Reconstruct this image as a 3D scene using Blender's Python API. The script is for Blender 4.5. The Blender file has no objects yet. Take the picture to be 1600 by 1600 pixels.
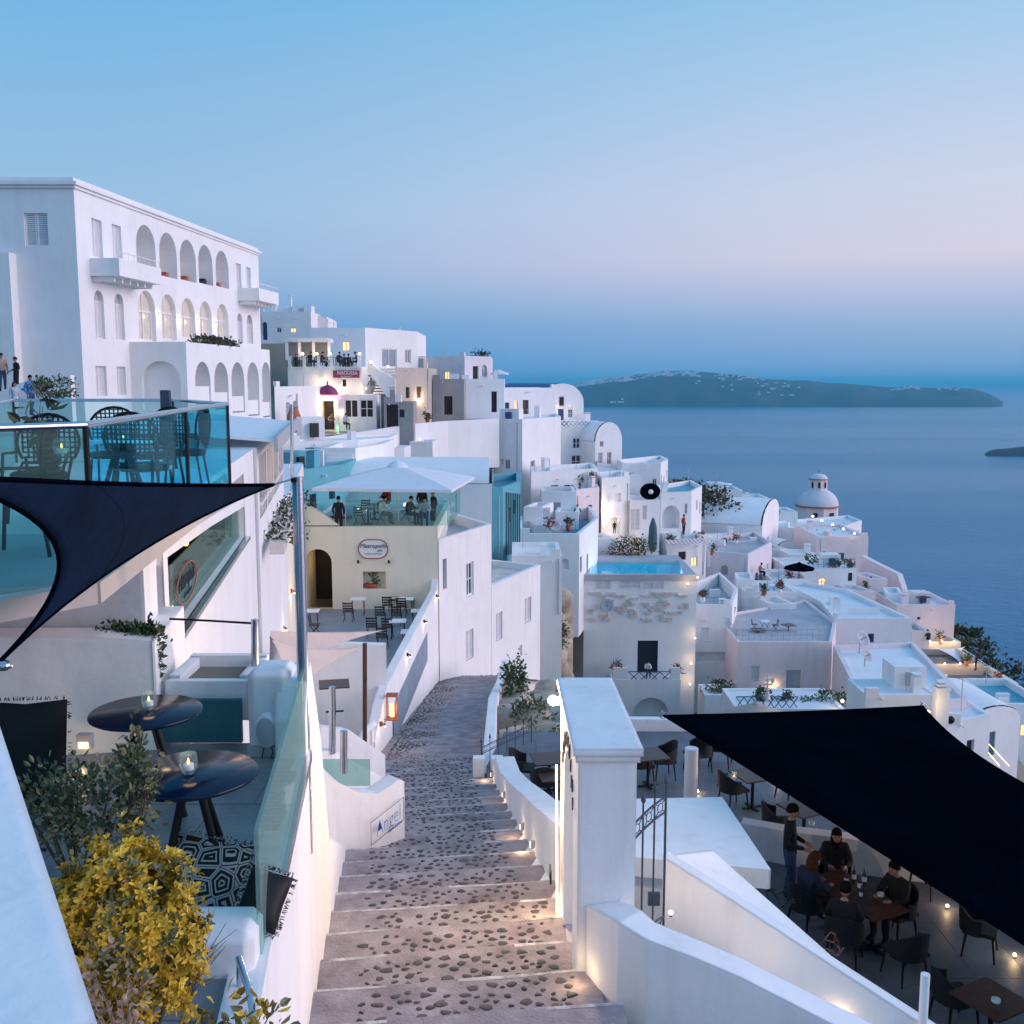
import bpy, bmesh, math, random
from mathutils import Vector as V, Matrix as MX
R = math.radians
rnd = random.Random(7)
SC = bpy.context.scene
COL = SC.collection
# ---------------------------------------------------------------- camera, sky, sun, exposure
PITCH = math.atan(203/1600.0)
CP, SP = math.cos(PITCH), math.sin(PITCH)
cam_d = bpy.data.cameras.new('camera'); cam = bpy.data.objects.new('camera', cam_d); COL.objects.link(cam)
cam_d.sensor_width = 36; cam_d.lens = 36.0; cam_d.clip_start = .1; cam_d.clip_end = 400000
cam.rotation_euler = (math.pi/2-PITCH, 0, 0)
SC.camera = cam
SUN_AZ, SUN_EL = R(94), R(10)          # afterglow from the right (the sea side)
w = bpy.data.worlds.new('World'); SC.world = w; w.use_nodes = True
nt = w.node_tree; nt.nodes.clear()
def wn(t, **k):
    n = nt.nodes.new(t)
    for a, b in k.items(): setattr(n, a, b)
    return n
out = wn('ShaderNodeOutputWorld'); bg = wn('ShaderNodeBackground'); bg2 = wn('ShaderNodeBackground'); add = wn('ShaderNodeAddShader')
tc = wn('ShaderNodeTexCoord'); sep = wn('ShaderNodeSeparateXYZ')
nt.links.new(tc.outputs['Generated'], sep.inputs[0])
def s2l(c): return tuple(((v/255)/12.92 if v/255 <= .04045 else ((v/255+.055)/1.055)**2.4) for v in c)+(1,)
def ramp(stops):
    r = wn('ShaderNodeValToRGB'); e = r.color_ramp.elements; r.color_ramp.interpolation = 'EASE' if False else 'LINEAR'
    while len(e) < len(stops): e.new(.5)
    for i, (p, c) in enumerate(stops): e[i].position = p; e[i].color = s2l(c)
    return r
mp = wn('ShaderNodeMapRange'); mp.inputs[1].default_value = -.1; mp.inputs[2].default_value = .9
nt.links.new(sep.outputs[2], mp.inputs[0])
def el(d): return math.sin(R(d))+.1
# elevation ramps: away from the afterglow and towards it (belt of Venus over the sea)
rl = ramp([(0, (70,135,185)), (el(0), (78,150,206)), (el(3.0), (92,158,214)), (el(5.5), (140,178,220)), (el(9), (150,190,226)), (el(20), (108,177,226)), (el(60), (100,174,238))])
rr = ramp([(0, (90,140,185)), (el(0), (104,162,212)), (el(3.0), (150,178,220)), (el(6.5), (216,208,230)), (el(10), (205,212,234)), (el(20), (146,197,233)), (el(60), (116,182,240))])
mz = wn('ShaderNodeMapRange'); mz.interpolation_type = 'SMOOTHSTEP'; mz.inputs[1].default_value = -.45; mz.inputs[2].default_value = .5
nt.links.new(sep.outputs[0], mz.inputs[0])
mix = wn('ShaderNodeMix', data_type='RGBA')
nt.links.new(mp.outputs[0], rl.inputs[0]); nt.links.new(mp.outputs[0], rr.inputs[0])
nt.links.new(mz.outputs[0], mix.inputs[0]); nt.links.new(rl.outputs[0], mix.inputs[6]); nt.links.new(rr.outputs[0], mix.inputs[7])
nt.links.new(mix.outputs[2], bg.inputs[0]); bg.inputs[1].default_value = 1.0
sky = wn('ShaderNodeTexSky'); sky.sky_type = 'NISHITA'; sky.sun_disc = False
sky.sun_elevation = R(3); sky.sun_rotation = SUN_AZ; sky.altitude = 200
nt.links.new(sky.outputs[0], bg2.inputs[0]); bg2.inputs[1].default_value = .015
nt.links.new(bg.outputs[0], add.inputs[0]); nt.links.new(bg2.outputs[0], add.inputs[1]); nt.links.new(add.outputs[0], out.inputs[0])
sd = bpy.data.lights.new('sun', 'SUN'); sd.energy = 3.15; sd.angle = R(55); sd.color = (1, .76, .82)
so = bpy.data.objects.new('sun', sd); COL.objects.link(so)
sdir = V((math.sin(SUN_AZ)*math.cos(SUN_EL), math.cos(SUN_AZ)*math.cos(SUN_EL), math.sin(SUN_EL)))
so.rotation_euler = sdir.to_track_quat('Z', 'Y').to_euler(); so.location = (60, 0, 60)
vs = SC.view_settings; vs.view_transform = 'Standard'; vs.look = 'None'; vs.exposure = 0; vs.gamma = 1
# ---------------------------------------------------------------- pixel -> place
def ray(px, py):
    u, v = (px-800)/1600, (800-py)/1600
    d = CP+v*SP
    return V((u/d, 1, (v*CP-SP)/d))
def P(px, py, Y): return ray(px, py)*Y
def PZ(px, py, z):
    r = ray(px, py); return r*(z/r.z)
def ZAT(py, Y): return ray(800, py).z*Y
def XAT(px, py, Y): return ray(px, py).x*Y
# ---------------------------------------------------------------- mesh helpers
W = {}
class MB:
    def __init__(s): s.v = []; s.f = []; s.m = []; s.sm = []
    def add(s, vs, fs, mi=0, smooth=False):
        o = len(s.v); s.v += [V(p) for p in vs]
        for f in fs: s.f.append([i+o for i in f]); s.m.append(mi); s.sm.append(smooth)
        return s
    def quad(s, a, b, c, d, mi=0): return s.add([a, b, c, d], [(0, 1, 2, 3)], mi)
    def poly(s, pts, mi=0): return s.add(pts, [tuple(range(len(pts)))], mi)
    def box(s, c, sz, rz=0, mi=0, rx=0, ry=0):
        m = MX.Rotation(rz, 3, 'Z') @ MX.Rotation(ry, 3, 'Y') @ MX.Rotation(rx, 3, 'X'); c = V(c)
        x, y, z = sz[0]/2, sz[1]/2, sz[2]/2
        vs = [c+m @ V((i*x, j*y, k*z)) for k in (-1, 1) for j in (-1, 1) for i in (-1, 1)]
        return s.add(vs, [(0,2,3,1), (4,5,7,6), (0,1,5,4), (2,6,7,3), (0,4,6,2), (1,3,7,5)], mi)
    def prism(s, poly, z0, z1, mi=0):
        n = len(poly); f0 = (lambda i: z0[i]) if isinstance(z0, (list, tuple)) else (lambda i: z0); f1 = (lambda i: z1[i]) if isinstance(z1, (list, tuple)) else (lambda i: z1)
        vs = [V((p[0], p[1], f0(i))) for i, p in enumerate(poly)]+[V((p[0], p[1], f1(i))) for i, p in enumerate(poly)]
        fs = [tuple(range(n-1, -1, -1)), tuple(range(n, 2*n))]+[(i, (i+1) % n, n+(i+1) % n, n+i) for i in range(n)]
        return s.add(vs, fs, mi)
    def tube(s, pts, r, n=8, mi=0, cap=True):
        pts = [V(p) for p in pts]; rr = r if isinstance(r, (list, tuple)) else [r]*len(pts)
        vs = []; fs = []
        for i, p in enumerate(pts):
            t = (pts[min(i+1, len(pts)-1)]-pts[max(i-1, 0)]).normalized()
            a = t.orthogonal().normalized() if i == 0 else (a-t*a.dot(t)).normalized()
            b = t.cross(a)
            for k in range(n):
                th = 2*math.pi*k/n; vs.append(p+(a*math.cos(th)+b*math.sin(th))*rr[i])
        for i in range(len(pts)-1):
            for k in range(n): fs.append((i*n+k, i*n+(k+1) % n, (i+1)*n+(k+1) % n, (i+1)*n+k))
        s.add(vs, fs, mi, n > 5)
        if cap: s.add(vs[:n], [tuple(range(n-1, -1, -1))], mi); s.add(vs[-n:], [tuple(range(n))], mi)
        return s
    def lathe(s, c, prof, n=16, mi=0, smooth=True, sx=1, sy=1):
        c = V(c); vs = []; fs = []
        for r, z in prof:
            for k in range(n):
                th = 2*math.pi*k/n; vs.append(c+V((r*math.cos(th)*sx, r*math.sin(th)*sy, z)))
        for i in range(len(prof)-1):
            for k in range(n): fs.append((i*n+k, i*n+(k+1) % n, (i+1)*n+(k+1) % n, (i+1)*n+k))
        s.add(vs, fs, mi, smooth)
        if prof[0][0] > 1e-4: s.add(vs[:n], [tuple(range(n-1, -1, -1))], mi)
        if prof[-1][0] > 1e-4: s.add(vs[-n:], [tuple(range(n))], mi)
        return s
    def ball(s, c, r, n=10, mi=0, sc=(1, 1, 1)):
        k = max(4, n//2+1)
        return s.lathe(c, [(max(1e-5, r*math.sin(math.pi*i/k)), -r*sc[2]*math.cos(math.pi*i/k)) for i in range(k+1)], n, mi, True, sc[0], sc[1])
    def build(s, name, mat, parent=None, loc=None):
        base = V((0, 0, 0))
        if parent is not None: base = W[parent.name]
        elif loc is not None: base = V(loc)
        me = bpy.data.meshes.new(name)
        me.from_pydata([p-base for p in s.v], [], s.f)
        mats = mat if isinstance(mat, (list, tuple)) else [mat]
        for m in mats: me.materials.append(MT(m))
        if len(mats) > 1: me.polygons.foreach_set('material_index', s.m)
        me.polygons.foreach_set('use_smooth', s.sm)
        me.update()
        o = bpy.data.objects.new(name, me); COL.objects.link(o)
        if parent is not None: o.parent = parent
        else: o.location = base
        W[o.name] = base
        return o
def empty(name, loc, label=None, cat=None, group=None):
    o = bpy.data.objects.new(name, None); COL.objects.link(o); o.location = loc; o.empty_display_size = .2; W[o.name] = V(loc)
    if label: tag(o, label, cat, group)
    return o
def tag(o, label=None, cat=None, group=None, kind=None):
    if label: o['label'] = label
    if cat: o['category'] = cat
    if group: o['group'] = group
    if kind: o['kind'] = kind
    return o
KIDS = {}
def copy_tree(o, parent=None):
    c = o.copy(); COL.objects.link(c)
    if parent is not None: c.parent = parent
    for ch in list(o.children): copy_tree(ch, c)
    return c
def place(o, loc, rz=0, sc=1):
    o.location = loc; o.rotation_euler = (0, 0, rz); o.scale = (sc, sc, sc); return o
# ---------------------------------------------------------------- materials
MATS = {}
def MT(n): return MATS[n] if isinstance(n, str) else n
def mat(name, col, rough=.8, var=.08, nscale=2.0, bump=0., bscale=30., metal=0., spec=.5, emit=None, es=0., stain=0., bevel=0., col2=None, detail=4):
    m = bpy.data.materials.new(name); m.use_nodes = True; t = m.node_tree; b = t.nodes['Principled BSDF']; L = t.links.new
    b.inputs['Roughness'].default_value = rough; b.inputs['Metallic'].default_value = metal; b.inputs['Specular IOR Level'].default_value = spec
    c = V(col); b.inputs['Base Color'].default_value = (*col, 1)
    tcn = t.nodes.new('ShaderNodeTexCoord')
    if var > 0 or col2:
        n = t.nodes.new('ShaderNodeTexNoise'); n.inputs['Scale'].default_value = nscale; n.inputs['Detail'].default_value = detail; n.inputs['Roughness'].default_value = .62
        L(tcn.outputs['Object'], n.inputs['Vector'])
        r = t.nodes.new('ShaderNodeValToRGB'); r.color_ramp.elements[0].position = .3; r.color_ramp.elements[1].position = .7
        a_ = c*(1-var); b_ = V([min(1, x) for x in c*(1+var)]) if col2 is None else V(col2)
        r.color_ramp.elements[0].color = (*a_, 1); r.color_ramp.elements[1].color = (*b_, 1)
        L(n.outputs['Fac'], r.inputs[0]); src = r.outputs[0]
        if stain > 0:
            mpn = t.nodes.new('ShaderNodeMapping'); mpn.inputs['Scale'].default_value = (2.2, 2.2, .28); L(tcn.outputs['Object'], mpn.inputs[0])
            n2 = t.nodes.new('ShaderNodeTexNoise'); n2.inputs['Scale'].default_value = 1.1; n2.inputs['Detail'].default_value = 7; n2.inputs['Roughness'].default_value = .7; L(mpn.outputs[0], n2.inputs['Vector'])
            r2 = t.nodes.new('ShaderNodeValToRGB'); r2.color_ramp.elements[0].position = .5; r2.color_ramp.elements[1].position = .78
            r2.color_ramp.elements[0].color = (1, 1, 1, 1); r2.color_ramp.elements[1].color = (1-stain, 1-stain*1.06, 1-stain*1.15, 1)
            L(n2.outputs['Fac'], r2.inputs[0])
            mx = t.nodes.new('ShaderNodeMix'); mx.data_type = 'RGBA'; mx.blend_type = 'MULTIPLY'; mx.inputs[0].default_value = 1
            L(src, mx.inputs[6]); L(r2.outputs[0], mx.inputs[7]); src = mx.outputs[2]
        L(src, b.inputs['Base Color'])
    nrm = None
    if bevel > 0:
        bv = t.nodes.new('ShaderNodeBevel'); bv.samples = 4; bv.inputs['Radius'].default_value = bevel; nrm = bv.outputs[0]
    if bump > 0:
        n3 = t.nodes.new('ShaderNodeTexNoise'); n3.inputs['Scale'].default_value = bscale; n3.inputs['Detail'].default_value = 5; L(tcn.outputs['Object'], n3.inputs['Vector'])
        bp = t.nodes.new('ShaderNodeBump'); bp.inputs['Strength'].default_value = bump; bp.inputs['Distance'].default_value = .02; L(n3.outputs['Fac'], bp.inputs['Height'])
        if nrm: L(nrm, bp.inputs['Normal'])
        nrm = bp.outputs[0]
    if nrm: L(nrm, b.inputs['Normal'])
    if emit: b.inputs['Emission Color'].default_value = (*emit, 1); b.inputs['Emission Strength'].default_value = es
    MATS[name] = m; return m
mat('stucco', (.81, .81, .81), .85, .04, .7, .6, 4.5, stain=.14, bevel=.06)
mat('stucco_far', (.81, .81, .81), .85, .05, .35, .6, 2.2, stain=.09)
mat('stucco_pink', (.83, .70, .70), .85, .05, .5, .3, 5, stain=.14)
mat('stucco_lav', (.70, .66, .70), .85, .06, .5, .3, 5, stain=.15)
mat('stucco_cream', (.83, .77, .62), .85, .04, .5, .3, 7, stain=.1)
mat('stucco_beige', (.50, .44, .38), .85, .08, .6, .3, 6, stain=.16)
mat('stucco_grey', (.33, .32, .33), .85, .08, .6, .3, 6, stain=.16)
mat('roof_white', (.74, .75, .77), .8, .08, .4, .3, 4)
mat('roof_grey', (.42, .42, .45), .85, .12, .6, .3, 6)
mat('roof_teal', (.08, .24, .32), .7, .12, .8)
mat('teal_paint', (.10, .38, .46), .6, .08, .8)
mat('vault_blue', (.04, .12, .26), .55, .1, .8)
mat('rock', (.40, .33, .26), .95, .35, 1.1, 1., 3, col2=(.58, .50, .40), detail=9)
mat('stone_tan', (.62, .53, .47), .95, .2, 2.2, .8, 9, col2=(.77, .73, .70), detail=8)
mat('earth', (.20, .16, .12), .95, .3, .08, .8, 2, col2=(.33, .29, .23), detail=9)
mat('cement', (.24, .20, .215), .9, .22, 2.2, 1., 30, col2=(.43, .375, .395), detail=10)
mat('step_edge', (.34, .29, .28), .9, .3, 7, .6, 30, col2=(.72, .71, .71), detail=9)
mat('pebble', (.05, .043, .046), .5, .4, 3, .4, 40, col2=(.12, .10, .10))
mat('slate', (.13, .155, .165), .38, .25, 1.6, .25, 22, col2=(.24, .27, .28), detail=8)
mat('paving', (.095, .105, .13), .5, .15, 1.2, .25, 14, col2=(.15, .16, .19))
mat('paving_blue', (.20, .26, .33), .5, .12, 1.2)
mat('navy_sail', (.0025, .014, .042), .95, .3, 1.6, .5, 9, spec=.1)
mat('black_sail', (.0014, .0024, .0052), .95, .35, .9, .5, 7, spec=.0)
mat('beige_sail', (.66, .52, .44), .9, .06, 2, .2, 120)
mat('canvas', (.74, .74, .77), .9, .04, 2, .2, 60)
mat('steel', (.55, .55, .58), .22, .05, 4, metal=1.)
mat('iron', (.035, .05, .075), .5, .1, 6)
mat('black', (.006, .006, .007), .55, .1, 8, spec=.3)
mat('black_gloss', (.004, .010, .030), .16, 0, spec=.28)
mat('wicker', (.007, .008, .010), .7, .3, 40, .6, 160)
mat('wood_brown', (.085, .032, .02), .4, .3, 9, .2, 40)
mat('wood_dark', (.02, .014, .012), .5, .2, 9)
mat('white_paint', (.78, .78, .80), .5, .03, 3)
mat('grey_paint', (.42, .43, .46), .6, .05, 3)
mat('blue_paint', (.02, .05, .16), .5, .08, 4)
mat('navy_paint', (.008, .012, .03), .5, .08, 4)
mat('teal_door', (.03, .14, .17), .5, .08, 4)
mat('pane', (.035, .05, .075), .06, 0, spec=.7)
mat('pane_pale', (.30, .36, .42), .1, .15, 1.5, spec=.7)
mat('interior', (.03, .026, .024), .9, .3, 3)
mat('lit_pane', (.6, .45, .25), .4, 0, emit=(1, .62, .25), es=1.3)
mat('lit_soft', (.7, .6, .4), .5, 0, emit=(1, .72, .38), es=.55)
mat('bulb', (1, .9, .7), .4, 0, emit=(1, .66, .32), es=3.2)
mat('flame', (1, .6, .2), .4, 0, emit=(1, .5, .15), es=4)
mat('pink_lamp', (.8, .2, .4), .4, 0, emit=(1, .35, .45), es=1.6)
mat('terracotta', (.38, .12, .06), .8, .15, 5)
mat('red_pot', (.42, .06, .04), .6, .12, 5)
mat('magenta', (.22, .03, .11), .6, .1, 5)
mat('leaf_dark', (.030, .050, .022), .55, .5, 3, col2=(.10, .13, .055))
mat('leaf_green', (.035, .085, .022), .5, .5, 3, col2=(.09, .17, .04))
mat('leaf_sage', (.085, .10, .050), .5, .5, 7, col2=(.27, .27, .13))
mat('leaf_yellow', (.55, .33, .012), .5, .4, 7, col2=(.85, .60, .06))
mat('leaf_olive', (.10, .09, .02), .5, .4, 7, col2=(.34, .25, .03))
mat('scrub', (.035, .035, .018), .9, .4, .8, col2=(.09, .075, .04))
mat('stem', (.10, .07, .05), .8, .2, 8)
mat('dry_stem', (.36, .27, .2), .8, .2, 8)
mat('flower', (.45, .04, .03), .6, .2, 5)
mat('ceramic', (.75, .75, .76), .3, 0)
mat('straw', (.42, .35, .29), .9, .25, 14, .8, 60)
mat('island', (.022, .027, .03), .95, .3, .004, 1., .012, col2=(.075, .07, .065), detail=12)
mat('skin', (.42, .24, .17), .6, .06, 8)
mat('hair', (.010, .008, .007), .85, .3, 30, .5, 120, spec=.1)
mat('hair_grey', (.25, .22, .2), .6, .2, 20)
mat('hair_red', (.10, .035, .015), .85, .3, 30, .5, 120, spec=.1)
for nm, c in dict(c_black=(.012, .012, .014), c_navy=(.015, .022, .05), c_denim=(.035, .06, .13), c_blue=(.06, .20, .50), c_light=(.42, .50, .62), c_white=(.68, .68, .70), c_red=(.32, .04, .04), c_grey=(.14, .14, .15), c_tan=(.36, .27, .2)).items():
    mat(nm, c, .9, .15, 12, .2, 60)
def glassmat(name, tint, rough=.02, fres=1.35, milk=0., gl_=.4):
    m = bpy.data.materials.new(name); m.use_nodes = True; t = m.node_tree; t.nodes.clear(); L = t.links.new
    o = t.nodes.new('ShaderNodeOutputMaterial'); tr = t.nodes.new('ShaderNodeBsdfTransparent'); gl = t.nodes.new('ShaderNodeBsdfGlossy'); mx = t.nodes.new('ShaderNodeMixShader'); fr = t.nodes.new('ShaderNodeFresnel')
    tr.inputs[0].default_value = (*tint, 1); gl.inputs['Roughness'].default_value = rough; fr.inputs[0].default_value = fres
    ml = t.nodes.new('ShaderNodeMath'); ml.operation = 'MULTIPLY'; ml.inputs[1].default_value = gl_; L(fr.outputs[0], ml.inputs[0]); L(ml.outputs[0], mx.inputs[0]); L(tr.outputs[0], mx.inputs[1]); L(gl.outputs[0], mx.inputs[2])
    if milk:
        df = t.nodes.new('ShaderNodeBsdfDiffuse'); df.inputs[0].default_value = (.45, .66, .62, 1); m2 = t.nodes.new('ShaderNodeMixShader'); m2.inputs[0].default_value = milk
        L(mx.outputs[0], m2.inputs[1]); L(df.outputs[0], m2.inputs[2]); L(m2.outputs[0], o.inputs[0])
    else: L(mx.outputs[0], o.inputs[0])
    MATS[name] = m
glassmat('glass_teal', (.38, .88, .95), gl_=.15)
glassmat('glass_green', (.62, .80, .76), milk=.06)
glassmat('glass_pale', (.80, .95, .95), milk=.05, gl_=.3)
glassmat('glass_clear', (.86, .92, .94), milk=.12)
glassmat('glass_frost', (.62, .80, .77), milk=.22)
glassmat('pool_water', (.62, .93, .97), .03, 1.33)
# the sea: dark water, small waves, slick bands
def sea_mat():
    m = bpy.data.materials.new('sea'); m.use_nodes = True; t = m.node_tree; b = t.nodes['Principled BSDF']; L = t.links.new
    b.inputs['Base Color'].default_value = (.004, .165, .30, 1); b.inputs['Specular IOR Level'].default_value = .2; b.inputs['IOR'].default_value = 1.33
    tcn = t.nodes.new('ShaderNodeTexCoord'); g = t.nodes.new('ShaderNodeNewGeometry')
    mpn = t.nodes.new('ShaderNodeMapping'); mpn.inputs['Scale'].default_value = (.045, .045, .045); L(g.outputs['Position'], mpn.inputs[0])
    n = t.nodes.new('ShaderNodeTexNoise'); n.inputs['Scale'].default_value = 1.6; n.inputs['Detail'].default_value = 6; n.inputs['Roughness'].default_value = .6; L(mpn.outputs[0], n.inputs['Vector'])
    m2 = t.nodes.new('ShaderNodeMapping'); m2.inputs['Scale'].default_value = (.0004, .0026, .001); m2.inputs['Rotation'].default_value = (0, 0, .12); L(g.outputs['Position'], m2.inputs[0])
    n2 = t.nodes.new('ShaderNodeTexNoise'); n2.inputs['Scale'].default_value = 1; n2.inputs['Detail'].default_value = 5; L(m2.outputs[0], n2.inputs['Vector'])
    r = t.nodes.new('ShaderNodeMapRange'); r.inputs[1].default_value = .35; r.inputs[2].default_value = .7; r.inputs[3].default_value = .35; r.inputs[4].default_value = 1.; L(n2.outputs['Fac'], r.inputs[0])
    bp = t.nodes.new('ShaderNodeBump'); bp.inputs['Distance'].default_value = 5.; L(n.outputs['Fac'], bp.inputs['Height']); L(r.outputs[0], bp.inputs['Strength'])
    L(bp.outputs[0], b.inputs['Normal']); b.inputs['Roughness'].default_value = .22
    MATS['sea'] = m
sea_mat()
def leaf_pattern():
    m = bpy.data.materials.new('leaf_cloth'); m.use_nodes = True; t = m.node_tree; b = t.nodes['Principled BSDF']; L = t.links.new
    tcn = t.nodes.new('ShaderNodeTexCoord'); mpn = t.nodes.new('ShaderNodeMapping'); mpn.inputs['Scale'].default_value = (8, 8, 8); L(tcn.outputs['Object'], mpn.inputs[0])
    vo = t.nodes.new('ShaderNodeTexVoronoi'); vo.feature = 'DISTANCE_TO_EDGE'; vo.inputs['Scale'].default_value = 1.; vo.inputs['Randomness'].default_value = .45; L(mpn.outputs[0], vo.inputs['Vector'])
    wv = t.nodes.new('ShaderNodeMath'); wv.operation = 'MULTIPLY'; wv.inputs[1].default_value = 34; L(vo.outputs['Distance'], wv.inputs[0])
    sn = t.nodes.new('ShaderNodeMath'); sn.operation = 'SINE'; L(wv.outputs[0], sn.inputs[0])
    r = t.nodes.new('ShaderNodeValToRGB'); r.color_ramp.elements[0].position = .45; r.color_ramp.elements[1].position = .55; r.color_ramp.elements[0].color = (.01, .01, .012, 1); r.color_ramp.elements[1].color = (.46, .42, .42, 1)
    L(sn.outputs[0], r.inputs[0]); L(r.outputs[0], b.inputs['Base Color']); b.inputs['Roughness'].default_value = .9
    MATS['leaf_cloth'] = m
leaf_pattern()
def warm_light(loc, power, parent=None, rad=.05, col=(1, .66, .34)):
    d = bpy.data.lights.new('lamp_light', 'POINT'); d.energy = power; d.color = col; d.shadow_soft_size = rad
    o = bpy.data.objects.new('lamp_light', d); COL.objects.link(o)
    o.location = V(loc)-(W[parent.name] if parent is not None else V((0, 0, 0)))
    if parent is not None: o.parent = parent
    return o
# ---------------------------------------------------------------- body meshes (evaluated first, while the scene is empty)
def body_mesh(key, J, bones, rad, head, face_dir, hands):
    me = bpy.data.meshes.new('tmp'); names = list(J); ix = {n: i for i, n in enumerate(names)}
    me.from_pydata([J[n] for n in names], [(ix[a], ix[b]) for a, b, _ in bones], [])
    o = bpy.data.objects.new('tmp', me); COL.objects.link(o)
    sk = o.modifiers.new('s', 'SKIN'); sk.use_smooth_shade = True
    for i, n in enumerate(names):
        r = rad[n]; me.skin_vertices[0].data[i].radius = r if isinstance(r, tuple) else (r, r)
    me.skin_vertices[0].data[ix['pelvis']].use_root = True
    o.modifiers.new('d', 'SUBSURF').levels = 2
    dg = bpy.context.evaluated_depsgraph_get(); ev = o.evaluated_get(dg); em = ev.to_mesh()
    mb = MB(); vs = [v.co.copy() for v in em.vertices]; off = 0
    for p in em.polygons:
        c = p.center; best = None
        for a, b, tg in bones:
            A, B = V(J[a]), V(J[b]); t = max(0, min(1, (c-A).dot(B-A)/max(1e-6, (B-A).length_squared)))
            d = (c-A.lerp(B, t)).length
            if tg == 0 and c.z < J['neck'][2]+.035: continue
            if best is None or d < best[0]: best = (d, tg)
        mb.f.append(list(p.vertices)); mb.m.append(best[1]); mb.sm.append(True)
    mb.v = vs
    ev.to_mesh_clear(); bpy.data.objects.remove(o); bpy.data.meshes.remove(me)
    # head with brow, nose, ears, chin
    h = V(head); f = V(face_dir).normalized(); sd_ = f.cross(V((0, 0, 1)))
    mb.ball(h, .1, 12, 0, (.78, .95, 1.2)); mb.ball(h+f*.03-V((0, 0, .055)), .066, 8, 0, (.9, .95, .9))
    mb.tube([h+f*.088+V((0, 0, .012)), h+f*.112-V((0, 0, .022)), h+f*.09-V((0, 0, .03))], [.008, .015, .01], 6, 0)
    for q in (-1, 1):
        mb.ball(h+sd_*.078*q-V((0, 0, .01)), .026, 6, 0, (.5, .7, 1.1)); mb.ball(h+f*.083+sd_*.032*q+V((0, 0, .012)), .011, 6, 3)
    mb.box(h+f*.092-V((0, 0, .056)), (.04, .012, .008), math.atan2(sd_.y, sd_.x), 4)
    for wr, dr, sg in hands:      # palm, four unequal bent fingers, thumb off the side
        wr = V(wr); dr = V(dr).normalized(); sx = dr.cross(V((0, 0, 1))); sx = sx.normalized() if sx.length > .05 else V((0, 1, 0)); nn = sx.cross(dr)
        mb.tube([wr-dr*.02, wr+dr*.03, wr+dr*.085], [.024, .036, .034], 7, 0)
        for k, ln in enumerate((.062, .075, .07, .052)):
            b0 = wr+dr*.08+sx*(k-1.5)*.018; mb.tube([b0, b0+dr*ln*.55-nn*.008, b0+dr*ln*.85-nn*.035], [.0095, .009, .007], 5, 0)
        b0 = wr+dr*.03+sx*.032*sg; mb.tube([b0, b0+dr*.03+sx*.024*sg-nn*.01, b0+dr*.06+sx*.02*sg-nn*.025], [.012, .011, .008], 5, 0)
    m = bpy.data.meshes.new('body_'+key)
    m.from_pydata(mb.v, [], mb.f); 
    for k in ('skin', 'c_black', 'c_denim', 'black', 'c_red'): m.materials.append(MT(k))
    m.polygons.foreach_set('material_index', mb.m); m.polygons.foreach_set('use_smooth', mb.sm); m.update()
    return m, h, f
def pose(kind):
    J = {}; T, A_, Lg, S_, N = 1, 1, 2, 3, 0
    if kind in ('stand', 'walk', 'lean'):
        dx = 0
        J.update(pelvis=(0, 0, .96), spine=(0, .01, 1.14), chest=(0, .02, 1.32), neck=(0, .01, 1.46), nk2=(0, -.005, 1.54))
        for q, s in ((-1, 'l'), (1, 'r')):
            J['sh'+s] = (.17*q, .02, 1.41); st = .16*q if kind == 'walk' else (.03*q if kind == 'lean' else .0)
            J['el'+s] = (.25*q, .06, 1.15); J['wr'+s] = ((.22*q, -.08, .93) if kind != 'lean' else (.12*q, -.24, 1.06))
            J['hp'+s] = (.09*q, 0, .9); J['kn'+s] = (.10*q, -.03+st*.6, .5); J['an'+s] = (.11*q, .03+st*1.5, .09); J['to'+s] = (.13*q, -.13+st*1.5, .035)
        head = (0, -.02, 1.64); fd = (0, -1, -.05)
    else:
        b = .07 if kind == 'sit' else -.06
        J.update(pelvis=(0, .05, .53), spine=(0, .08, .70), chest=(0, .08-b, .88), neck=(0, .06-b*1.3, 1.02), nk2=(0, .03-b*1.4, 1.10))
        for q, s in ((-1, 'l'), (1, 'r')):
            J['sh'+s] = (.17*q, .07-b, .97); J['el'+s] = (.25*q, -.04-b, .74); J['wr'+s] = (.13*q, -.28-b*.5, .74)
            J['hp'+s] = (.09*q, .02, .52); J['kn'+s] = (.12*q, -.40, .5); J['an'+s] = (.12*q, -.36, .09); J['to'+s] = (.13*q, -.52, .035)
        head = (0, .0-b*1.4, 1.2); fd = (0, -1, -.12)
    bones = [('pelvis', 'spine', T), ('spine', 'chest', T), ('chest', 'neck', T), ('neck', 'nk2', N)]
    for s in 'lr': bones += [('chest', 'sh'+s, T), ('sh'+s, 'el'+s, T), ('el'+s, 'wr'+s, T), ('pelvis', 'hp'+s, Lg), ('hp'+s, 'kn'+s, Lg), ('kn'+s, 'an'+s, Lg), ('an'+s, 'to'+s, S_)]
    rad = dict(pelvis=(.17, .13), spine=(.155, .12), chest=(.175, .13), neck=.066, nk2=.052)
    for s in 'lr': rad.update({'sh'+s: .082, 'el'+s: .056, 'wr'+s: .034, 'hp'+s: .11, 'kn'+s: .074, 'an'+s: .05, 'to'+s: .034})
    hands = [(J['wr'+s], V(J['wr'+s])-V(J['el'+s]), -1 if s == 'r' else 1) for s in 'lr']
    return body_mesh(kind, J, bones, rad, head, fd, hands)
BODY = {k: pose(k) for k in ('stand', 'walk', 'lean', 'sit', 'sitlean')}
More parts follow.
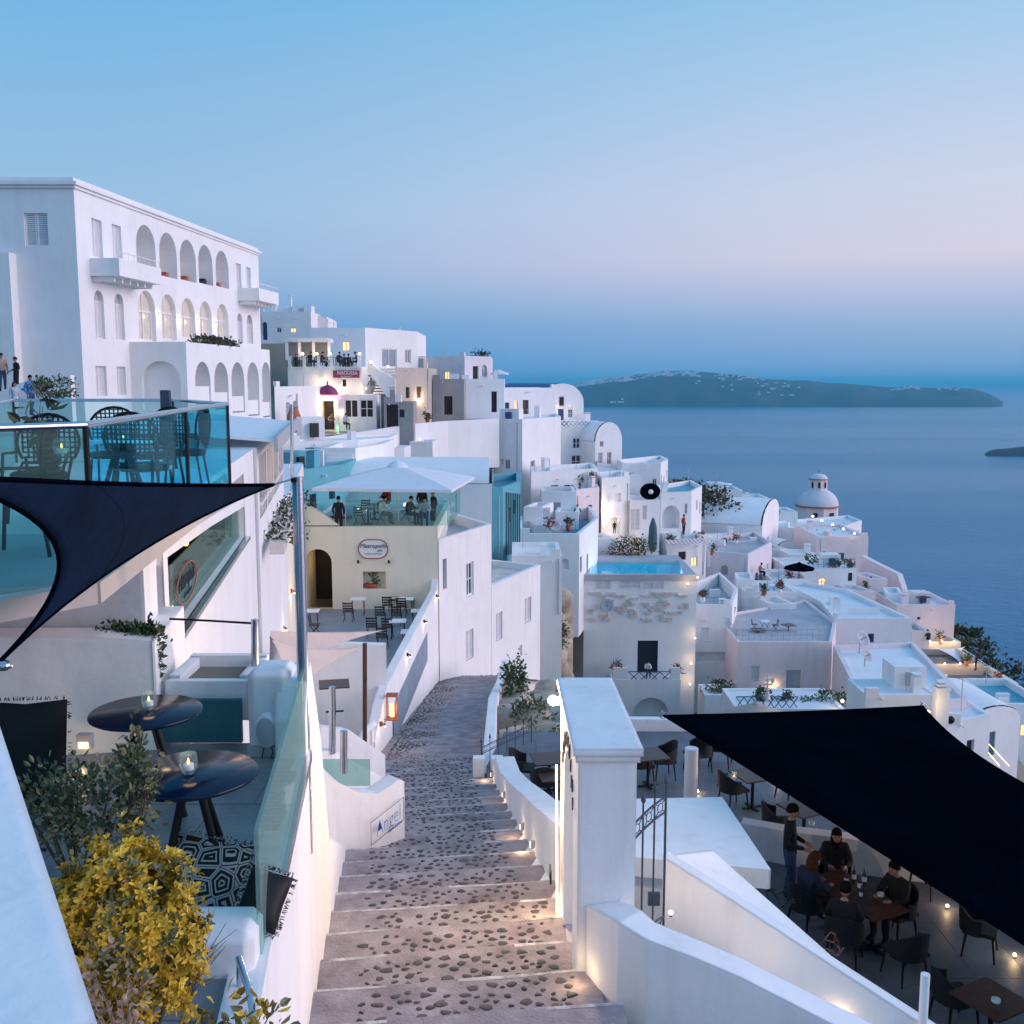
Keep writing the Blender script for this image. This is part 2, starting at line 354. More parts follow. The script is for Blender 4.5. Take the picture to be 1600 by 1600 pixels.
def hair_mesh(h, f, long):
    mb = MB(); h = V(h)
    n = 12; rows = 6; vs = []; fs = []
    for i in range(rows+1):
        el_ = math.pi/2*(1-i/rows*(1.15))
        for k in range(n):
            th = 2*math.pi*k/n; d = V((math.cos(th)*math.cos(el_), math.sin(th)*math.cos(el_), math.sin(el_)))
            lift = .045*max(0, d.dot(f)) * (i/rows)
            vs.append(h+V((0, .008, .014+lift))+V((d.x*.089, d.y*.107, d.z*.122)))
    for i in range(rows):
        for k in range(n): fs.append((i*n+k, (i+1)*n+k, (i+1)*n+(k+1) % n, i*n+(k+1) % n))
    mb.add(vs, fs, 0, True)
    if long:
        b = h-f*.04
        mb.tube([b+V((0, 0, .04)), b-V((0, -.02, .06)), b-V((0, -.03, .17)), b-V((0, -.02, .27))], [.085, .1, .09, .05], 9)
    m = bpy.data.meshes.new('hair'); m.from_pydata(mb.v, [], mb.f); m.materials.append(MT('hair')); m.polygons.foreach_set('use_smooth', mb.sm); m.update()
    return m
HAIR = {(k, l): hair_mesh(BODY[k][1], BODY[k][2], l) for k in BODY for l in (0, 1)}
def person(label, loc, rz, kind='stand', top='c_black', legs='c_denim', hair='hair', long=0, sc=1., group=None):
    o = bpy.data.objects.new('person', BODY[kind][0]); COL.objects.link(o)
    for i, mname in ((1, top), (2, legs)):
        o.material_slots[i].link = 'OBJECT'; o.material_slots[i].material = MT(mname)
    hh = bpy.data.objects.new('hair', HAIR[(kind, long)]); COL.objects.link(hh); hh.parent = o
    hh.material_slots[0].link = 'OBJECT'; hh.material_slots[0].material = MT(hair)
    place(o, loc, rz, sc); tag(o, label, 'person', group); return o
# ---------------------------------------------------------------- walls with real openings
def wall(mb, a, b, z0, z1, holes, mi=0):
    a, b = V(a[:2]), V(b[:2]); L = (b-a).length; d = (b-a)/L; nin = V((-d.y, d.x))
    def pt(u, z, w=0): q = a+d*u+nin*w; return V((q.x, q.y, z))
    us = sorted({0, L, *[min(L, max(0, h['u'+k])) for h in holes for k in '01']}); zs = sorted({z0, z1, *[min(z1, max(z0, h['z'+k])) for h in holes for k in '01']})
    for i in range(len(us)-1):
        for j in range(len(zs)-1):
            cu, cz = (us[i]+us[i+1])/2, (zs[j]+zs[j+1])/2
            if any(h['u0'] < cu < h['u1'] and h['z0'] < cz < h['z1'] for h in holes): continue
            mb.quad(pt(us[i], zs[j]), pt(us[i+1], zs[j]), pt(us[i+1], zs[j+1]), pt(us[i], zs[j+1]), mi)
    for h in holes:
        u0, u1, q0, q1, dp = h['u0'], h['u1'], h['z0'], h['z1'], h['dep']
        out_ = outline(h)
        n = len(out_)
        for i in range(n):
            (ua, za), (ub, zb) = out_[i], out_[(i+1) % n]
            mb.quad(pt(ua, za), pt(ua, za, dp), pt(ub, zb, dp), pt(ub, zb), mi)
        if h.get('arch'):
            arc = out_[2:]          # from right spring over to left spring
            for i in range(len(arc)-1):
                (ua, za), (ub, zb) = arc[i], arc[i+1]
                mb.quad(pt(ua, za), pt(ua, q1), pt(ub, q1), pt(ub, zb), mi)
        if h['kind'] == 'niche': mb.poly([pt(u, z, dp) for u, z in out_], mi)
    return pt
def outline(h):
    u0, u1, z0, z1 = h['u0'], h['u1'], h['z0'], h['z1']
    if not h.get('arch'): return [(u0, z0), (u1, z0), (u1, z1), (u0, z1)]
    r = (u1-u0)/2; rz = min(r, z1-z0-.05) if h['arch'] is True else h['arch']; c = (u0+u1)/2; zs = z1-rz
    return [(u0, z0), (u1, z0)]+[(c+r*math.cos(math.pi*i/12), zs+rz*math.sin(math.pi*i/12)) for i in range(13)]
def fill_opening(root, pt, h):
    k = h['kind']
    if k in ('niche', 'hole'): return
    dp = h['dep']; o_ = outline(h); u0, u1, z0, z1 = h['u0'], h['u1'], h['z0'], h['z1']; wd, ht = u1-u0, z1-z0
    def slab(pts, w0, w1, mb):
        n = len(pts); A = [pt(u, z, w0) for u, z in pts]; B = [pt(u, z, w1) for u, z in pts]
        mb.add(A+B, [tuple(range(n)), tuple(range(2*n-1, n-1, -1))]+[(i, n+i, n+(i+1) % n, (i+1) % n) for i in range(n)])
    def rect(mb, a, b, c, d_, w0, w1): slab([(a, c), (b, c), (b, d_), (a, d_)], w0, w1, mb)
    fw = min(.09, wd*.12); fm = h.get('fm', 'white_paint'); pm = h.get('pm')
    if k in ('win', 'lit', 'glassdoor', 'pale'):
        mb = MB(); ztop = z1 if not h.get('arch') else o_[2][1]
        rect(mb, u0, u0+fw, z0, ztop, dp-.1, dp-.03); rect(mb, u1-fw, u1, z0, ztop, dp-.1, dp-.03); rect(mb, u0+fw, u1-fw, z0, z0+fw, dp-.1, dp-.03)
        rect(mb, u0+fw, u1-fw, ztop-fw, ztop, dp-.1, dp-.03); rect(mb, (u0+u1)/2-fw*.4, (u0+u1)/2+fw*.4, z0+fw, ztop-fw, dp-.09, dp-.035)
        if ht > .9 and k == 'win': rect(mb, u0+fw, u1-fw, (z0+ztop)/2-fw*.3, (z0+ztop)/2+fw*.3, dp-.085, dp-.037)
        if h.get('arch'): rect(mb, (u0+u1)/2-fw*.4, (u0+u1)/2+fw*.4, ztop, z1-.02, dp-.09, dp-.035)
        f = mb.build('window', fm, root)
        mb = MB(); slab(o_, dp-.028, dp-.01, mb); mb.build('pane', pm or {'win': 'pane', 'lit': 'lit_pane', 'glassdoor': 'pane', 'pale': 'pane_pale'}[k], f)
    elif k == 'shut':
        mb = MB(); ztop = z1 if not h.get('arch') else o_[2][1]
        slab(o_, dp-.03, dp-.01, mb); f = mb.build('window', 'grey_paint', root)
        mb = MB()
        for q in (0, 1):
            a, b = (u0+.01, (u0+u1)/2-.012) if q == 0 else ((u0+u1)/2+.012, u1-.01)
            rect(mb, a, a+fw*.7, z0, ztop, dp-.1, dp-.04); rect(mb, b-fw*.7, b, z0, ztop, dp-.1, dp-.04)
            nsl = max(4, min(16, int(ht/.09)))
            for i in range(nsl):
                zz = z0+(i+.2)*(ztop-z0)/nsl; rect(mb, a+fw*.7, b-fw*.7, zz, zz+(ztop-z0)/nsl*.62, dp-.08, dp-.045)
        mb.build('shutter', fm, f)
    elif k == 'door':
        mb = MB(); slab(o_, dp-.06, dp-.01, mb); f = mb.build('door', pm or 'blue_paint', root)
        mb = MB(); rect(mb, u1-wd*.18, u1-wd*.1, z0+ht*.44, z0+ht*.5, dp-.1, dp-.06); mb.build('handle', 'steel', f)
    elif k == 'dark':
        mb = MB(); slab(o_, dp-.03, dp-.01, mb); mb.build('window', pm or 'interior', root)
def inset(poly, t):
    n = len(poly); res = []
    for i in range(n):
        a, b, c = V(poly[i-1][:2]), V(poly[i][:2]), V(poly[(i+1) % n][:2])
        d1, d2 = (b-a).normalized(), (c-b).normalized(); n1, n2 = V((-d1.y, d1.x)), V((-d2.y, d2.x))
        k = n1+n2; k = k/max(.25, k.length_squared)*2
        res.append(b+k*t)
    return res
GROUND = []
class House:
    def __init__(s, name, label, pts, top, bot, depth=6, mt='stucco_far', roof='roof_white', par=.5, t=.25, cat='house', bd=(0, 1), k=0, group=None, ext=4., xref=None, foot=None, ztop=None, zbot=None, dome=None):
        pm = xref if xref else (top+bot)/2
        s.vis = foot if foot else [V((XAT(px, pm, Y), Y)) for px, Y in pts]
        kY = s.vis[k].y
        s.zt = ztop if ztop is not None else ZAT(top, kY); s.zb = zbot if zbot is not None else ZAT(bot, kY)
        b = V(bd).normalized()*depth
        s.poly = s.vis+([s.vis[-1]+b, s.vis[0]+b] if depth else [])
        s.name, s.label, s.mt, s.roof, s.par, s.t, s.cat, s.group, s.ext = name, label, mt, roof, par, t, cat, group, ext
        s.h = {i: [] for i in range(len(s.poly))}
        c = sum((V((p.x, p.y)) for p in s.poly), V((0, 0)))/len(s.poly)
        s.root = empty(name, (c.x, c.y, s.zb), label, cat, group)
        for p in s.poly: GROUND.append((p.x, p.y, s.zb))
        GROUND.append((c.x, c.y, s.zb))
    def face(s, i):
        n = len(s.poly)
        if i == 'R': i = len(s.vis)-1
        if i == 'L': i = n-1
        return i, s.poly[i], s.poly[(i+1) % n]
    def uz(s, i, px, py):
        i, a, b = s.face(i); d = (b-a).normalized(); nn = V((d.y, -d.x)); r = ray(px, py)
        t = (nn.x*a.x+nn.y*a.y)/(nn.x*r.x+nn.y*r.y); q = r*t
        return (V((q.x, q.y))-a).dot(d), q.z, q
    def win(s, i, x0, y0, x1, y1, kind='win', arch=False, dep=.18, **kw):
        mx, my = (x0+x1)/2, (y0+y1)/2
        ua, ub = s.uz(i, x0, my)[0], s.uz(i, x1, my)[0]; zb_, zt_ = s.uz(i, mx, y1)[1], s.uz(i, mx, y0)[1]
        ii, a, b = s.face(i); L = (b-a).length
        h = dict(u0=max(.03, min(ua, ub)), u1=min(L-.03, max(ua, ub)), z0=zb_, z1=min(zt_, s.zt-.03), kind=kind, arch=arch, dep=dep, **kw)
        if h['u1']-h['u0'] > .05 and h['z1']-h['z0'] > .05: s.h[ii].append(h)
        return s
    def auto(s, rr):
        for i in range(len(s.vis)-1):
            a, b = s.poly[i], s.poly[i+1]; L = (b-a).length; H_ = s.zt-max(s.zb, s.zt-4.5)
            if L < 2.2 or H_ < 1.6: continue
            for _ in range(min(4, int(L/1.9))):
                u = rr.uniform(.3, L-1.2); wd = rr.uniform(.45, .85); ht = rr.choice((.7, .9, 1.1, 1.9)); z = s.zt-s.par-rr.uniform(.5, 1.2)-ht
                if z < s.zb-.2 and ht < 1.5: continue
                if any(u < h['u1']+.3 and u+wd > h['u0']-.3 and z < h['z1']+.2 and z+ht > h['z0']-.2 for h in s.h[i]): continue
                k = rr.choice(('win', 'shut', 'shut', 'dark', 'win', 'lit', 'niche')) if ht < 1.5 else rr.choice(('door', 'shut', 'dark', 'lit'))
                s.h[i].append(dict(u0=u, u1=u+wd, z0=z, z1=z+ht, kind=k, arch=(rr.random() < .2), dep=.22, **({'pm': rr.choice(('blue_paint', 'teal_door', 'grey_paint', 'wood_dark'))} if k == 'door' else ({'fm': rr.choice(('white_paint', 'blue_paint', 'grey_paint'))} if k in ('win', 'shut') else {}))))
        return s
    def build(s):
        mb = MB(); n = len(s.poly); z0, z1 = s.zb-s.ext, s.zt; pts = {}
        for i in range(n): pts[i] = wall(mb, s.poly[i], s.poly[(i+1) % n], z0, z1, s.h[i])
        zr = z1-s.par
        if s.par > .02:
            q = inset(s.poly, s.t)
            for i in range(n):
                j = (i+1) % n; a, b, c, d = s.poly[i], s.poly[j], q[j], q[i]
                mb.quad((*a, z1), (*b, z1), (*c, z1), (*d, z1)); mb.quad((*d, z1), (*c, z1), (*c, zr-.05), (*d, zr-.05))
        else: q = s.poly; zr = z1
        s.wall = mb.build('wall', s.mt, s.root)
        r = MB(); r.poly([(*p, zr) for p in q]); s.rf = r.build('roof', s.roof, s.root); s.q = q; s.zr = zr
        for i in range(n):
            for h in s.h[i]: fill_opening(s.root, pts[i], h)
        return s
    def part(s, name, mb, mt): return mb.build(name, mt, s.root)
def vault_house(name, label, a, b, depth, zb, zs, rise, mt='stucco_far', roof=None, bd=None, holes=(), ext=4, cat='house', ov=0.15):
    """a, b: front left and right (x, y); flat walls to zs, barrel vault of the given rise on top"""
    a, b = V(a), V(b); d = (b-a).normalized(); L = (b-a).length; bk = (V(bd).normalized() if bd else V((-d.y, d.x)))*depth
    root = empty(name, ((a.x+b.x)/2, (a.y+b.y)/2, zb), label, cat); mb = MB(); poly = [a, b, b+bk, a+bk]
    for p in poly: GROUND.append((p.x, p.y, zb))
    pts = None
    for i in range(4):
        f = wall(mb, poly[i], poly[(i+1) % 4], zb-ext, zs, list(holes) if i == 0 else [])
        if i == 0: pts = f
    arc = [(L/2-L/2*math.cos(math.pi*i/16), zs+rise*math.sin(math.pi*i/16)) for i in range(17)]
    def q(u, z, w): p = a+d*u+bk*w; return V((p.x, p.y, z))
    mb.poly([q(u, z, 0) for u, z in reversed(arc)][::-1][::-1]); mb.poly([q(u, z, 1) for u, z in arc])
    wl = mb.build('wall', mt, root); r = MB(); w0 = ov/depth
    vs = []; fs = []
    for w in (w0, 1.0):
        for u, z in arc: vs.append(q(L/2+(u-L/2)*1.012, z+.03, w))
    for i in range(16): fs.append((i, i+1, 18+i, 17+i))
    r.add(vs, fs, 0, True); r.build('vault', roof or mt, root)
    for h in holes: fill_opening(root, pts, h)
    return root, q, L
# ---------------------------------------------------------------- free-standing walls, sails, rails
def run_wall(name, label, pts, th, zbot, mt='stucco', cat='wall', side=1, cap=None, group=None):
    """pts: (x, y, ztop) along the wall's visible face; thickness goes to the left of the run for side=1"""
    mb = MB(); q = [V(p) for p in pts]; nn = []
    for i in range(len(q)):
        t = q[min(i+1, len(q)-1)]-q[max(i-1, 0)]; t.z = 0; t.normalize(); nn.append(V((-t.y, t.x, 0))*side*th)
    zb = zbot if isinstance(zbot, (list, tuple)) else [zbot]*len(q)
    for i in range(len(q)-1):
        a, b, c, d = q[i], q[i+1], q[i+1]+nn[i+1], q[i]+nn[i]
        lo = lambda p, k: V((p.x, p.y, zb[k]))
        mb.quad(a, b, c, d); mb.quad(lo(a, i), lo(b, i+1), b, a); mb.quad(lo(c, i+1), lo(d, i), d, c)
    for i in (0, len(q)-1): a = q[i]; d = a+nn[i]; mb.quad(V((a.x, a.y, zb[i])), a, d, V((d.x, d.y, zb[i])))
    o = mb.build(name, mt, None, (q[0].x, q[0].y, zb[0])); 
    if label: tag(o, label, cat, group)
    return o
def tri_sail(A, B, C, k=(.12, .12, .12), sag=.15, n=14):
    A, B, C = V(A), V(B), V(C); G = (A+B+C)/3
    def edge(p, q, o, kk): m = (p+q)/2; dv = (o-m)*kk*2; return lambda t: p.lerp(q, t)+dv*4*t*(1-t)*.5
    L, R_, E = edge(A, B, C, k[0]), edge(A, C, B, k[1]), edge(B, C, A, k[2])
    vs = []; fs = []
    for i in range(n+1):
        t = i/n
        for j in range(n+1):
            s = j/n; p = L(t)*(1-s)+R_(t)*s+(E(s)-(B*(1-s)+C*s))*t*t; p.z -= sag*16*t*(1-t)*s*(1-s)*.6; vs.append(p)
    for i in range(n):
        for j in range(n): fs.append((i*(n+1)+j, (i+1)*(n+1)+j, (i+1)*(n+1)+j+1, i*(n+1)+j+1))
    mb = MB(); mb.add(vs, fs, 0, True); return mb
def quad_sail(A, B, C, D, k=(.1, .1, .1, .1), sag=.3, n=18):
    A, B, C, D = [V(p) for p in (A, B, C, D)]; G = (A+B+C+D)/4
    def edge(p, q, kk): m = (p+q)/2; dv = (G-m)*kk*2; return lambda t: p.lerp(q, t)+dv*4*t*(1-t)*.5
    e0, e1, e2, e3 = edge(A, B, k[0]), edge(D, C, k[2]), edge(A, D, k[3]), edge(B, C, k[1])
    vs = []; fs = []
    for i in range(n+1):
        t = i/n
        for j in range(n+1):
            s = j/n
            bil = A*(1-s)*(1-t)+B*s*(1-t)+C*s*t+D*(1-s)*t
            p = e0(s)*(1-t)+e1(s)*t+e2(t)*(1-s)+e3(t)*s-bil; p.z -= sag*16*t*(1-t)*s*(1-s); vs.append(p)
    for i in range(n):
        for j in range(n): fs.append((i*(n+1)+j, i*(n+1)+j+1, (i+1)*(n+1)+j+1, (i+1)*(n+1)+j))
    mb = MB(); mb.add(vs, fs, 0, True); return mb
def solid(o, th=.012):
    m = o.modifiers.new('thickness', 'SOLIDIFY'); m.thickness = th; m.offset = 0; return o
def panel(mb, a, b, z0a, z1a, z0b, z1b, th=.02):
    a, b = V(a[:2]), V(b[:2]); d = (b-a).normalized(); n = V((-d.y, d.x))*th/2
    vs = []
    for p, lo, hi in ((a, z0a, z1a), (b, z0b, z1b)):
        for sg in (-1, 1):
            for z in (lo, hi): vs.append(V((p.x+n.x*sg, p.y+n.y*sg, z)))
    mb.add(vs, [(0,1,3,2), (4,6,7,5), (0,4,5,1), (2,3,7,6), (1,5,7,3), (0,2,6,4)]); return mb
# ---------------------------------------------------------------- plants
def leaf(mb, p, d, up, ln, wd, mi):
    d = d.normalized(); s = d.cross(up); s = s.normalized() if s.length > .01 else d.orthogonal().normalized(); nn = s.cross(d)
    mb.add([p, p+d*ln*.28+s*wd*.42+nn*wd*.12, p+d*ln*.66+s*wd*.46+nn*wd*.16, p+d*ln-nn*wd*.12, p+d*ln*.66-s*wd*.46+nn*wd*.16, p+d*ln*.28-s*wd*.42+nn*wd*.12], [(0, 1, 2, 3), (0, 3, 4, 5)], mi)
def rv(r): 
    z = r.uniform(-1, 1); t = r.uniform(0, 2*math.pi); q = math.sqrt(1-z*z); return V((q*math.cos(t), q*math.sin(t), z))
def foliage(c, rad, n, ln, wd, nm=2, clumps=40, cs=.3, seed=1, rosette=1, hollow=.45):
    r = random.Random(seed); c = V(c); mb = MB(); cc = []
    for _ in range(clumps):
        d = rv(r); k = hollow+(1-hollow)*r.random()**.6; cc.append((c+V((d.x*rad[0], d.y*rad[1], d.z*rad[2]))*k, d, r.random()))
    for _ in range(n):
        q, d, sh = r.choice(cc); p = q+V((r.gauss(0, 1)*rad[0], r.gauss(0, 1)*rad[1], r.gauss(0, 1)*rad[2]))*cs
        ax = (d+V((0, 0, .5))+rv(r)*.6).normalized(); mi = min(nm-1, int(nm*min(.999, max(0, sh*.6+r.random()*.4))))
        if rosette == 1: leaf(mb, p, (ax+rv(r)*.9), rv(r), ln*r.uniform(.6, 1.2), wd*r.uniform(.7, 1.2), mi)
        else:
            t1 = ax.orthogonal().normalized(); t2 = ax.cross(t1); ph = r.random()*6
            for k in range(rosette):
                th = ph+2*math.pi*k/rosette+r.uniform(-.5, .5); leaf(mb, p, t1*math.cos(th)+t2*math.sin(th)+ax*r.uniform(-.1, 1.3), ax+rv(r)*.5, ln*r.uniform(.7, 1.2), wd*r.uniform(.8, 1.2), mi)
    return mb, cc
def bush(name, label, c, rad, n, ln, wd, mats, seed=1, base=None, clumps=40, cs=.28, rosette=1, cat='shrub', group=None, hollow=.45, stem=True, sm='stem'):
    c = V(c); base = V(base) if base else c-V((0, 0, rad[2]))
    root = empty(name, base, label, cat, group); mb, cc = foliage(c, rad, n, ln, wd, len(mats), clumps, cs, seed, rosette, hollow)
    mb.build('foliage', mats, root)
    if stem:
        s = MB(); r = random.Random(seed+5)
        for q, d, _ in r.sample(cc, min(14, len(cc))): s.tube([base+V((r.uniform(-.1, .1)*rad[0], r.uniform(-.1, .1)*rad[1], 0)), base.lerp(q, .5)+rv(r)*rad[0]*.08, q], [rad[0]*.03+.003, rad[0]*.02+.002, .002], 5)
        s.build('stem', sm, root)
    return root
def fold_rows(root): return root
# ---------------------------------------------------------------- furniture prototypes (built at the origin)
def finish(root):
    return root
def armchair():
    t = empty('armchair', (0, 0, 0)); mb = MB()
    mb.box((0, 0, .43), (.5, .48, .06)); mb.build('seat', 'wicker', t)
    mb = MB(); n = 14; vs = []; fs = []
    for i in range(n+1):
        a = R(-20)+R(220)*i/n; x, y = .29*math.cos(a), .06+.25*math.sin(a); k = max(0, math.sin(a)); top = .66+.2*k**1.5; fl = 1+.12*k
        for z, o in ((.40, 0), (top, 0), (top, .035), (.40, .035)): vs.append(V((x*(fl if z > .5 else 1)*(1-o/.3), (y-.06)*(fl if z > .5 else 1)*(1-o/.3)+.06, z)))
    for i in range(n):
        for k in range(4): fs.append((i*4+k, (i+1)*4+k, (i+1)*4+(k+1) % 4, i*4+(k+1) % 4))
    fs += [(0, 1, 2, 3), (n*4+3, n*4+2, n*4+1, n*4)]; mb.add(vs, fs, 0, False); mb.build('backrest', 'wicker', t)
    for x in (-1, 1):
        for y in (-1, 1): MB().tube([(.2*x, .19*y, .41), (.235*x, .235*y, 0)], [.022, .014], 6).build('leg', 'black', t)
    return t
def slat_chair():
    t = empty('folding_chair', (0, 0, 0))
    for x in (-.2, .2):
        MB().tube([(x, -.22, 0), (x, .16, .45), (x, .22, .88)], .014, 6).build('leg', 'black', t); MB().tube([(x*.92, .22, 0), (x*.92, -.2, .45)], .013, 6).build('leg', 'black', t)
    for i in range(5): MB().box((0, -.17+i*.085, .455), (.42, .06, .018)).build('slat', 'wood_dark', t)
    for i in range(3): MB().box((0, .17+i*.02, .6+i*.11), (.42, .018, .065), 0, 0, R(-8)).build('slat', 'wood_dark', t)
    return t
def bistro_chair():
    t = empty('bistro_chair', (0, 0, 0)); MB().lathe((0, 0, .42), [(.21, 0), (.225, .02), (.225, .05), (.2, .07)], 18).build('seat', 'wicker', t)
    arc = [(.26*math.cos(R(-35)+R(250)*i/16)*1.0, .2+.03*math.sin(R(250)*i/16), .72+.24*math.sin(R(-35)+R(250)*i/16)) for i in range(17)]
    MB().tube(arc, .014, 6).build('back_hoop', 'black', t)
    mb = MB()
    for i in range(-5, 6):           # woven back: crossing strands
        h_ = math.sqrt(max(.0, .25**2-(i*.045)**2)); mb.tube([(i*.045, .215, .72-h_*.8), (i*.045, .215, .72+h_*.92)], .009, 4)
        w_ = math.sqrt(max(.0, .245**2-(i*.043)**2)); mb.tube([(-w_, .223, .72+i*.043), (w_, .223, .72+i*.043)], .009, 4)
    mb.build('woven_back', 'wicker', t)
    for x in (-1, 1):
        MB().tube([(.17*x, -.16, .42), (.2*x, -.2, 0)], .014, 6).build('leg', 'black', t); MB().tube([(.2*x, .2, .6), (.17*x, .16, .42), (.19*x, .22, 0)], .014, 6).build('leg', 'black', t)
        MB().tube([(.25*x, .2, .64), (.27*x, -.05, .64), (.24*x, -.15, .43)], .013, 6).build('armrest', 'black', t)
    return t
def square_table(top='wood_brown', leg='black', w=.75, h=.74):
    t = empty('square_table', (0, 0, 0)); MB().box((0, 0, h-.015), (w, w, .03)).build('tabletop', top, t)
    MB().tube([(0, 0, h-.03), (0, 0, .03)], .035, 8).build('leg', leg, t); mb = MB(); mb.box((0, 0, .015), (.45, .06, .03)); mb.box((0, 0, .017), (.06, .45, .028)); mb.build('base', leg, t)
    return t
def folding_table():
    t = empty('folding_table', (0, 0, 0)); MB().box((0, 0, .725), (.65, .65, .025)).build('tabletop', 'white_paint', t)
    for x in (-.26, .26):
        MB().tube([(x, -.27, 0), (x, .27, .71)], .014, 6).build('leg', 'black', t); MB().tube([(x*.93, .27, 0), (x*.93, -.27, .71)], .014, 6).build('leg', 'black', t)
    return t
def round_table(top='black_gloss', d=.82, h=.78):
    t = empty('round_table', (0, 0, 0)); MB().lathe((0, 0, h-.03), [(d/2-.012, 0), (d/2, .008), (d/2, .022), (d/2-.008, .03), (.0001, .03)], 40).build('tabletop', top, t)
    MB().tube([(0, 0, h-.03), (0, 0, h-.1)], .1, 12).build('hub', 'black', t)
    for k in range(4):
        a = R(45+90*k+12); MB().tube([(.06*math.cos(a), .06*math.sin(a), h-.06), (.3*math.cos(a), .3*math.sin(a), 0)], [.028, .022], 8).build('leg', 'black', t)
    return t
def candle_glass():
    t = empty('candle_glass', (0, 0, 0)); MB().lathe((0, 0, 0), [(.028, 0), (.046, .03), (.05, .07), (.045, .11), (.0445, .112)], 16).build('glass', 'glass_clear', t)
    MB().lathe((0, 0, .022), [(.03, 0), (.03, .03), (.001, .032)], 10).build('candle', 'ceramic', t)
    MB().lathe((0, 0, .054), [(.001, 0), (.009, .008), (.006, .02), (.001, .034)], 8).build('flame', 'flame', t)
    return t
def ashtray():
    o = MB().lathe((0, 0, 0), [(.05, 0), (.058, .01), (.058, .05), (.046, .05), (.044, .02), (.001, .018)], 14).build('ashtray', 'ceramic', None, (0, 0, 0)); return o
def sconce(label, loc, nrm, power=0, mt='black', group='wall lamps', up=False):
    """small wall lamp: back plate, hood, bulb below"""
    loc = V(loc); nrm = V(nrm).normalized(); t = empty('wall_lamp', loc, label, 'lamp', group)
    MB().box(loc+nrm*.02, (.09, .09, .12), math.atan2(nrm.y, nrm.x)).build('back_plate', mt, t)
    MB().tube([loc+nrm*.03, loc+nrm*.12, loc+nrm*.12-V((0, 0, .05))], [.015, .03, .045], 8).build('hood', mt, t)
    MB().ball(loc+nrm*.12-V((0, 0, .06)), .032, 8).build('bulb', 'bulb', t)
    if power: warm_light(loc+nrm*.16-V((0, 0, .1)), power, t)
    return t
def globe(label, loc, r=.07, power=0, group=None, m='bulb'):
    t = empty('lamp', loc, label, 'lamp', group); loc = V(loc)
    MB().tube([loc, loc+V((0, 0, r))], [r*.55, r*.4], 8).build('base', 'black', t); MB().ball(loc+V((0, 0, r*1.7)), r, 10).build('bulb', m, t)
    if power: warm_light(loc+V((0, 0, r*4)), power, t)
    return t
def text_mesh(body, size, name, mt, parent, origin, udir, nrm, shear=0., ext=.004, align='CENTER', sx=1., thin=0.):
    cu = bpy.data.curves.new('t', 'FONT'); cu.body = body; cu.size = size; cu.align_x = align; cu.align_y = 'CENTER'; cu.extrude = ext; cu.shear = shear; cu.resolution_u = 3; cu.offset = thin
    o = bpy.data.objects.new('t', cu); COL.objects.link(o); dg = bpy.context.evaluated_depsgraph_get(); me = bpy.data.meshes.new_from_object(o.evaluated_get(dg))
    bpy.data.objects.remove(o); u = V(udir).normalized(); n = V(nrm).normalized(); up = n.cross(u); og = V(origin); base = W[parent.name] if parent is not None else og
    for v in me.vertices: v.co = og+u*v.co.x*sx+up*v.co.y+n*v.co.z-base
    me.materials.clear(); me.materials.append(MT(mt)); r = bpy.data.objects.new(name, me); COL.objects.link(r)
    if parent is not None: r.parent = parent
    else: r.location = og
    W[r.name] = base; return r
def parasol(name, label, foot, z1, rad, mt='canvas', n=8, drop=.28, pole='white_paint', cat='umbrella', rot=0.):
    foot = V(foot); t = empty(name, foot, label, cat); mb = MB(); top = V((foot.x, foot.y, z1))
    for k in range(n):
        a, b = rot+2*math.pi*k/n, rot+2*math.pi*(k+1)/n; p = lambda th, r_, dz: top+V((math.cos(th)*r_, math.sin(th)*r_, -dz))
        for s in range(4):
            r0, r1 = rad*s/4, rad*(s+1)/4; d0, d1 = drop*rad*(s/4)**1.15, drop*rad*((s+1)/4)**1.15
            if s == 0: mb.poly([top, p(a, r1, d1), p(b, r1, d1)])
            else: mb.quad(p(a, r0, d0), p(a, r1, d1), p(b, r1, d1), p(b, r0, d0))
        mb.quad(p(a, rad, drop*rad), p(a, rad, drop*rad+.12), p(b, rad, drop*rad+.12), p(b, rad, drop*rad))
    solid(mb.build('canopy', mt, t), .01)
    c = MB(); c.lathe(top-V((0, 0, rad*.03)), [(rad*.13, 0), (rad*.07, rad*.06), (.001, rad*.085)], 8); c.build('vent', mt, t)
    MB().tube([foot, top], .04, 8).build('pole', pole, t)
    rb = MB()
    for k in range(n): th = rot+2*math.pi*k/n; rb.tube([top-V((0, 0, .06)), top+V((math.cos(th)*rad*.97, math.sin(th)*rad*.97, -drop*rad*.97-.04))], .012, 4)
    rb.build('ribs', pole, t)
    return t
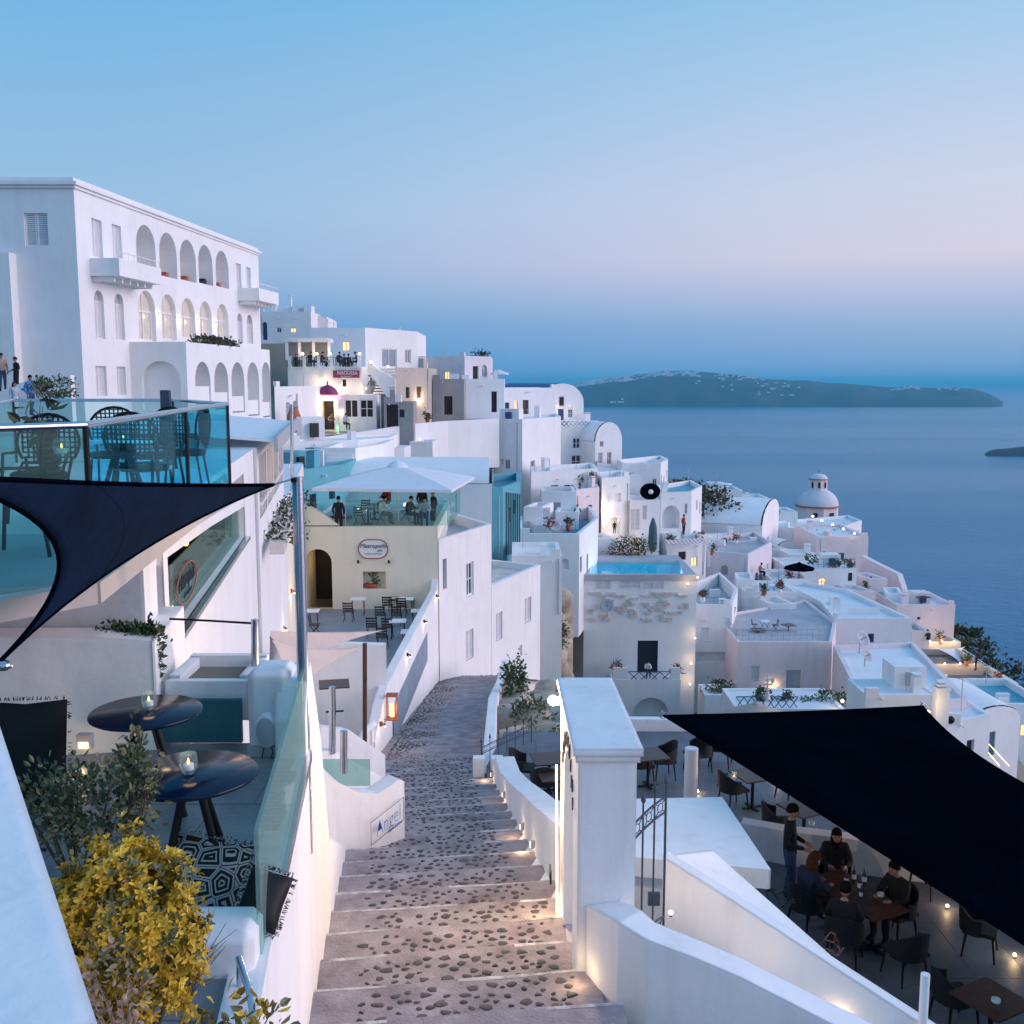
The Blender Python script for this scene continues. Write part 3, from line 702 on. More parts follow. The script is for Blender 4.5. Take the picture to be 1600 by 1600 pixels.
# ================================================================ SETTING: sea, islands
SEA = -200.
s_ = MB(); s_.quad((-90000, -4000, SEA), (90000, -4000, SEA), (90000, 110000, SEA), (-90000, 110000, SEA)); tag(s_.build('sea', 'sea'), kind='structure')
def interp(tab, x):
    if x <= tab[0][0]: return tab[0][1]
    for (a, b), (c, d) in zip(tab, tab[1:]):
        if x <= c: return b+(d-b)*(x-a)/(c-a)
    return tab[-1][1]
from mathutils import noise as NZ
def island(name, prof, base_py, thick, seed, mt='island', nx=240, ny=44):
    Y0 = SEA/ray(800, base_py).z; mb = MB(); vs = []; fs = []; x0, x1 = prof[0][0], prof[-1][0]
    for j in range(ny+1):
        t = j/ny
        for i in range(nx+1):
            px = x0+(x1-x0)*i/nx; x = ray(px, base_py).x*Y0; ht = max(0, (ZAT(interp(prof, px), Y0+thick*.45)-SEA))
            # steep cliff to the water, rounded ridge, slope away behind
            k = min(1, (t/.22))**.7*.62+.38*min(1, t/.45) if t < .45 else max(0, 1-((t-.45)/.55)**1.6)
            y = Y0+thick*t+NZ.noise(V((px*.02, 3, seed)))*thick*.05
            nz = NZ.fractal(V((x*.0022, y*.0022, seed)), .9, 2.1, 7)*.05+NZ.fractal(V((x*.010, y*.016, seed+9)), 1., 2., 4)*.022
            z = SEA-3+max(0, ht*(k+nz*min(1, t*5)*(1-abs(t-.45)*.6))+min(3, ht*.3)*(t > .01))
            vs.append(V((ray(px, base_py).x*y, y, z)))
    for j in range(ny):
        for i in range(nx): fs.append((j*(nx+1)+i, j*(nx+1)+i+1, (j+1)*(nx+1)+i+1, (j+1)*(nx+1)+i))
    mb.add(vs, fs, 0, True); o = mb.build(name, mt); return tag(o, kind='structure'), vs, nx, ny
big = [(780, 633), (830, 612), (880, 603), (905, 598), (940, 592), (985, 588), (1030, 582), (1075, 579), (1110, 582), (1150, 586), (1200, 592), (1260, 596), (1330, 601), (1390, 606), (1420, 603), (1445, 606), (1490, 605), (1520, 608), (1545, 615), (1560, 624), (1570, 635), (1574, 638)]
io, ivs, inx, iny = island('island_hills', big, 636, 2600, 3.1)
island('islet', [(1533, 714), (1540, 707), (1552, 702), (1575, 700), (1600, 697), (1640, 692), (1720, 698), (1760, 714)], 713, 160, 8.2, nx=50, ny=14)
island('far_island_hills', [(1430, 603), (1460, 598), (1482, 594), (1497, 596), (1530, 600), (1580, 598), (1640, 596), (1720, 602)], 604, 9000, 5.5, nx=60, ny=10)
# white hamlets on the far ridge read as one mass
mb = MB(); r_ = random.Random(4)
for (pa, pb, n, tlo, thi) in ((895, 990, 260, .26, .45), (1000, 1090, 130, .28, .44), (1120, 1190, 40, .34, .44), (1090, 1250, 30, .1, .3), (1395, 1440, 30, .3, .44), (960, 980, 8, .02, .05), (1470, 1500, 10, .3, .42)):
    for _ in range(n):
        px = r_.uniform(pa, pb); i = int((px-780)/(1574-780)*inx); j = int(r_.uniform(tlo, thi)*iny); p = ivs[j*(inx+1)+min(i, inx)]
        w_ = r_.uniform(8, 22); mb.box((p.x+r_.uniform(-30, 30), p.y-10, p.z+4), (w_*1.5, w_, r_.uniform(8, 15)))
tag(mb.build('hamlet_houses', 'roof_white'), 'white specks of hamlets along the ridge of the far island', 'village', kind='stuff')
# ================================================================ STAIRWAY
LEFT = [(4, -1.2), (8.4, -1.71), (14.7, -2.57), (20, -3.2), (26.5, -3.62), (35, -3.64), (46, -3.40), (60, -1.)]
RIGHT = [(4, 1.4), (8.4, .64), (10.45, .56), (11.7, .27), (14.1, 0), (19.3, -.49), (23.4, -.88), (33.6, -.98), (46, -.70), (60, 2.5)]
YS, DY, RISE = 5.96, .88, .2288
def zstair(Y): 
    if Y < 26.2: return -5.6-.26*(Y-8.4)
    return -10.23-.17*(Y-26.2)
stair = empty('stairs', (0, 5, -5)); tag(stair, kind='structure')
NST = 23; SK = .36
def skewY(Y, x): return Y+(x-interp(LEFT, Y))/2.4*SK
steps = []
for i in range(NST):
    Ya, Yb = YS+i*DY, YS+(i+1)*DY; zt = -5.6-.26*(Ya-8.4)+.02; mb = MB()
    xs = [0, .25, .5, .75, 1]; fr = []; bk = []
    for q in xs:
        xa = interp(LEFT, Ya)-.12+(interp(RIGHT, Ya)+(.3 if Ya > 9.6 else .06)-interp(LEFT, Ya)+.12)*q; jit = (NZ.noise(V((q*6, i*2.3, 1)))*.035)
        fr.append(V((xa, Ya+SK*q+jit*0, zt))); bk.append(V((xa-.03, Yb+SK*q+NZ.noise(V((q*6, (i+1)*2.3, 1)))*.035, zt-.03)))
    n = len(xs); lowf = [p-V((0, 0, .5)) for p in fr]; lowb = [p-V((0, 0, .55)) for p in bk]
    mb.add(fr+bk+lowb, [(k, k+1, n+k+1, n+k) for k in range(n-1)]+[(n+k, n+k+1, 2*n+k+1, 2*n+k) for k in range(n-1)])
    so_ = mb.build('step', 'cement', stair); steps.append((Ya, Yb, zt))
    # worn whitewashed nosing along the lip that drops to the next step
    if i < 21:
        e = MB(); lw = .05
        for k in range(n-1):
            lr = random.Random(i*9+k)
            if k in (1, 2) and lr.random() < .75: continue
            a, b = bk[k], bk[k+1]; wa = lw*lr.uniform(.6, 1.3)
            e.quad(a+V((0, -wa, .004)), b+V((0, -wa*.8, .004)), b+V((0, .004, .003)), a+V((0, .004, .003))); e.quad(a+V((0, .004, .003)), b+V((0, .004, .003)), b+V((0, .004, -.05)), a+V((0, .004, -.05)))
        if e.f: e.build('nosing', 'step_edge', so_)
# cobbled ramp below the steps
mb = MB(); Yr = YS+NST*DY; N = 44; vs = []; fs = []
for i in range(N+1):
    Y = Yr+(62-Yr)*i/N; drop = max(0, Y-46.5)*.16
    for q in range(9): x = interp(LEFT, Y)-.3+(interp(RIGHT, Y)-interp(LEFT, Y)+.6)*q/8; vs.append(V((x, Y+SK*q/8, zstair(Y)-drop+NZ.noise(V((x*1.3, Y*1.3, 0)))*.03)))
for i in range(N):
    for q in range(8): fs.append((i*9+q, i*9+q+1, (i+1)*9+q+1, (i+1)*9+q))
mb.add(vs, fs, 0, True); mb.build('ramp', 'cement', stair)
e = MB(); Y = 26.3; e.box(((interp(LEFT, Y)+interp(RIGHT, Y))/2, Y+.2, zstair(Y)+.03), (2.6, .07, .05), .13); e.build('nosing', 'step_edge', stair)
# pebbles set in the cement: the nearest are parts, the rest one mass
pb_mesh = []
for k in range(9):
    m_ = MB(); rr_ = random.Random(60+k); n = 9; el2 = rr_.uniform(.7, 1.15); ring = [(1+rr_.uniform(-.2, .17))*(el2 if j % 3 else 1) for j in range(n)]; vs = []; fs = []
    for lv, (sc, z) in enumerate(((1, -.4), (1, .3), (.72, .8), (.3, 1.))):
        for j in range(n): vs.append(V((math.cos(2*math.pi*j/n)*ring[j]*sc, math.sin(2*math.pi*j/n)*ring[j]*sc, z)))
    for lv in range(3):
        for j in range(n): fs.append((lv*n+j, lv*n+(j+1) % n, (lv+1)*n+(j+1) % n, (lv+1)*n+j))
    fs.append(tuple(range(3*n, 4*n))); me = bpy.data.meshes.new('pebble'); me.from_pydata(vs, [], fs); me.materials.append(MT('pebble')); me.polygons.foreach_set('use_smooth', [True]*len(fs)); me.update(); pb_mesh.append((me, vs, fs))
mass = MB(); cnt = 0; placed = []; rp = random.Random(21)
for i, (Ya, Yb, zt) in enumerate(steps):
    if Yb < 8.2: continue
    tries = 0; row = []
    want = 72 if i < 8 else 76
    while len(row) < want and tries < 900:
        tries += 1; Y = rp.uniform(Ya+.12, Yb-.12); q = rp.uniform(.05, .97); x = interp(LEFT, Ya)+.18+(interp(RIGHT, Ya)-interp(LEFT, Ya)-.3)*q; yy = Y+SK*q
        if q < .12 and rp.random() < .5: continue
        rx = rp.uniform(.026, .064); ry = rx*rp.uniform(.55, .95)
        if any((x-a)**2+(yy-b)**2 < (.85*(rx+c)+.018)**2 for a, b, c in row): continue
        row.append((x, yy, rx)); me, pv, pf = rp.choice(pb_mesh); rz = rp.gauss(0, .5); z = zt-.03*(Y-Ya)/DY+.002
        if cnt < 296:
            o = bpy.data.objects.new('pebble', me); COL.objects.link(o); o.parent = stair; o.location = V((x, yy, z))-W['stairs']; o.scale = (rx, ry, rp.uniform(.008, .018)); o.rotation_euler = (rp.gauss(0, .04), rp.gauss(0, .04), rz); cnt += 1
        else:
            c_, s2 = math.cos(rz), math.sin(rz); h_ = .013; mass.add([V((x+(p.x*rx*c_-p.y*ry*s2), yy+(p.x*rx*s2+p.y*ry*c_), z+p.z*h_)) for p in pv], pf, 0, True)
Y = Yr+.15
while Y < 47:
    nrow = 20 if Y < 36 else 18
    for k in range(nrow):
        q = (k+rp.random()*.8)/nrow; x = interp(LEFT, Y)+.1+(interp(RIGHT, Y)-interp(LEFT, Y)-.15)*q; yy = Y+SK*q+rp.uniform(-.06, .06); rx = rp.uniform(.03, .062); ry = rx*rp.uniform(.6, .95)
        me, pv, pf = rp.choice(pb_mesh); rz = rp.gauss(0, .5); c_, s2 = math.cos(rz), math.sin(rz)
        mass.add([V((x+(p.x*rx*c_-p.y*ry*s2), yy+(p.x*rx*s2+p.y*ry*c_), zstair(yy)+.012+p.z*.018)) for p in pv], pf, 0, True)
    Y += .17 if Y < 36 else .22
po = mass.build('pebbles', 'pebble', stair); po['kind'] = 'stuff'
# whitewashed skirting ramp between steps and the right wall
mb = MB(); ys = [9.4+i*.7 for i in range(22)]
for a, b in zip(ys, ys[1:]):
    def sk(Y, o, dz): return V((interp(RIGHT, Y)+o, Y+.33, zstair(Y)+dz))
    mb.quad(sk(a, -.06, -.02), sk(b, -.06, -.02), sk(b, .3, .17), sk(a, .3, .17)); mb.quad(sk(a, -.06, -.3), sk(b, -.06, -.3), sk(b, -.06, -.02), sk(a, -.06, -.02))
mb.build('skirting', 'stucco', stair)
# ================================================================ LEFT FOREGROUND: terrace with round tables
# near parapet in the corner of the view
mb = MB(); a, b = P(152, 1605, 1.9), P(-12, 1085, 4.05); mb.prism([(a.x, a.y), (b.x, b.y), (b.x-1.2, b.y-.2), (a.x-1.6, a.y-.9)], -4.5, [-1.27, -1.31, -1.29, -1.25]); o = mb.build('parapet', 'stucco', None, (a.x, a.y, -4.5)); tag(o, 'smooth white parapet cutting off the bottom left corner', 'wall')
FZ = -3.25
tf = empty('terrace_floor', (-3, 7, FZ)); tag(tf, kind='structure')
mb = MB(); mb.prism([(-1.45, 5.5), (-1.86, 8.95), (-5.4, 8.95), (-5.4, 3.6), (-1.3, 4.2)], FZ-.3, FZ-.012); mb.build('slab', 'slate', tf)
rt = random.Random(3)
for i in range(6):
    for j in range(7):
        x0, y0 = -5.3+i*.6+(.3 if j % 2 else 0), 4.2+j*.68
        xr = interp([(4, -1.28), (5.5, -1.5), (8.95, -1.92)], y0+.3)
        x1 = min(x0+.595, xr); 
        if x1-x0 < .08: continue
        mb = MB(); mb.prism([(x0, y0), (x1, y0), (x1, y0+.672), (x0, y0+.672)], FZ-.01, FZ+rt.uniform(.0, .004)); mb.build('tile', 'slate', tf)
# wall between terrace and stairs, its glass panel and rail
run_wall('stair_wall', 'white wall under the frosted glass panel left of the steps', [(-1.15, 3.8, -3.2), (-1.36, 5.3, -3.22), (-1.62, 7.2, -3.25), (-1.78, 8.55, -3.25)], .2, -8.2, side=1)
run_wall('wall_end', 'rounded white wall end post beside the glass panel top', [(-1.79, 8.56, -2.9), (-1.80, 8.7, -2.6), (-1.86, 9.2, -2.56), (-1.98, 10.2, -3.6), (-2.1, 11.2, -5.2), (-2.5, 14.6, -6.9)], .26, [-8.2]*6, side=1)
g = empty('glass_windbreak', (-1.6, 7, FZ), 'frosted green glass panel along the terrace edge above the steps', 'glass panel')
mb = MB(); panel(mb, (-1.43, 5.45), (-1.83, 8.75), -3.27, -2.48, -3.27, -2.48, .024); mb.build('pane', 'glass_frost', g)
mb = MB(); panel(mb, (-1.395, 5.3), (-1.80, 8.75), -3.33, -3.235, -3.33, -3.235, .05); mb.build('rail', 'steel', g)
# back wall of the terrace with rounded top
run_wall('terrace_wall', 'white plastered wall behind the black cushion and round tables', [(-5.6, 8.3, -2.12), (-4.6, 8.5, -2.15), (-3.6, 8.7, -2.2), (-3.16, 8.78, -2.26)], .35, -5.)
run_wall('side_wall', 'low white wall running back from the terrace wall corner', [(-3.15, 8.8, -2.26), (-3.4, 10.4, -2.3)], .3, -5., side=1)
mb = MB(); c = P(423, 1110, 8.75); mb.box((c.x, 8.85, -2.9), (.36, .42, .82)); o = mb.build('wall_pier', 'stucco', None, (c.x, 8.85, -3.3)); tag(o, 'white rounded pier with the oval speaker on it', 'wall'); mb = MB()
o.modifiers.new('round', 'BEVEL').width = .05
mb = MB(); mb.box((c.x, 8.625, FZ+.045), (.37, .025, .1)); tag(mb.build('skirting_board', 'grey_paint', None, (c.x, 8.62, FZ)), 'dark grey skirting at the foot of the white pier', 'skirting')
sp = empty('speaker', (c.x, 8.62, -2.95), 'oval outdoor speaker mounted on the white pier', 'speaker'); q = P(418, 1139, 8.63)
mb = MB(); mb.lathe((0, 0, 0), [(.15, 0), (.15, .05), (.13, .075), (.001, .08)], 22, sx=.72, sy=1.05)
for v in mb.v: v.x, v.y, v.z = v.x+q.x, 8.635-v.z, v.y+q.z
mb.build('housing', 'white_paint', sp); mb = MB(); mb.lathe((0, 0, .081), [(.115, 0), (.1, .006), (.001, .007)], 22, sx=.72, sy=1.1)
for v in mb.v: v.x, v.y, v.z = v.x+q.x, 8.635-v.z, v.y+q.z
mb.build('grille', 'grey_paint', sp)
MB().tube([(q.x-.03, 8.6, q.z-.16), (q.x-.05, 8.59, q.z-.25), (q.x+.0, 8.6, q.z-.3), (q.x+.05, 8.6, q.z-.2), (q.x+.03, 8.61, q.z-.15)], .005, 5).build('cable', 'black', sp)
# planter with white rim and a small ball tree
pl = empty('planter', (-2.75, 9.3, -3.3), 'long white planter trough behind the tables', 'planter')
A_, B_ = P(268, 1128, 9.1), P(395, 1140, 9.1)
mb = MB(); mb.box(((A_.x+B_.x)/2, 9.02, -2.86), (B_.x-A_.x, .1, .36)); mb.box(((A_.x+B_.x)/2, 9.75, -2.83), (B_.x-A_.x, .1, .38)); mb.box((A_.x+.05, 9.385, -2.84), (.1, .62, .37)); mb.box((B_.x-.05, 9.385, -2.84), (.1, .62, .37)); mb.build('trough', 'stucco', pl)
MB().box(((A_.x+B_.x)/2, 9.385, -2.86), (B_.x-A_.x-.2, .63, .22)).build('soil', 'earth', pl)
mb = MB(); mb.box(((A_.x+B_.x)/2-.1, 8.93, -3.03), (B_.x-A_.x+.1, .05, .4)); mb.build('front_board', 'teal_door', pl)
q = P(353, 1110, 9.35); bush('ball_tree', 'small clipped ball tree growing in the white planter', (q.x, 9.35, q.z), (.12, .12, .11), 900, .045, .025, ['leaf_dark', 'leaf_green'], 11, (q.x, 9.35, -2.76), 30, .25, cat='tree')
# round tables and candles
rt1 = round_table(h=.80); c1 = PZ(228, 1110, FZ+.80); place(rt1, (c1.x, c1.y, FZ), .3); tag(rt1, 'round black glass table nearer the back wall', 'table', 'round tables on the terrace')
rt2 = copy_tree(rt1); c2 = PZ(300, 1207, FZ+.80); place(rt2, (c2.x, c2.y, FZ), 0); tag(rt2, 'round navy glass table in front, beside the glass panel', 'table')
cg = candle_glass(); q = PZ(233, 1107, FZ+.802); place(cg, q, 0, 1.12); tag(cg, 'lit candle glass on the rear round table', 'candle', 'candle glasses'); W[cg.name] = V((0, 0, 0)); warm_light((0, 0, .16), .5, cg)
q2 = PZ(295, 1208, FZ+.802); cg2 = copy_tree(cg); place(cg2, q2, 0, 1.15); tag(cg2, 'lit candle glass on the front round table', 'candle')
# step light on the back wall and its glow
q = P(133, 1158, 8.42); t = empty('step_light', q, 'square grey step light on the white wall behind the shrubs', 'lamp'); MB().box(q, (.12, .08, .13)).build('housing', 'grey_paint', t); MB().box(q+V((0, -.042, -.02)), (.08, .01, .05)).build('diffuser', 'bulb', t); warm_light(q+V((0, -.16, -.18)), 2.2, t)
# cushions
def cushion(name, label, c, sz, rz, rx, ry, mt, fringe=None):
    t = empty(name, c, label, 'cushion'); n = 10; vs = []; fs = []; m = MX.Rotation(rz, 3, 'Z') @ MX.Rotation(ry, 3, 'Y') @ MX.Rotation(rx, 3, 'X'); c = V(c)
    for sg in (1, -1):
        for i in range(n+1):
            for j in range(n+1):
                u, v = i/n*2-1, j/n*2-1; k = ((1-abs(u)**3)*(1-abs(v)**3))**.55; pin = 1-.06*(1-abs(u*v)); vs.append(c+m @ V((u*sz[0]/2*pin, v*sz[1]/2*pin, sg*sz[2]/2*k)))
    o = (n+1)**2
    for s in (0, 1):
        for i in range(n):
            for j in range(n): f = (s*o+i*(n+1)+j, s*o+(i+1)*(n+1)+j, s*o+(i+1)*(n+1)+j+1, s*o+i*(n+1)+j+1); fs.append(f if s == 0 else f[::-1])
    mb = MB(); mb.add(vs, fs, 0, True); mb.build('pad', mt, t)
    if fringe:
        f = MB(); r = random.Random(5)
        for k in range(220):
            s = r.random(); e_ = r.choice('abcd'); u, v = {'a': (2*s-1, -1), 'b': (2*s-1, 1), 'c': (-1, 2*s-1), 'd': (1, 2*s-1)}[e_]; p = c+m @ V((u*sz[0]/2, v*sz[1]/2, 0)); d = (m @ V((u if abs(u) == 1 else 0, v if abs(v) == 1 else 0, 0))+rv(r)*.5).normalized()
            f.tube([p, p+d*.03], [.004, .002], 3, cap=False)
        f.build('fringe', fringe, t)
    return t
cushion('cushion', 'tall black fringed cushion leaning on the white wall at left', P(42, 1190, 7.6), (.62, .95, .16), .1, R(84), 0, 'black', 'black')
cushion('cushion', 'black and white leaf patterned cushion behind the yellow shrub', P(318, 1375, 5.95), (.5, .5, .14), R(-8), R(52), R(6), 'leaf_cloth', 'leaf_cloth')
cushion('cushion', 'dark tasselled cushion hanging over the low white wall corner', P(412, 1405, 5.75), (.26, .34, .1), R(10), R(50), R(25), 'black', 'leaf_cloth')
mb = MB(); mb.prism([(-2.3, 5.25), (-1.42, 5.25), (-1.44, 5.62), (-2.3, 5.62)], -5.6, -3.0); o = mb.build('low_wall', 'stucco', None, (-1.8, 5.4, -5.6)); o.modifiers.new('round', 'BEVEL').width = .05; tag(o, 'low white wall end under the leaf patterned cushion', 'wall')
t = empty('handrail', P(390, 1550, 5.1), 'bent grey steel handrail by the low white wall', 'handrail'); MB().tube([P(402, 1625, 4.75), P(390, 1550, 4.95), P(373, 1497, 5.15)], .02, 10).build('rail', 'steel', t); MB().tube([P(374, 1503, 5.14), P(374, 1640, 5.14)], .016, 8).build('post', 'steel', t)
# shrubs
bush('yellow_shrub', 'bright yellow leaved euonymus shrub in the bottom left foreground', P(205, 1455, 4.35), (.34, .28, .46), 3400, .037, .018, ['leaf_olive', 'leaf_sage', 'leaf_yellow', 'leaf_yellow', 'leaf_yellow', 'leaf_yellow'], 31, P(205, 1700, 4.4), 150, .075, rosette=5, hollow=.5)
bush('green_shrub', 'loose grey green shrub with long stems beside the black cushion', P(120, 1258, 5.3), (.38, .3, .25), 1000, .05, .03, ['leaf_dark', 'leaf_dark', 'leaf_sage'], 41, P(130, 1420, 5.3), 70, .16, hollow=.2)
bush('green_shrub', 'upright grey green shrub in front of the rear round table', P(215, 1222, 5.2), (.10, .10, .26), 340, .05, .03, ['leaf_dark', 'leaf_sage', 'leaf_sage'], 42, P(190, 1420, 5.2), 36, .2, hollow=.2)
bush('variegated_shrub', 'pale variegated sprig at the bottom edge by the handrail', P(365, 1600, 4.4), (.2, .12, .12), 130, .07, .036, ['leaf_sage', 'leaf_olive', 'leaf_yellow'], 43, P(360, 1700, 4.4), 22, .22)
bush('dry_shrub', 'bare dry twigs and pale dead leaves within the yellow shrub', P(180, 1530, 4.05), (.12, .1, .22), 260, .04, .025, ['dry_stem', 'leaf_sage'], 44, P(200, 1660, 4.1), 26, .2, sm='dry_stem')
t = empty('twigs', P(300, 1560, 4.6), 'thin bare purple twigs spreading right of the yellow shrub', 'twigs'); mb = MB(); r_ = random.Random(8)
for k in range(14):
    a = P(285+r_.uniform(-20, 20), 1560, 4.6); b = P(r_.uniform(300, 355), r_.uniform(1430, 1530), 4.65); mb.tube([a, a.lerp(b, .5)+rv(r_)*.02, b], [.004, .003, .0015], 4); mb.tube([a.lerp(b, .6), b+rv(r_)*.06], [.002, .001], 4)
mb.build('stem', 'stem', t)
# white planter box with dark shrub beside the restaurant corner
bush('dark_shrub', 'dark green shrub spilling over the wall under the navy sail', P(200, 997, 9.05), (.3, .16, .1), 900, .06, .035, ['leaf_dark', 'leaf_green'], 51, P(205, 1020, 9.1), 40, .25)
bush('dark_shrub', 'dark trailing plant hanging at the terrace wall corner', P(236, 1020, 9.0), (.07, .07, .2), 420, .07, .03, ['leaf_dark', 'leaf_green'], 52, P(235, 1060, 9.0), 20, .3)
# lower-left spaces beyond the terrace: signed curved wall
pts = []
for (px, py, pb_) in ((500, 1196, 0), (528, 1222, 0), (560, 1238, 0), (590, 1240, 0), (612, 1226, 0), (624, 1217, 0), (632, 1221, 0)):
    Y = 14.4+(px-500)/132*1.25; q = P(px, py, Y); pts.append((q.x, q.y, q.z))
sw = run_wall('curved_wall', 'curved white wall with blue script sign beside the steps', pts, .28, -8.3, side=1)
sg = empty('sign', P(600, 1285, 15.1), 'blue handwritten script sign on the curved white wall', 'sign')
a3, b3 = V(pts[2]), V(pts[5]); ud = V((b3.x-a3.x, b3.y-a3.y, 0)).normalized(); nr = V((ud.y, -ud.x, 0)); md = P(603, 1284, 15.32)+nr*.03
W[sg.name] = V(sg.location)
text_mesh('Angel', .34, 'lettering', mat('sign_blue', (.01, .10, .55), .4, 0), sg, md, (ud+V((0, 0, .33))).normalized(), nr, .5, sx=.7, thin=-.012)
text_mesh('cave suites', .07, 'lettering', 'sign_blue', sg, md+ud*.16-V((0, 0, .12)), (ud+V((0, 0, .3))).normalized(), nr, .1)
mb = MB(); fu = (ud+V((0, 0, .3))).normalized(); fv = V((0, 0, 1))
for p, q in (((-.34, -.17), (.36, -.17)), ((.36, -.17), (.36, .2)), ((.36, .2), (-.34, .2)), ((-.34, .2), (-.34, -.17))): mb.tube([md+fu*p[0]+fv*p[1], md+fu*q[0]+fv*q[1]], .006, 4)
mb.build('frame', 'steel', sg)
# ================================================================ RIGHT: gate portal, walls, terrace
t = empty('gate_portal', (.88, 9.95, -5.7), 'tall white gate portal with arched opening beside the steps', 'gateway')
ZP = -3.33
hol = [dict(u0=.52, u1=1.62, z0=-5.7, z1=-3.72, kind='hole', arch=.5, dep=.5)]
mb = MB(); fp = [V((.60, 8.9)), V((1.13, 8.9)), V((1.06, 11.02)), V((.545, 11.02))]
def hf(L): return [dict(hol[0])]
wall(mb, fp[0], fp[1], -6.6, ZP, [])
wall(mb, fp[1], fp[2], -6.6, ZP, [dict(u0=.5, u1=1.6, z0=-6.3, z1=-3.72, kind='hole', arch=.5, dep=.02)])
wall(mb, fp[2], fp[3], -6.6, ZP, [])
wall(mb, fp[3], fp[0], -6.6, ZP, [dict(u0=.52, u1=1.62, z0=-6.3, z1=-3.72, kind='hole', arch=.5, dep=.5)])
mb.build('wall', 'stucco', t)
mb = MB(); mb.prism([(.55, 8.83), (1.18, 8.83), (1.11, 11.07), (.5, 11.07)], ZP-.0, ZP+.07); mb.prism([(.575, 8.86), (1.155, 8.86), (1.085, 11.04), (.52, 11.04)], ZP-.07, ZP-.002); mb.build('cap', 'stucco', t)
mb = MB(); mb.box((.83, 9.95, -5.92), (.5, 1.1, .12)); mb.build('threshold', 'roof_grey', t)
ul = (V((.60, 8.9, 0))-V((.545, 11.02, 0))).normalized()
for k, ch in enumerate('SANTORINI'):
    a = math.pi*(.12+.76*k/8); cy = 9.98-.62*math.cos(a)*-1; q = V((.562+.0, 11.02-(1.07-.66*math.cos(a))*1.0, -4.22+.62*math.sin(a))); q.x = .545+(11.02-q.y)*.026-.012
    text_mesh(ch, .19, 'lettering', 'iron', t, q, (ul*math.sin(a)*1+V((0, 0, math.cos(a)))).normalized() if False else ul, V((-1, 0, 0)), .15, ext=.008)
# lit strip lamp at the foot and flood lamp at the head of the portal
q = V((.62, 8.72, zstair(8.9)+.3)); lp = empty('bollard_lamp', q, 'round white lamp lit at the foot of the gate portal', 'lamp'); mb = MB(); mb.lathe(q-V((0, 0, .3)), [(.085, 0), (.085, .2), (.12, .22), (.12, .27), (.1, .28)], 18); mb.build('body', 'white_paint', lp); MB().lathe(q-V((0, 0, .022)), [(.06, 0), (.05, .012), (.001, .014)], 14).build('diffuser', 'bulb', lp); warm_light(q+V((-.05, -.05, .12)), 1.6, lp)
q = P(868, 1093, 11.25); lp = empty('flood_lamp', q, 'glaring warm flood lamp beside the gate portal top', 'lamp'); MB().box(q+V((.04, .0, .0)), (.09, .08, .1)).build('housing', 'grey_paint', lp); MB().ball(q+V((-.03, -.03, 0)), .06, 12).build('bulb', mat('flood', (1, .9, .7), .4, 0, emit=(1, .66, .30), es=4), lp); MB().tube([q, q+V((.18, .02, .02))], .015, 6).build('arm', 'black', lp); warm_light(q+V((-.12, -.25, -.02)), 260, lp, .08)
ls = empty('strip_light', (.53, 11.06, zstair(11)), 'vertical warm strip light on the far jamb of the gate portal', 'lamp'); MB().tube([(.52, 11.08, zstair(11)+.1), (.50, 11.08, zstair(11)+2.0)], .012, 6).build('tube', 'bulb', ls); warm_light((.40, 10.95, zstair(11)+.3), 12, ls); warm_light((.36, 11.1, zstair(11)+1.5), 10, ls)
q = P(860, 1366, 10.75); o = MB().box(q, (.02, .2, .14)).build('wall_plate', 'wood_dark', None, q); tag(o, 'small dark red plaque on the wall beside the portal', 'plaque')
# iron gate leaf
def iron_gate(label, a, b, z0, z1, nb=3, spikes=True, arch=.12):
    a, b = V((*a, 0)), V((*b, 0)); d = b-a; t = empty('iron_gate', (a.x, a.y, z0), label, 'gate')
    p = lambda s, z: V((a.x+d.x*s, a.y+d.y*s, z))
    for i in range(nb+1):
        s = i/nb; zt_ = z1+arch*math.sin(math.pi*s*.5)
        MB().tube([p(s, z0), p(s, zt_+(.12 if spikes else 0))], .013 if i in (0, nb) else .01, 6).build('bar', 'iron', t)
        if spikes: MB().lathe(p(s, zt_+.1), [(.012, 0), (.026, .03), (.02, .06), (.001, .14)], 6).build('finial', 'iron', t)
    for zc, hh in ((z1-.1, .16), (z0+.22, .18)):
        f = 1 if zc > (z0+z1)/2 else 0; zz = lambda s, o_: zc+o_+f*arch*math.sin(math.pi*s*.5)
        for o_ in (-hh/2, hh/2): MB().tube([p(k/6, zz(k/6, o_)) for k in range(7)], .012, 6).build('rail', 'iron', t)
        m = MB()
        for i in range(nb):
            c = (i+.5)/nb; w_ = .5/nb; cc = p(c, zz(c, 0)); rr_ = hh*.3
            m.tube([p(c+w_*.0, 0)*0+cc+(d.normalized()*math.cos(x)*rr_)+V((0, 0, math.sin(x)*rr_)) for x in [2*math.pi*k/10 for k in range(11)]], .006, 4)
            for sx in (-1, 1):
                for sz in (-1, 1): m.tube([cc+d.normalized()*sx*rr_*.7+V((0, 0, sz*rr_*.7)), p(c+w_*sx, zz(c+w_*sx, sz*hh/2))], .006, 4)
        m.build('rosettes', 'iron', t)
    return t
a, b = P(984, 1440, 9.55), P(1036, 1470, 10.0)
ig = iron_gate('dark iron gate leaf standing open right of the portal', (a.x, a.y), (b.x, b.y), -5.8, -4.3, 3)
MB().box(P(1021, 1402, 9.9)+V((0, -.03, 0)), (.12, .05, .13)).build('lock', 'iron', ig)
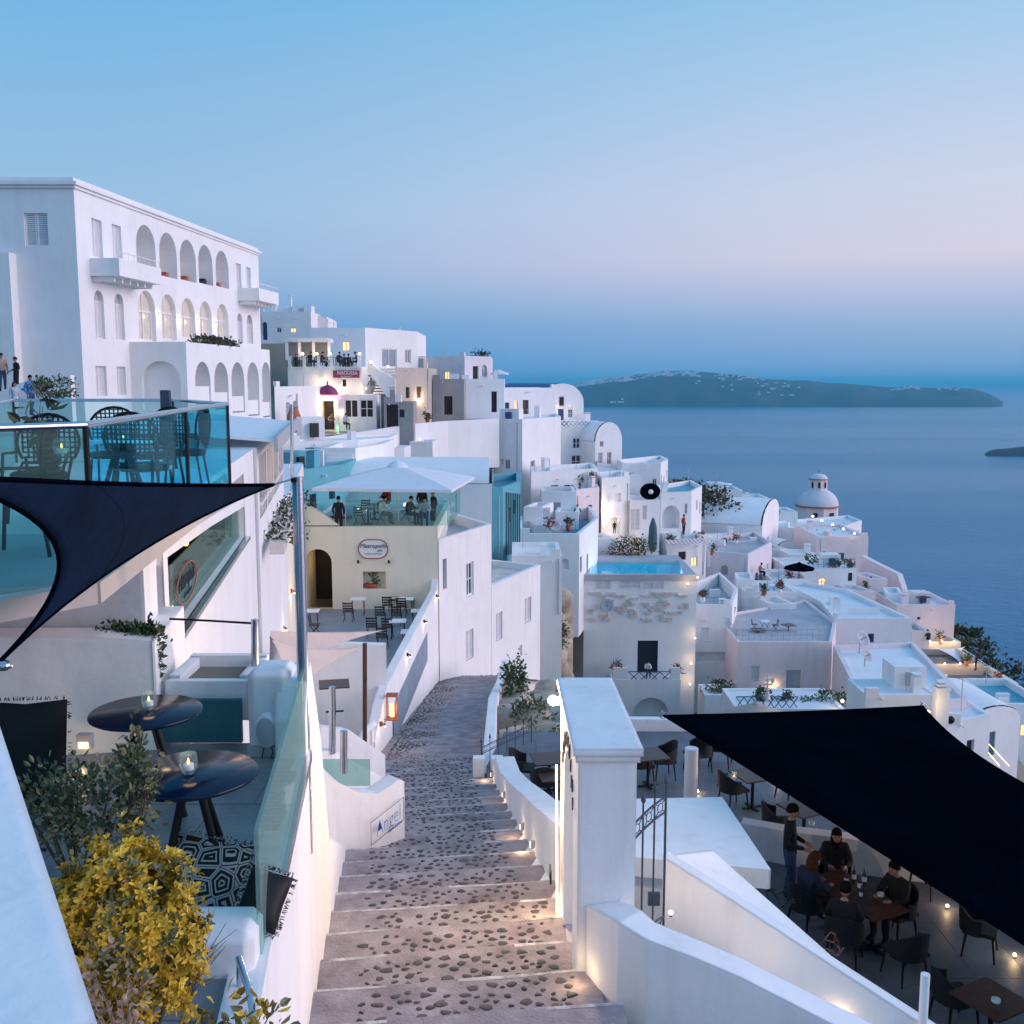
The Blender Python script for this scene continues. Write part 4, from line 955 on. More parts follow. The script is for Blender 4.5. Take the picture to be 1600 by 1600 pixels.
# walls of the entry stair
run_wall('entry_wall', 'swooping white wall in the bottom right foreground', [tuple(P(916, 1415, 8.88)), tuple(P(938, 1424, 8.6)), tuple(P(966, 1441, 8.36)), tuple(P(1010, 1468, 8.2)), tuple(P(1090, 1498, 8.1)), tuple(P(1160, 1528, 8.02)), tuple(P(1300, 1600, 7.85)), tuple(P(1480, 1690, 7.6))], .3, -9.4)
w2 = [P(1036, 1338, 10.9), P(1110, 1385, 10.7), P(1220, 1456, 10.35), P(1330, 1528, 10.05), P(1446, 1603, 9.75), P(1600, 1705, 9.4)]
run_wall('stair_parapet', 'long white parapet descending beside the hidden entry steps', [tuple(p) for p in w2], .16, -9.4)
es = empty('entry_steps', (1.4, 9.6, -6)); tag(es, kind='structure')
for i in range(8): MB().box((1.45+i*.34, 9.65-i*.05, -5.98-i*.16-.2), (.36, 1.9, .4)).build('step', 'stucco', es)
for i, (px, py) in enumerate(((1130, 1487), (1188, 1522), (1310, 1594))):
    globe(('lowest', 'middle', 'upper')[2-i]+' small warm lamp on the entry stair parapet', P(px, py+12, 10.0), .025, 1.4, 'entry stair lamps')
q = P(1048, 1432, 10.3); globe('small warm lamp behind the iron gate leaf', q, .025, 4)
# right wall of the main steps with built-in lights
rw = []
for Y, h_ in ((11.0, 1.02), (12.5, .98), (14, .9), (16, .8), (18, .68), (20, .62), (21.2, .8), (21.8, .55)):
    rw.append((interp(RIGHT, Y)+.3, Y+.33, zstair(Y)+h_))
run_wall('step_wall', 'low white wall with recessed lights right of the steps', rw, .42, -11.5, side=-1)
for px, py, n_ in ((787, 1290, 'nearer'), (812, 1312, 'nearest'), (768, 1241, 'middle'), (747, 1208, 'farthest')):
    Y = {787: 15.6, 812: 14.2, 768: 19, 747: 22.}[px]; q = V((interp(RIGHT, Y-.33)+.27, Y, zstair(Y)+.42)); lp = empty('step_light', q, n_+' recessed light in the wall right of the steps', 'lamp', 'recessed step lights')
    MB().box(q, (.05, .11, .09)).build('housing', 'grey_paint', lp); MB().box(q-V((.03, 0, 0)), (.01, .08, .06)).build('diffuser', 'bulb', lp); warm_light(q-V((.16, 0, .05)), 2.2, lp)
# posts and far gate at the terrace entrance
a, b = P(752, 1190, 23.3), P(830, 1190, 24.6); iron_gate('spiked iron gate at the far terrace entrance', (a.x, a.y), (b.x, b.y), -10.0, -8.55, 6, arch=.1)
for px, nm in ((748, 'left'), (776, 'right')):
    q = P(px, 1180, 22.8); MB().box((q.x, 22.9, -9.5), (.28, .28, 1.7)).build('gate_post', 'stucco', None, (q.x, 22.9, -10.3)); o = bpy.data.objects[-1] if False else None
for o in [x for x in COL.objects if x.name.startswith('gate_post')]: tag(o, ('left' if o.location.x < -.6 else 'right')+' white post of the far iron gate', 'post')
run_wall('ramp_wall', 'white wall stepping down right of the cobbled ramp', [(-.72, 23.2, -9.2), (-.78, 28, -9.9), (-.80, 33.6, -10.6), (-.62, 40, -11.9), (-.45, 46, -12.7)], .3, -15, side=-1)
# lower white flat roof and sloping bank beside the entry
rf = House('flat_roof_house', 'pale blue flat roof slab beside the entry stair', None, 0, 0, 0, mt='stucco', roof='stucco', par=.0, foot=[V((.75, 14.6)), V((2.0, 14.3)), V((3.72, 13.95)), V((3.55, 16.55)), V((.6, 16.4))], ztop=-6.95, zbot=-7.25, ext=.0).build()
MB().prism([(.9, 14.75), (3.2, 14.4), (3.15, 16.2), (.9, 16.2)], -9.2, -7.25).build('lower_wall', 'stucco', rf.root)
mb = MB(); L1 = [P(1042, 1336, 10.98), P(1112, 1328, 12.2), P(1205, 1440, 12.0), P(1345, 1535, 11.4)]; L2 = [P(1110, 1388, 10.88), P(1225, 1458, 10.55), P(1340, 1530, 10.25), P(1446, 1600, 9.95)]
vs = L1+L2+[V((p.x, p.y, -9.3)) for p in L1]; mb.add(vs, [(0, 1, 5, 4), (1, 2, 6, 5), (2, 3, 7, 6), (8, 9, 1, 0), (9, 10, 2, 1), (10, 11, 3, 2)]); o = mb.build('sloping_bank', 'stucco', None, (3, 11, -9.3)); tag(o, 'white sloping bank with wire balls above the dining terrace', 'wall')
def wire_ball(label, c, r, mt, seed):
    mb = MB(); rr = random.Random(seed); t = empty('wire_ball', c, label, 'ornament', 'wire ornaments')
    pts = [V(c)+V((v.x*r, v.y*r, v.z*r*.55)) for v in [rv(rr) for _ in range(26)]]
    for i in range(len(pts)): 
        for j in sorted(range(len(pts)), key=lambda k: (pts[k]-pts[i]).length)[1:4]: mb.tube([pts[i], pts[j]], .007, 4)
    mb.build('wire', mt, t)
wire_ball('black wire ornament on the bank nearer the standing man', P(1216, 1404, 11.75), .2, 'black', 3)
wire_ball('copper wire ornament lower down the white bank', P(1290, 1474, 11.3), .21, mat('copper', (.22, .08, .06), .5, .1, 9), 9)
TZ = -8.9
for gx in range(0, 17, 2):
    for gy in range(9, 26, 3): GROUND.append((gx, gy, TZ-.9 if gx < 9 else -17))
    for gy in range(29, 62, 4): GROUND.append((gx, gy, -10.5-(gy-26)*.36))
df = empty('dining_terrace', (6, 17, TZ)); tag(df, kind='structure')
MB().prism([(.2, 11.6), (2.5, 10.2), (10.5, 8.0), (9.3, 15), (7.6, 21.5), (6.6, 25.4), (-.2, 25.4), (-.6, 23)], TZ-.6, TZ-.012).build('slab', 'paving', df)
rt = random.Random(13)
for i in range(15):
    for j in range(21):
        x0, y0 = .6+i*.8, 10.4+j*.8
        if y0 > 24.6 or y0 < 12.4-x0*.35 or (x0 < 3.6 and 13.8 < y0 < 16.4) or x0 > min(8.2, 11-y0*.18): continue
        MB().prism([(x0, y0), (x0+.795, y0), (x0+.795, y0+.795), (x0, y0+.795)], TZ-.01, TZ+rt.uniform(0, .004)).build('tile', 'paving', df)
run_wall('low_parapet', 'low white parapet between the two levels of the dining terrace', [(4.3, 18.4, -8.25), (5.2, 18.0, -8.25), (8.3, 17.1, -8.25)], .3, -9.2)
run_wall('far_parapet', 'low white parapet closing the far end of the dining terrace', [(2.2, 25.5, -8.62), (5, 25.45, -8.62), (6.6, 25.4, -8.62)], .25, -10)
# furniture of the dining terrace
ac = armchair(); tag(ac, 'x', 'armchair'); sqt = square_table(); tag(sqt, 'x', 'table'); AT = ashtray(); tag(AT, 'x', 'ashtray')
used = set()
def put(o, px, py, rz, label, z=TZ, group=None, sc=1):
    c = o if o.name not in used else copy_tree(o); used.add(o.name); used.add(c.name); q = PZ(px, py, z) if not isinstance(px, V) else px
    place(c, q, rz, sc); c['label'] = label
    if group: c['group'] = group
    return c
GCH = 'dark armchairs of the dining terrace'; GTB = 'dark wood tables of the dining terrace'
tabs = [(1362, 1482, R(25), 'dark wood table with drinks where the group sits'), (1545, 1640, R(28), 'dark wood table at the bottom right corner'), (1255, 1318, R(25), 'dark wood table behind the standing man'), (1175, 1262, R(20), 'dark wood table with candle under the sail edge'), (858, 1235, R(10), 'brown table beside the portal among plants'), (1012, 1228, R(15), 'brown table on the far terrace right of the portal'), (870, 1262, R(10), 'brown table half hidden behind the flat roof')]
for px, py, rz, lb in tabs: put(sqt, px, py, rz, lb, group=GTB)
q = PZ(1362, 1482, TZ); put(sqt, q+V((-.32, .70, 0)), 0, R(25), 'second dark table pushed against the drinks table', group=GTB)
chs = [(1412, 1527, R(200), 'empty dark armchair with its back to the camera below the drinks table'), (1262, 1452, R(115), 'dark armchair under the seated woman seen from behind'), (1398, 1464, R(-60), 'dark armchair of the man in black facing left'), (1302, 1404, R(-10), 'dark armchair of the long haired woman'), (1318, 1500, R(150), 'dark armchair of the diner in navy'), (1530, 1490, R(60), 'dark armchair under the lit edge of the black sail'), (1490, 1600, R(100), 'green black armchair beside the corner table'), (1215, 1318, R(90), 'dark armchair left of the standing man'), (1600, 1450, R(0), 'dark armchair cut by the right edge'), (1450, 1395, R(30), 'dark armchair in shade beneath the sail middle'), (1360, 1328, R(10), 'dark armchair in shade just past the sail edge'), (1145, 1262, R(110), 'dark armchair beside the candle table'), (1235, 1250, R(-70), 'dark armchair across the candle table'), (1035, 1215, R(-80), 'dark armchair on the far terrace right of the portal'), (1002, 1222, R(100), 'dark armchair tucked close behind the portal edge'), (818, 1228, R(80), 'dark armchair left of the brown table'), (850, 1250, R(180), 'dark armchair in front of the brown table'), (1090, 1205, R(-60), 'dark armchair at the sail left corner'), (1125, 1195, R(70), 'dark armchair in shade behind the sail corner')]
for px, py, rz, lb in chs: put(ac, px, py, rz, lb, group=GCH)
for px, py, h_, lb in ((1376, 1400, .74, 'white ashtray on the table of the group'), (1556, 1566, .74, 'white ashtray on the corner table'), (1268, 1288, .74, 'white ashtray on the table behind the standing man')):
    q = PZ(px, py, TZ+h_+.002); put(AT, q, 0, 0, lb, group='ashtrays')
bt = empty('bottle', (0, 0, 0)); MB().lathe((0, 0, 0), [(.034, 0), (.036, .01), (.036, .17), (.014, .22), (.013, .28), (.001, .281)], 12).build('glass', 'pane', bt); MB().lathe((0, 0, .06), [(.0365, 0), (.0365, .08)], 12).build('paper', 'ceramic', bt); tag(bt, 'x', 'bottle')
for k, (px, py) in enumerate(((1322, 1374), (1334, 1368), (1343, 1382), (1350, 1372), (1345, 1394))):
    put(bt, PZ(px, py+10, TZ+.742), 0, 0, ('tallest bottle', 'second bottle', 'third bottle', 'fourth bottle', 'nearest bottle')[k]+' among the drinks on the group table', group='drinks on the table', sc=1 if k < 4 else .8)
cg3 = copy_tree(cg); q = PZ(1147, 1218, TZ+.742); place(cg3, q, 0, 1.3); tag(cg3, 'lit candle glass on the table under the sail edge', 'candle'); lq_ = warm_light(q+V((0, 0, .2)), 2); lq_.parent = cg3; lq_.location = (0, 0, .2)
# people at the terrace
person('man standing in a dark jacket and blue jeans on the terrace', PZ(1232, 1412, TZ), R(70), 'lean', 'c_black', 'c_denim', sc=1.02)

def seated(i, label, top, legs, **k):
    px, py, rz, _ = chs[i]; q = PZ(px, py, TZ); return person(label, q+V((0, 0, .0)), rz, k.pop('kind', 'sit'), top, legs, **k)
seated(1, 'person in navy seen from behind with long hair at the table', 'c_navy', 'c_black', long=1, hair='hair_red')
seated(3, 'woman with long dark hair seated beyond the table', 'c_black', 'c_black', long=1)
seated(2, 'man in black sitting at the table facing left', 'c_black', 'c_black')
seated(4, 'person in black bending over the near side of the table', 'c_black', 'c_black', kind='sitlean')
# black sail over the terrace and the lit strip below its edge
A_, B_, C_, D_ = P(1036, 1118, 19.2), P(1442, 1103, 21.5), P(1760, 1300, 14.4), P(1730, 1560, 10.2)
t = empty('shade_sail', (6, 16, TZ), 'huge black shade sail over the dining terrace', 'shade sail'); solid(quad_sail(A_, B_, C_, D_, (.02, .22, .1, .02), .12, 22).build('cloth', 'black_sail', t), .012)
e_ = quad_sail(A_, B_, C_, D_, (.02, .22, .1, .02), .12, 22).v; n = 23
for ids in ([i for i in range(n)], [i*n for i in range(n)], [i*n+n-1 for i in range(n)]): MB().tube([e_[i] for i in ids], .018, 6).build('hem', 'black_sail', t)
for c_, dz in ((A_, .0), (B_, .0)): MB().tube([c_, c_+V((0, .15, .05))], .012, 6).build('cable', 'steel', t)
q = P(1080, 1195, 20.5); o = MB().tube([(q.x, 20.5, TZ), (q.x, 20.5, -7.55)], .14, 12).build('white_post', 'stucco', None, (q.x, 20.5, TZ)); tag(o, 'stout white round post on the far terrace', 'post')
for k, (px, py) in enumerate(((1585, 1497), (1480, 1420), (1215, 1215), (1090, 1240))):
    lp = globe(('floor lamp glowing under the sail at the right edge', 'floor lamp behind the man in black', 'floor lamp under the sail middle', 'floor lamp at the white post')[k], PZ(px, py, TZ), .03, (4, 3, 3, 4)[k], 'terrace floor lamps')
globe('floor lamp by the far iron gate', PZ(812, 1228, TZ-.3), .04, 12, 'terrace floor lamps')
q = P(1446, 1522, 9.6); o = MB().tube([(q.x, q.y, -9), q], .045, 12).build('white_pole', 'white_paint', None, (q.x, q.y, -9)); tag(o, 'white pole rising at the bottom right', 'pole')
n = 23
ts = [o for o in COL.objects if o.name == 'shade_sail'][0]
for r0 in (6, 12, 18): MB().tube([e_[r0*n+j]+V((0, 0, .004)) for j in range(n)], .013, 4).build('seam', 'black_sail', ts)
for c_ in (A_, B_): MB().tube([c_+V((.06*math.cos(x), .0, .06*math.sin(x))) for x in [k*.7 for k in range(10)]], .012, 5).build('corner_ring', 'steel', ts)
sw_ = House('unseen_shade_house', 'unseen white house side past the right edge, added to shade the dining terrace', None, 0, 0, 0, mt='stucco', roof='roof_white', par=.2, foot=[V((9.7, 5.5)), V((13, 5.5)), V((13, 15.2)), V((9.7, 15.2))], ztop=-5.4, zbot=TZ, ext=1).build()  # unseen block added beyond the right edge to keep low sun off the terrace
# planting right of the ramp
bush('green_shrub', 'leafy green bush above the wall end of the cobbled ramp', P(803, 1062, 36), (.42, .4, .75), 620, .15, .09, ['leaf_dark', 'leaf_green'], 61, P(806, 1120, 36), 40, .22)
bush('olive_shrub', 'olive bush on the rocky bank lit by the flood lamp', P(828, 1120, 33), (.7, .6, .55), 560, .16, .08, ['leaf_dark', 'leaf_sage'], 62, P(828, 1160, 33), 40, .22)
bush('olive_shrub', 'low dark bush below the flood lamp', P(858, 1168, 26), (.8, .6, .35), 700, .13, .07, ['leaf_dark', 'leaf_green'], 63, P(858, 1185, 26), 30, .25)
rk = MB(); r_ = random.Random(5)
for i in range(26):
    px, py = r_.uniform(800, 900), r_.uniform(1060, 1180); Y = 38-(py-1060)/120*9; q = P(px, py+14, Y); n_ = len(rk.v); rk.ball(q, r_.uniform(.4, 1.0), 8, 0, (1.2, 1, .7))
    for v in rk.v[n_:]: v += NZ.noise_vector(v*1.7)*.22
o = rk.build('rocky_bank', 'rock', None, P(850, 1150, 36)); tag(o, 'rocky tan bank between the ramp and the gate portal', 'rocks'); o['kind'] = 'stuff'
# ================================================================ UPPER LEFT TERRACE, navy sail
UZ = -1.38
HR = [P(-40, 668, 6.4), P(133, 662, 7.0), P(355, 630, 13.8)]
ut = House('upper_terrace', 'white terrace block carrying the blue glass balustrade', None, 0, 0, 0, mt='stucco', roof='roof_grey', par=0, foot=[V((HR[0].x-1.5, 6.36)), V((HR[1].x+.0, 6.96)), V((HR[2].x, 13.8)), V((HR[2].x-1, 17)), V((-12, 17)), V((-12, 6.4))], ztop=UZ, zbot=UZ-.14, ext=0, cat='terrace').build()
bnd = MB(); 
for a, b in ((HR[0], HR[1]), (HR[1], HR[2])): panel(bnd, a, b, UZ-.15, UZ-.003, UZ-.15, UZ-.003, .09)
bnd.build('edge_band', 'stucco_beige', ut.root)
gb = empty('glass_balustrade', (HR[1].x, 7, UZ), 'blue tinted glass balustrade with steel handrail round the upper terrace', 'balustrade')
HR2 = [P(355, 630, 13.8), P(270, 625, 16.6), P(20, 625, 16.6), P(-60, 640, 11)]
allr = [(HR[0], HR[1]), (HR[1], HR[2]), (HR2[0], HR2[1]), (HR2[1], HR2[2]), (HR2[2], HR2[3])]
for i, (a, b) in enumerate(allr):
    za, zb = (a.z, b.z); za = zb = -.29
    MB().tube([(a.x, a.y, za), (b.x, b.y, zb)], .027, 10).build('handrail', 'steel', gb)
    mb = MB(); panel(mb, a.lerp(b, .01), a.lerp(b, .99), UZ+.02, za-.03, UZ+.02, zb-.03, .016); mb.build('pane', 'glass_green' if i == 0 else ('glass_teal' if i in (1,) else 'glass_pale'), gb)
for p in (HR[1], HR[2], HR2[1], HR2[2], HR[1].lerp(HR[2], .55)): MB().tube([(p.x, p.y, UZ), (p.x, p.y, -.3)], .022, 8).build('post', 'black', gb)
MB().box((HR2[1].x+.02, 16.2, -.75), (.14, .1, 1.25)).build('post', 'iron', gb)
# furniture on the upper terrace
bc = bistro_chair(); tag(bc, 'x', 'chair'); pt_ = round_table('white_paint', .7, .74); tag(pt_, 'x', 'table')
T1 = PZ(90, 712, UZ+.62); put(pt_, V((T1.x, 8.0, UZ)), 0, 0, 'round white topped table with candle behind the clear glass', group='bistro tables'); T2 = V((XAT(190, 690, 11.4), 11.4, UZ)); put(pt_, T2, 0, .4, 'second round table with candle behind the teal glass', group='bistro tables')
for px, Y, rz, lb in ((30, 8.2, R(-80), 'dark woven bistro chair at the left edge'), (175, 12.4, R(10), 'dark woven bistro chair behind the second table'), (245, 12.3, R(-25), 'round backed woven chair beside the dark glass post'), (225, 10.6, R(170), 'woven chair with blue seat nearest the teal glass'), (60, 9.6, R(0), 'woven bistro chair behind the potted plant'), (290, 12.8, R(-60), 'woven chair with striped cushion at the glass corner')):
    put(bc, V((XAT(px, 720, Y), Y, UZ)), 0, rz, lb, group='bistro chairs on the upper terrace', sc=1.12)
for px, py, Y, lb in ((97, 703, 7.9, 'lit candle lantern on the round white table'), (193, 683, 11.3, 'lit candle lantern on the second table behind teal glass')):
    c = copy_tree(cg); place(c, P(px, py+11, Y), 0, 1.25); tag(c, lb, 'candle', 'candle glasses')
bush('potted_rubber_plant', 'tall potted plant with big reddish leaves on the upper terrace', P(58, 652, 8.6), (.10, .10, .20), 26, .16, .07, ['leaf_dark', 'leaf_dark', 'leaf_sage', 'terracotta'], 71, P(60, 720, 8.6), 14, .2, cat='plant')
# navy sail
N1, N2, N3 = P(428, 757, 8.7), P(-110, 742, 4.6), P(2, 1032, 5.9)
t = empty('shade_sail', (-3, 7, -2), 'navy blue triangular shade sail stretched across the left side', 'shade sail'); sl = tri_sail(N1, N2, N3, (.02, .13, .20), .02, 18); solid(sl.build('cloth', 'navy_sail', t), .012); m = 19
for ids in ([i*m for i in range(m)], [i*m+m-1 for i in range(m)], [m*(m-1)+j for j in range(m)]): MB().tube([sl.v[i]-V((0, .01, 0)) for i in ids], .014, 6).build('hem', 'black_sail', t)
MB().tube([sl.v[m*12+j]-V((0, .008, 0)) for j in range(m)], .006, 4).build('seam', 'black_sail', t)
MB().tube([N1, P(462, 747, 8.72)], .009, 6).build('cable', 'steel', t); MB().tube([N3, N3+V((-.1, .3, -.12))], .012, 6).build('cable', 'steel', t); MB().ball(N3+V((.0, .0, -.03)), .05, 8, sc=(1.3, 1, .7)).build('shackle', 'steel', t)
# steel mast
q = P(465, 745, 8.75); mt_ = empty('steel_mast', (q.x, 8.75, -4), 'tall shiny steel mast holding the navy sail corner', 'mast'); MB().tube([(q.x, 8.75, -4.2), (q.x, 8.75, q.z)], .05, 16).build('pole', 'steel', mt_); MB().tube([(q.x-.035, 8.66, q.z-.02), (q.x+.01, 8.66, q.z-.02)], .02, 8).build('eye_bolt', 'black', mt_)
for (px, y0, y1, Y, lb, r_) in ((398, 968, 1035, 9.4, 'short steel post on the wall beside the mast', .035), (456, 632, 760, 20, 'thin dark pole in front of the white alley', .03), (570, 1005, 1150, 22, 'brown pole of the beige sail over the courtyard', .05), (519, 1073, 1165, 16, 'steel post nearest the mast in the courtyard', .055), (537, 1142, 1195, 14.6, 'short steel post above the curved wall', .055)):
    a, b = P(px, y0, Y), P(px, y1+12, Y); o = MB().tube([b, a], r_, 12).build('post', 'steel' if px != 570 else 'wood_brown', None, b); tag(o, lb, 'post')
o = MB().tube([P(265, 967, 9.5), P(330, 970, 9.5), P(396, 974, 9.4)], .012, 6).build('cable', 'black', None, P(330, 970, 9.5)); tag(o, 'taut dark cable running to the short steel post', 'cable')
# ================================================================ LEFT RESTAURANT (white, long glazed front)
A0 = V((-3.42, 9.35)); A1 = V((-5.06, 20.0))
lr = House('restaurant_building', 'white restaurant wall with long sloping glazed opening under the sail', None, 0, 0, 0, mt='stucco', roof='roof_white', par=0, foot=[V((-5.6, 9.2)), A0, A1, V((-11, 20)), V((-11, 9.2))], ztop=-1.3, zbot=-5.6, ext=5, cat='restaurant')
lr.win(1, 262, 790, 390, 905, 'hole', dep=.3); h_ = lr.h[1][-1]; h_.update(u0=1.25, u1=8.9, z0=-2.75, z1=-1.62, dep=.35)
lr.h[1].append(dict(u0=.62, u1=1.0, z0=-3.3, z1=-1.62, kind='hole', dep=.35))
for px0, px1, py0, py1 in ((318, 330, 1085, 1140),): lr.win(1, px0, py0, px1, py1, 'niche', dep=.1)
lr.build()
d_ = (A1-A0).normalized(); nin = V((-d_.y, d_.x))
def lq(u, z, w=0): p = A0+d_*u+nin*w; return V((p.x, p.y, z))
mb = MB(); panel(mb, lq(1.2, 0, .12), lq(8.95, 0, .12), -2.75, -2.05, -2.75, -2.05, .02); mb.build('window_pane', 'glass_green', lr.root)
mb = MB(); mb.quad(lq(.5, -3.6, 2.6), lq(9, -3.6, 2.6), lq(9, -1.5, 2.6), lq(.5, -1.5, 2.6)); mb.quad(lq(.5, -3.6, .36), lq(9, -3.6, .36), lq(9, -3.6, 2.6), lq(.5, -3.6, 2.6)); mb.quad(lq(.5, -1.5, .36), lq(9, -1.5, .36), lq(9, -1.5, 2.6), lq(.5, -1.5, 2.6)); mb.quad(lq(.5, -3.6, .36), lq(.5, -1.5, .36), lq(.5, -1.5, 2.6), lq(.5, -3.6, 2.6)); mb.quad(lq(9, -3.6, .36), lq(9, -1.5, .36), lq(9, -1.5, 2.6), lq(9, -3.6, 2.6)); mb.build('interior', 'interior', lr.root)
mb = MB(); mb.box(lq(5, -2.78, -.03), (8, .09, .06), math.atan2(d_.y, d_.x)); mb.build('rail', 'steel', lr.root)
cc_ = lq(3.0, -2.42, .09); ud = V((d_.x, d_.y, 0)); nr = V((d_.y, -d_.x, 0)); lg = empty('window_sign', cc_, 'oval outline sign lettered on the restaurant glass', 'sign')
mb = MB(); mb.tube([cc_+ud*.75*math.cos(x)+V((0, 0, .23*math.sin(x))) for x in [2*math.pi*k/28 for k in range(29)]], .01, 4); mb.build('outline', 'terracotta', lg); text_mesh('Metropolis', .27, 'lettering', 'c_navy', lg, cc_+V((0, 0, .05)), ud, nr, .2)
text_mesh('cafe · restaurant', .09, 'lettering', 'c_navy', lg, cc_-V((0, 0, .12)), ud, nr)
for k, u in enumerate((2.0, 4.6, 6.8)):
    o = globe(('near', 'middle', 'far')[k]+' table candle glowing inside the restaurant window', lq(u, -2.6, .7), .045, 1.2, 'candles inside the restaurant', 'flame')
person('diner in dark clothes inside the far end of the restaurant window', lq(8.0, -3.25, .6), R(-60), 'stand', 'c_black', 'c_black', sc=.85)
person('diner in light blue inside the near end of the restaurant window', lq(1.7, -3.3, .8), R(-60), 'sit', 'c_light', 'c_navy')
mb = MB(); mb.box((-3.62, 9.75, -2.6), (.2, .22, 2.0)); o = mb.build('pillar', 'stucco', None, (-3.62, 9.75, -3.6)); tag(o, 'square white pillar at the near end of the restaurant window', 'pillar')
run_wall('sloping_beam', 'thick white beam sloping up along the restaurant front', [P(214, 880, 9.5), P(265, 850, 11), P(330, 806, 14.5), P(395, 770, 19.5)], .3, [ZAT(905, 9.5), ZAT(868, 11), ZAT(822, 14.5), ZAT(783, 19.5)])
# pergola restaurant behind (slatted white roof)
B0, B1 = A1+V((.05, .05)), V((-6.62, 29.6))
pr = House('pergola_restaurant', 'white restaurant with slatted awning roof and open windows', None, 0, 0, 0, mt='stucco', roof='roof_white', par=0, foot=[V((-8.5, 20.05)), B0, B1, V((-12, 29.6)), V((-12, 20.05))], ztop=-1.28, zbot=-8, ext=4, cat='restaurant')
pr.h[1] += [dict(u0=.5+k*2.3, u1=2.6+k*2.3, z0=-2.75, z1=-1.5, kind='hole', dep=.25) for k in range(4)]
pr.build(); d2 = (B1-B0).normalized(); n2 = V((-d2.y, d2.x))
def lq2(u, z, w=0): p = B0+d2*u+n2*w; return V((p.x, p.y, z))
mb = MB(); mb.quad(lq2(.2, -3.4, 2.2), lq2(9.6, -3.4, 2.2), lq2(9.6, -1.4, 2.2), lq2(.2, -1.4, 2.2)); mb.quad(lq2(.2, -3.4, .3), lq2(9.6, -3.4, .3), lq2(9.6, -3.4, 2.2), lq2(.2, -3.4, 2.2)); mb.quad(lq2(.2, -1.4, .3), lq2(9.6, -1.4, .3), lq2(9.6, -1.4, 2.2), lq2(.2, -1.4, 2.2)); mb.build('interior', 'stucco_beige', pr.root)
warm_light(lq2(3, -1.8, 1.), 14, pr.root); warm_light(lq2(7, -1.8, 1.), 10, pr.root)
for k in range(4): 
    mb = MB(); mb.box(lq2(1.55+k*2.3, -2.45, -.02), (2.1, .05, .06), math.atan2(d2.y, d2.x)); mb.box(lq2(1.55+k*2.3, -2.1, -.02), (.05, .05, 1.2), math.atan2(d2.y, d2.x)); mb.build('window', 'white_paint', pr.root)
for k in range(12):
    mb = MB(); a = .1+k*.82; vs = [lq2(a, -1.12, -.35), lq2(a+.74, -1.12, -.35), lq2(a+.74, -.80, 3.2), lq2(a, -.80, 3.2)]; mb.add(vs+[v-V((0, 0, .06)) for v in vs], [(0, 1, 2, 3), (7, 6, 5, 4), (0, 4, 5, 1), (1, 5, 6, 2), (2, 6, 7, 3), (3, 7, 4, 0)]); mb.build('roof_slat', 'white_paint', pr.root)
mb = MB(); panel(mb, lq2(0, 0, -.38), lq2(9.9, 0, -.38), -1.36, -1.05, -1.36, -1.05, .07); mb.build('gutter', 'grey_paint', pr.root)
person('waiter in red behind the pergola restaurant window', lq2(1.6, -3.2, .6), R(90), 'stand', 'c_red', 'c_black', sc=.9)
for k in range(6): bush('hanging_plant', ('first', 'second', 'third', 'fourth', 'fifth', 'sixth')[k]+' trailing plant from the camera along the planter ledge', lq2(1.2+k*1.6, -3.25, -.35), (.35, .12, .12), 90, .12, .06, ['leaf_dark', 'leaf_green'], 81+k, clumps=8, cs=.4, stem=False, cat='plant', group='planter ledge plants')
mb = MB(); panel(mb, lq2(.6, 0, -.3), lq2(9.6, 0, -.3), -3.5, -3.28, -3.5, -3.28, .3); o = mb.build('planter_ledge', 'stone_tan', None, lq2(5, -3.5, -.3)); tag(o, 'old tiled planter ledge under the pergola windows', 'ledge')
# cream wall lit by sconces, on to the arch building
C0, C1 = V((-5.15, 20.4)), V((-9.15, 44.8))
cw = House('cream_wall_house', 'long cream wall with narrow niches lit by wall lamps', None, 0, 0, 0, mt='stucco_cream', roof='roof_white', par=0, foot=[C0, C1, V((-14, 44.8)), V((-9, 20.4))], ztop=-3.55, zbot=-10, ext=3)
for u in (4, 9, 14, 18.5): cw.h[0].append(dict(u0=u, u1=u+.9, z0=-7.4, z1=-5.0, kind='niche', arch=True, dep=.25))
cw.build(); cd = (C1-C0).normalized(); cn = V((cd.y, -cd.x))
for k, u in enumerate((6.8, 11.8, 16.6)): p = C0+cd*u; sconce(('near', 'middle', 'far')[k]+' brass sconce on the long cream wall', (p.x, p.y, -6.6), (cn.x, cn.y, 0), 18, 'terracotta', 'cream wall sconces')
# ================================================================ METROPOLIS building
M0, M1, M2, M3 = V((XAT(472, 900, 45), 45)), V((-3.30, 45)), V((-1.03, 50.1)), V((1.57, 56))
me = House('cafe_building', 'cream fronted cafe with arched doorway and roof terrace', None, 0, 0, 0, mt='stucco_cream', roof='roof_grey', par=.06, foot=[M0, M1, M1+V((-.01, 9)), M0+V((0, 9))], ztop=-6.36, zbot=-10.1, ext=6, cat='cafe')
me.win(0, 476, 858, 519, 958, 'hole', True, 1.2); me.win(0, 567, 893, 603, 920, 'niche', False, .35); me.build()
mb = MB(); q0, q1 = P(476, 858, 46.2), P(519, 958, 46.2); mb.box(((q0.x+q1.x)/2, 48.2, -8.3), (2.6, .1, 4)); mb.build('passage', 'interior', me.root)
warm_light(((q0.x+q1.x)/2+.5, 46.9, -8.2), 14, me.root)
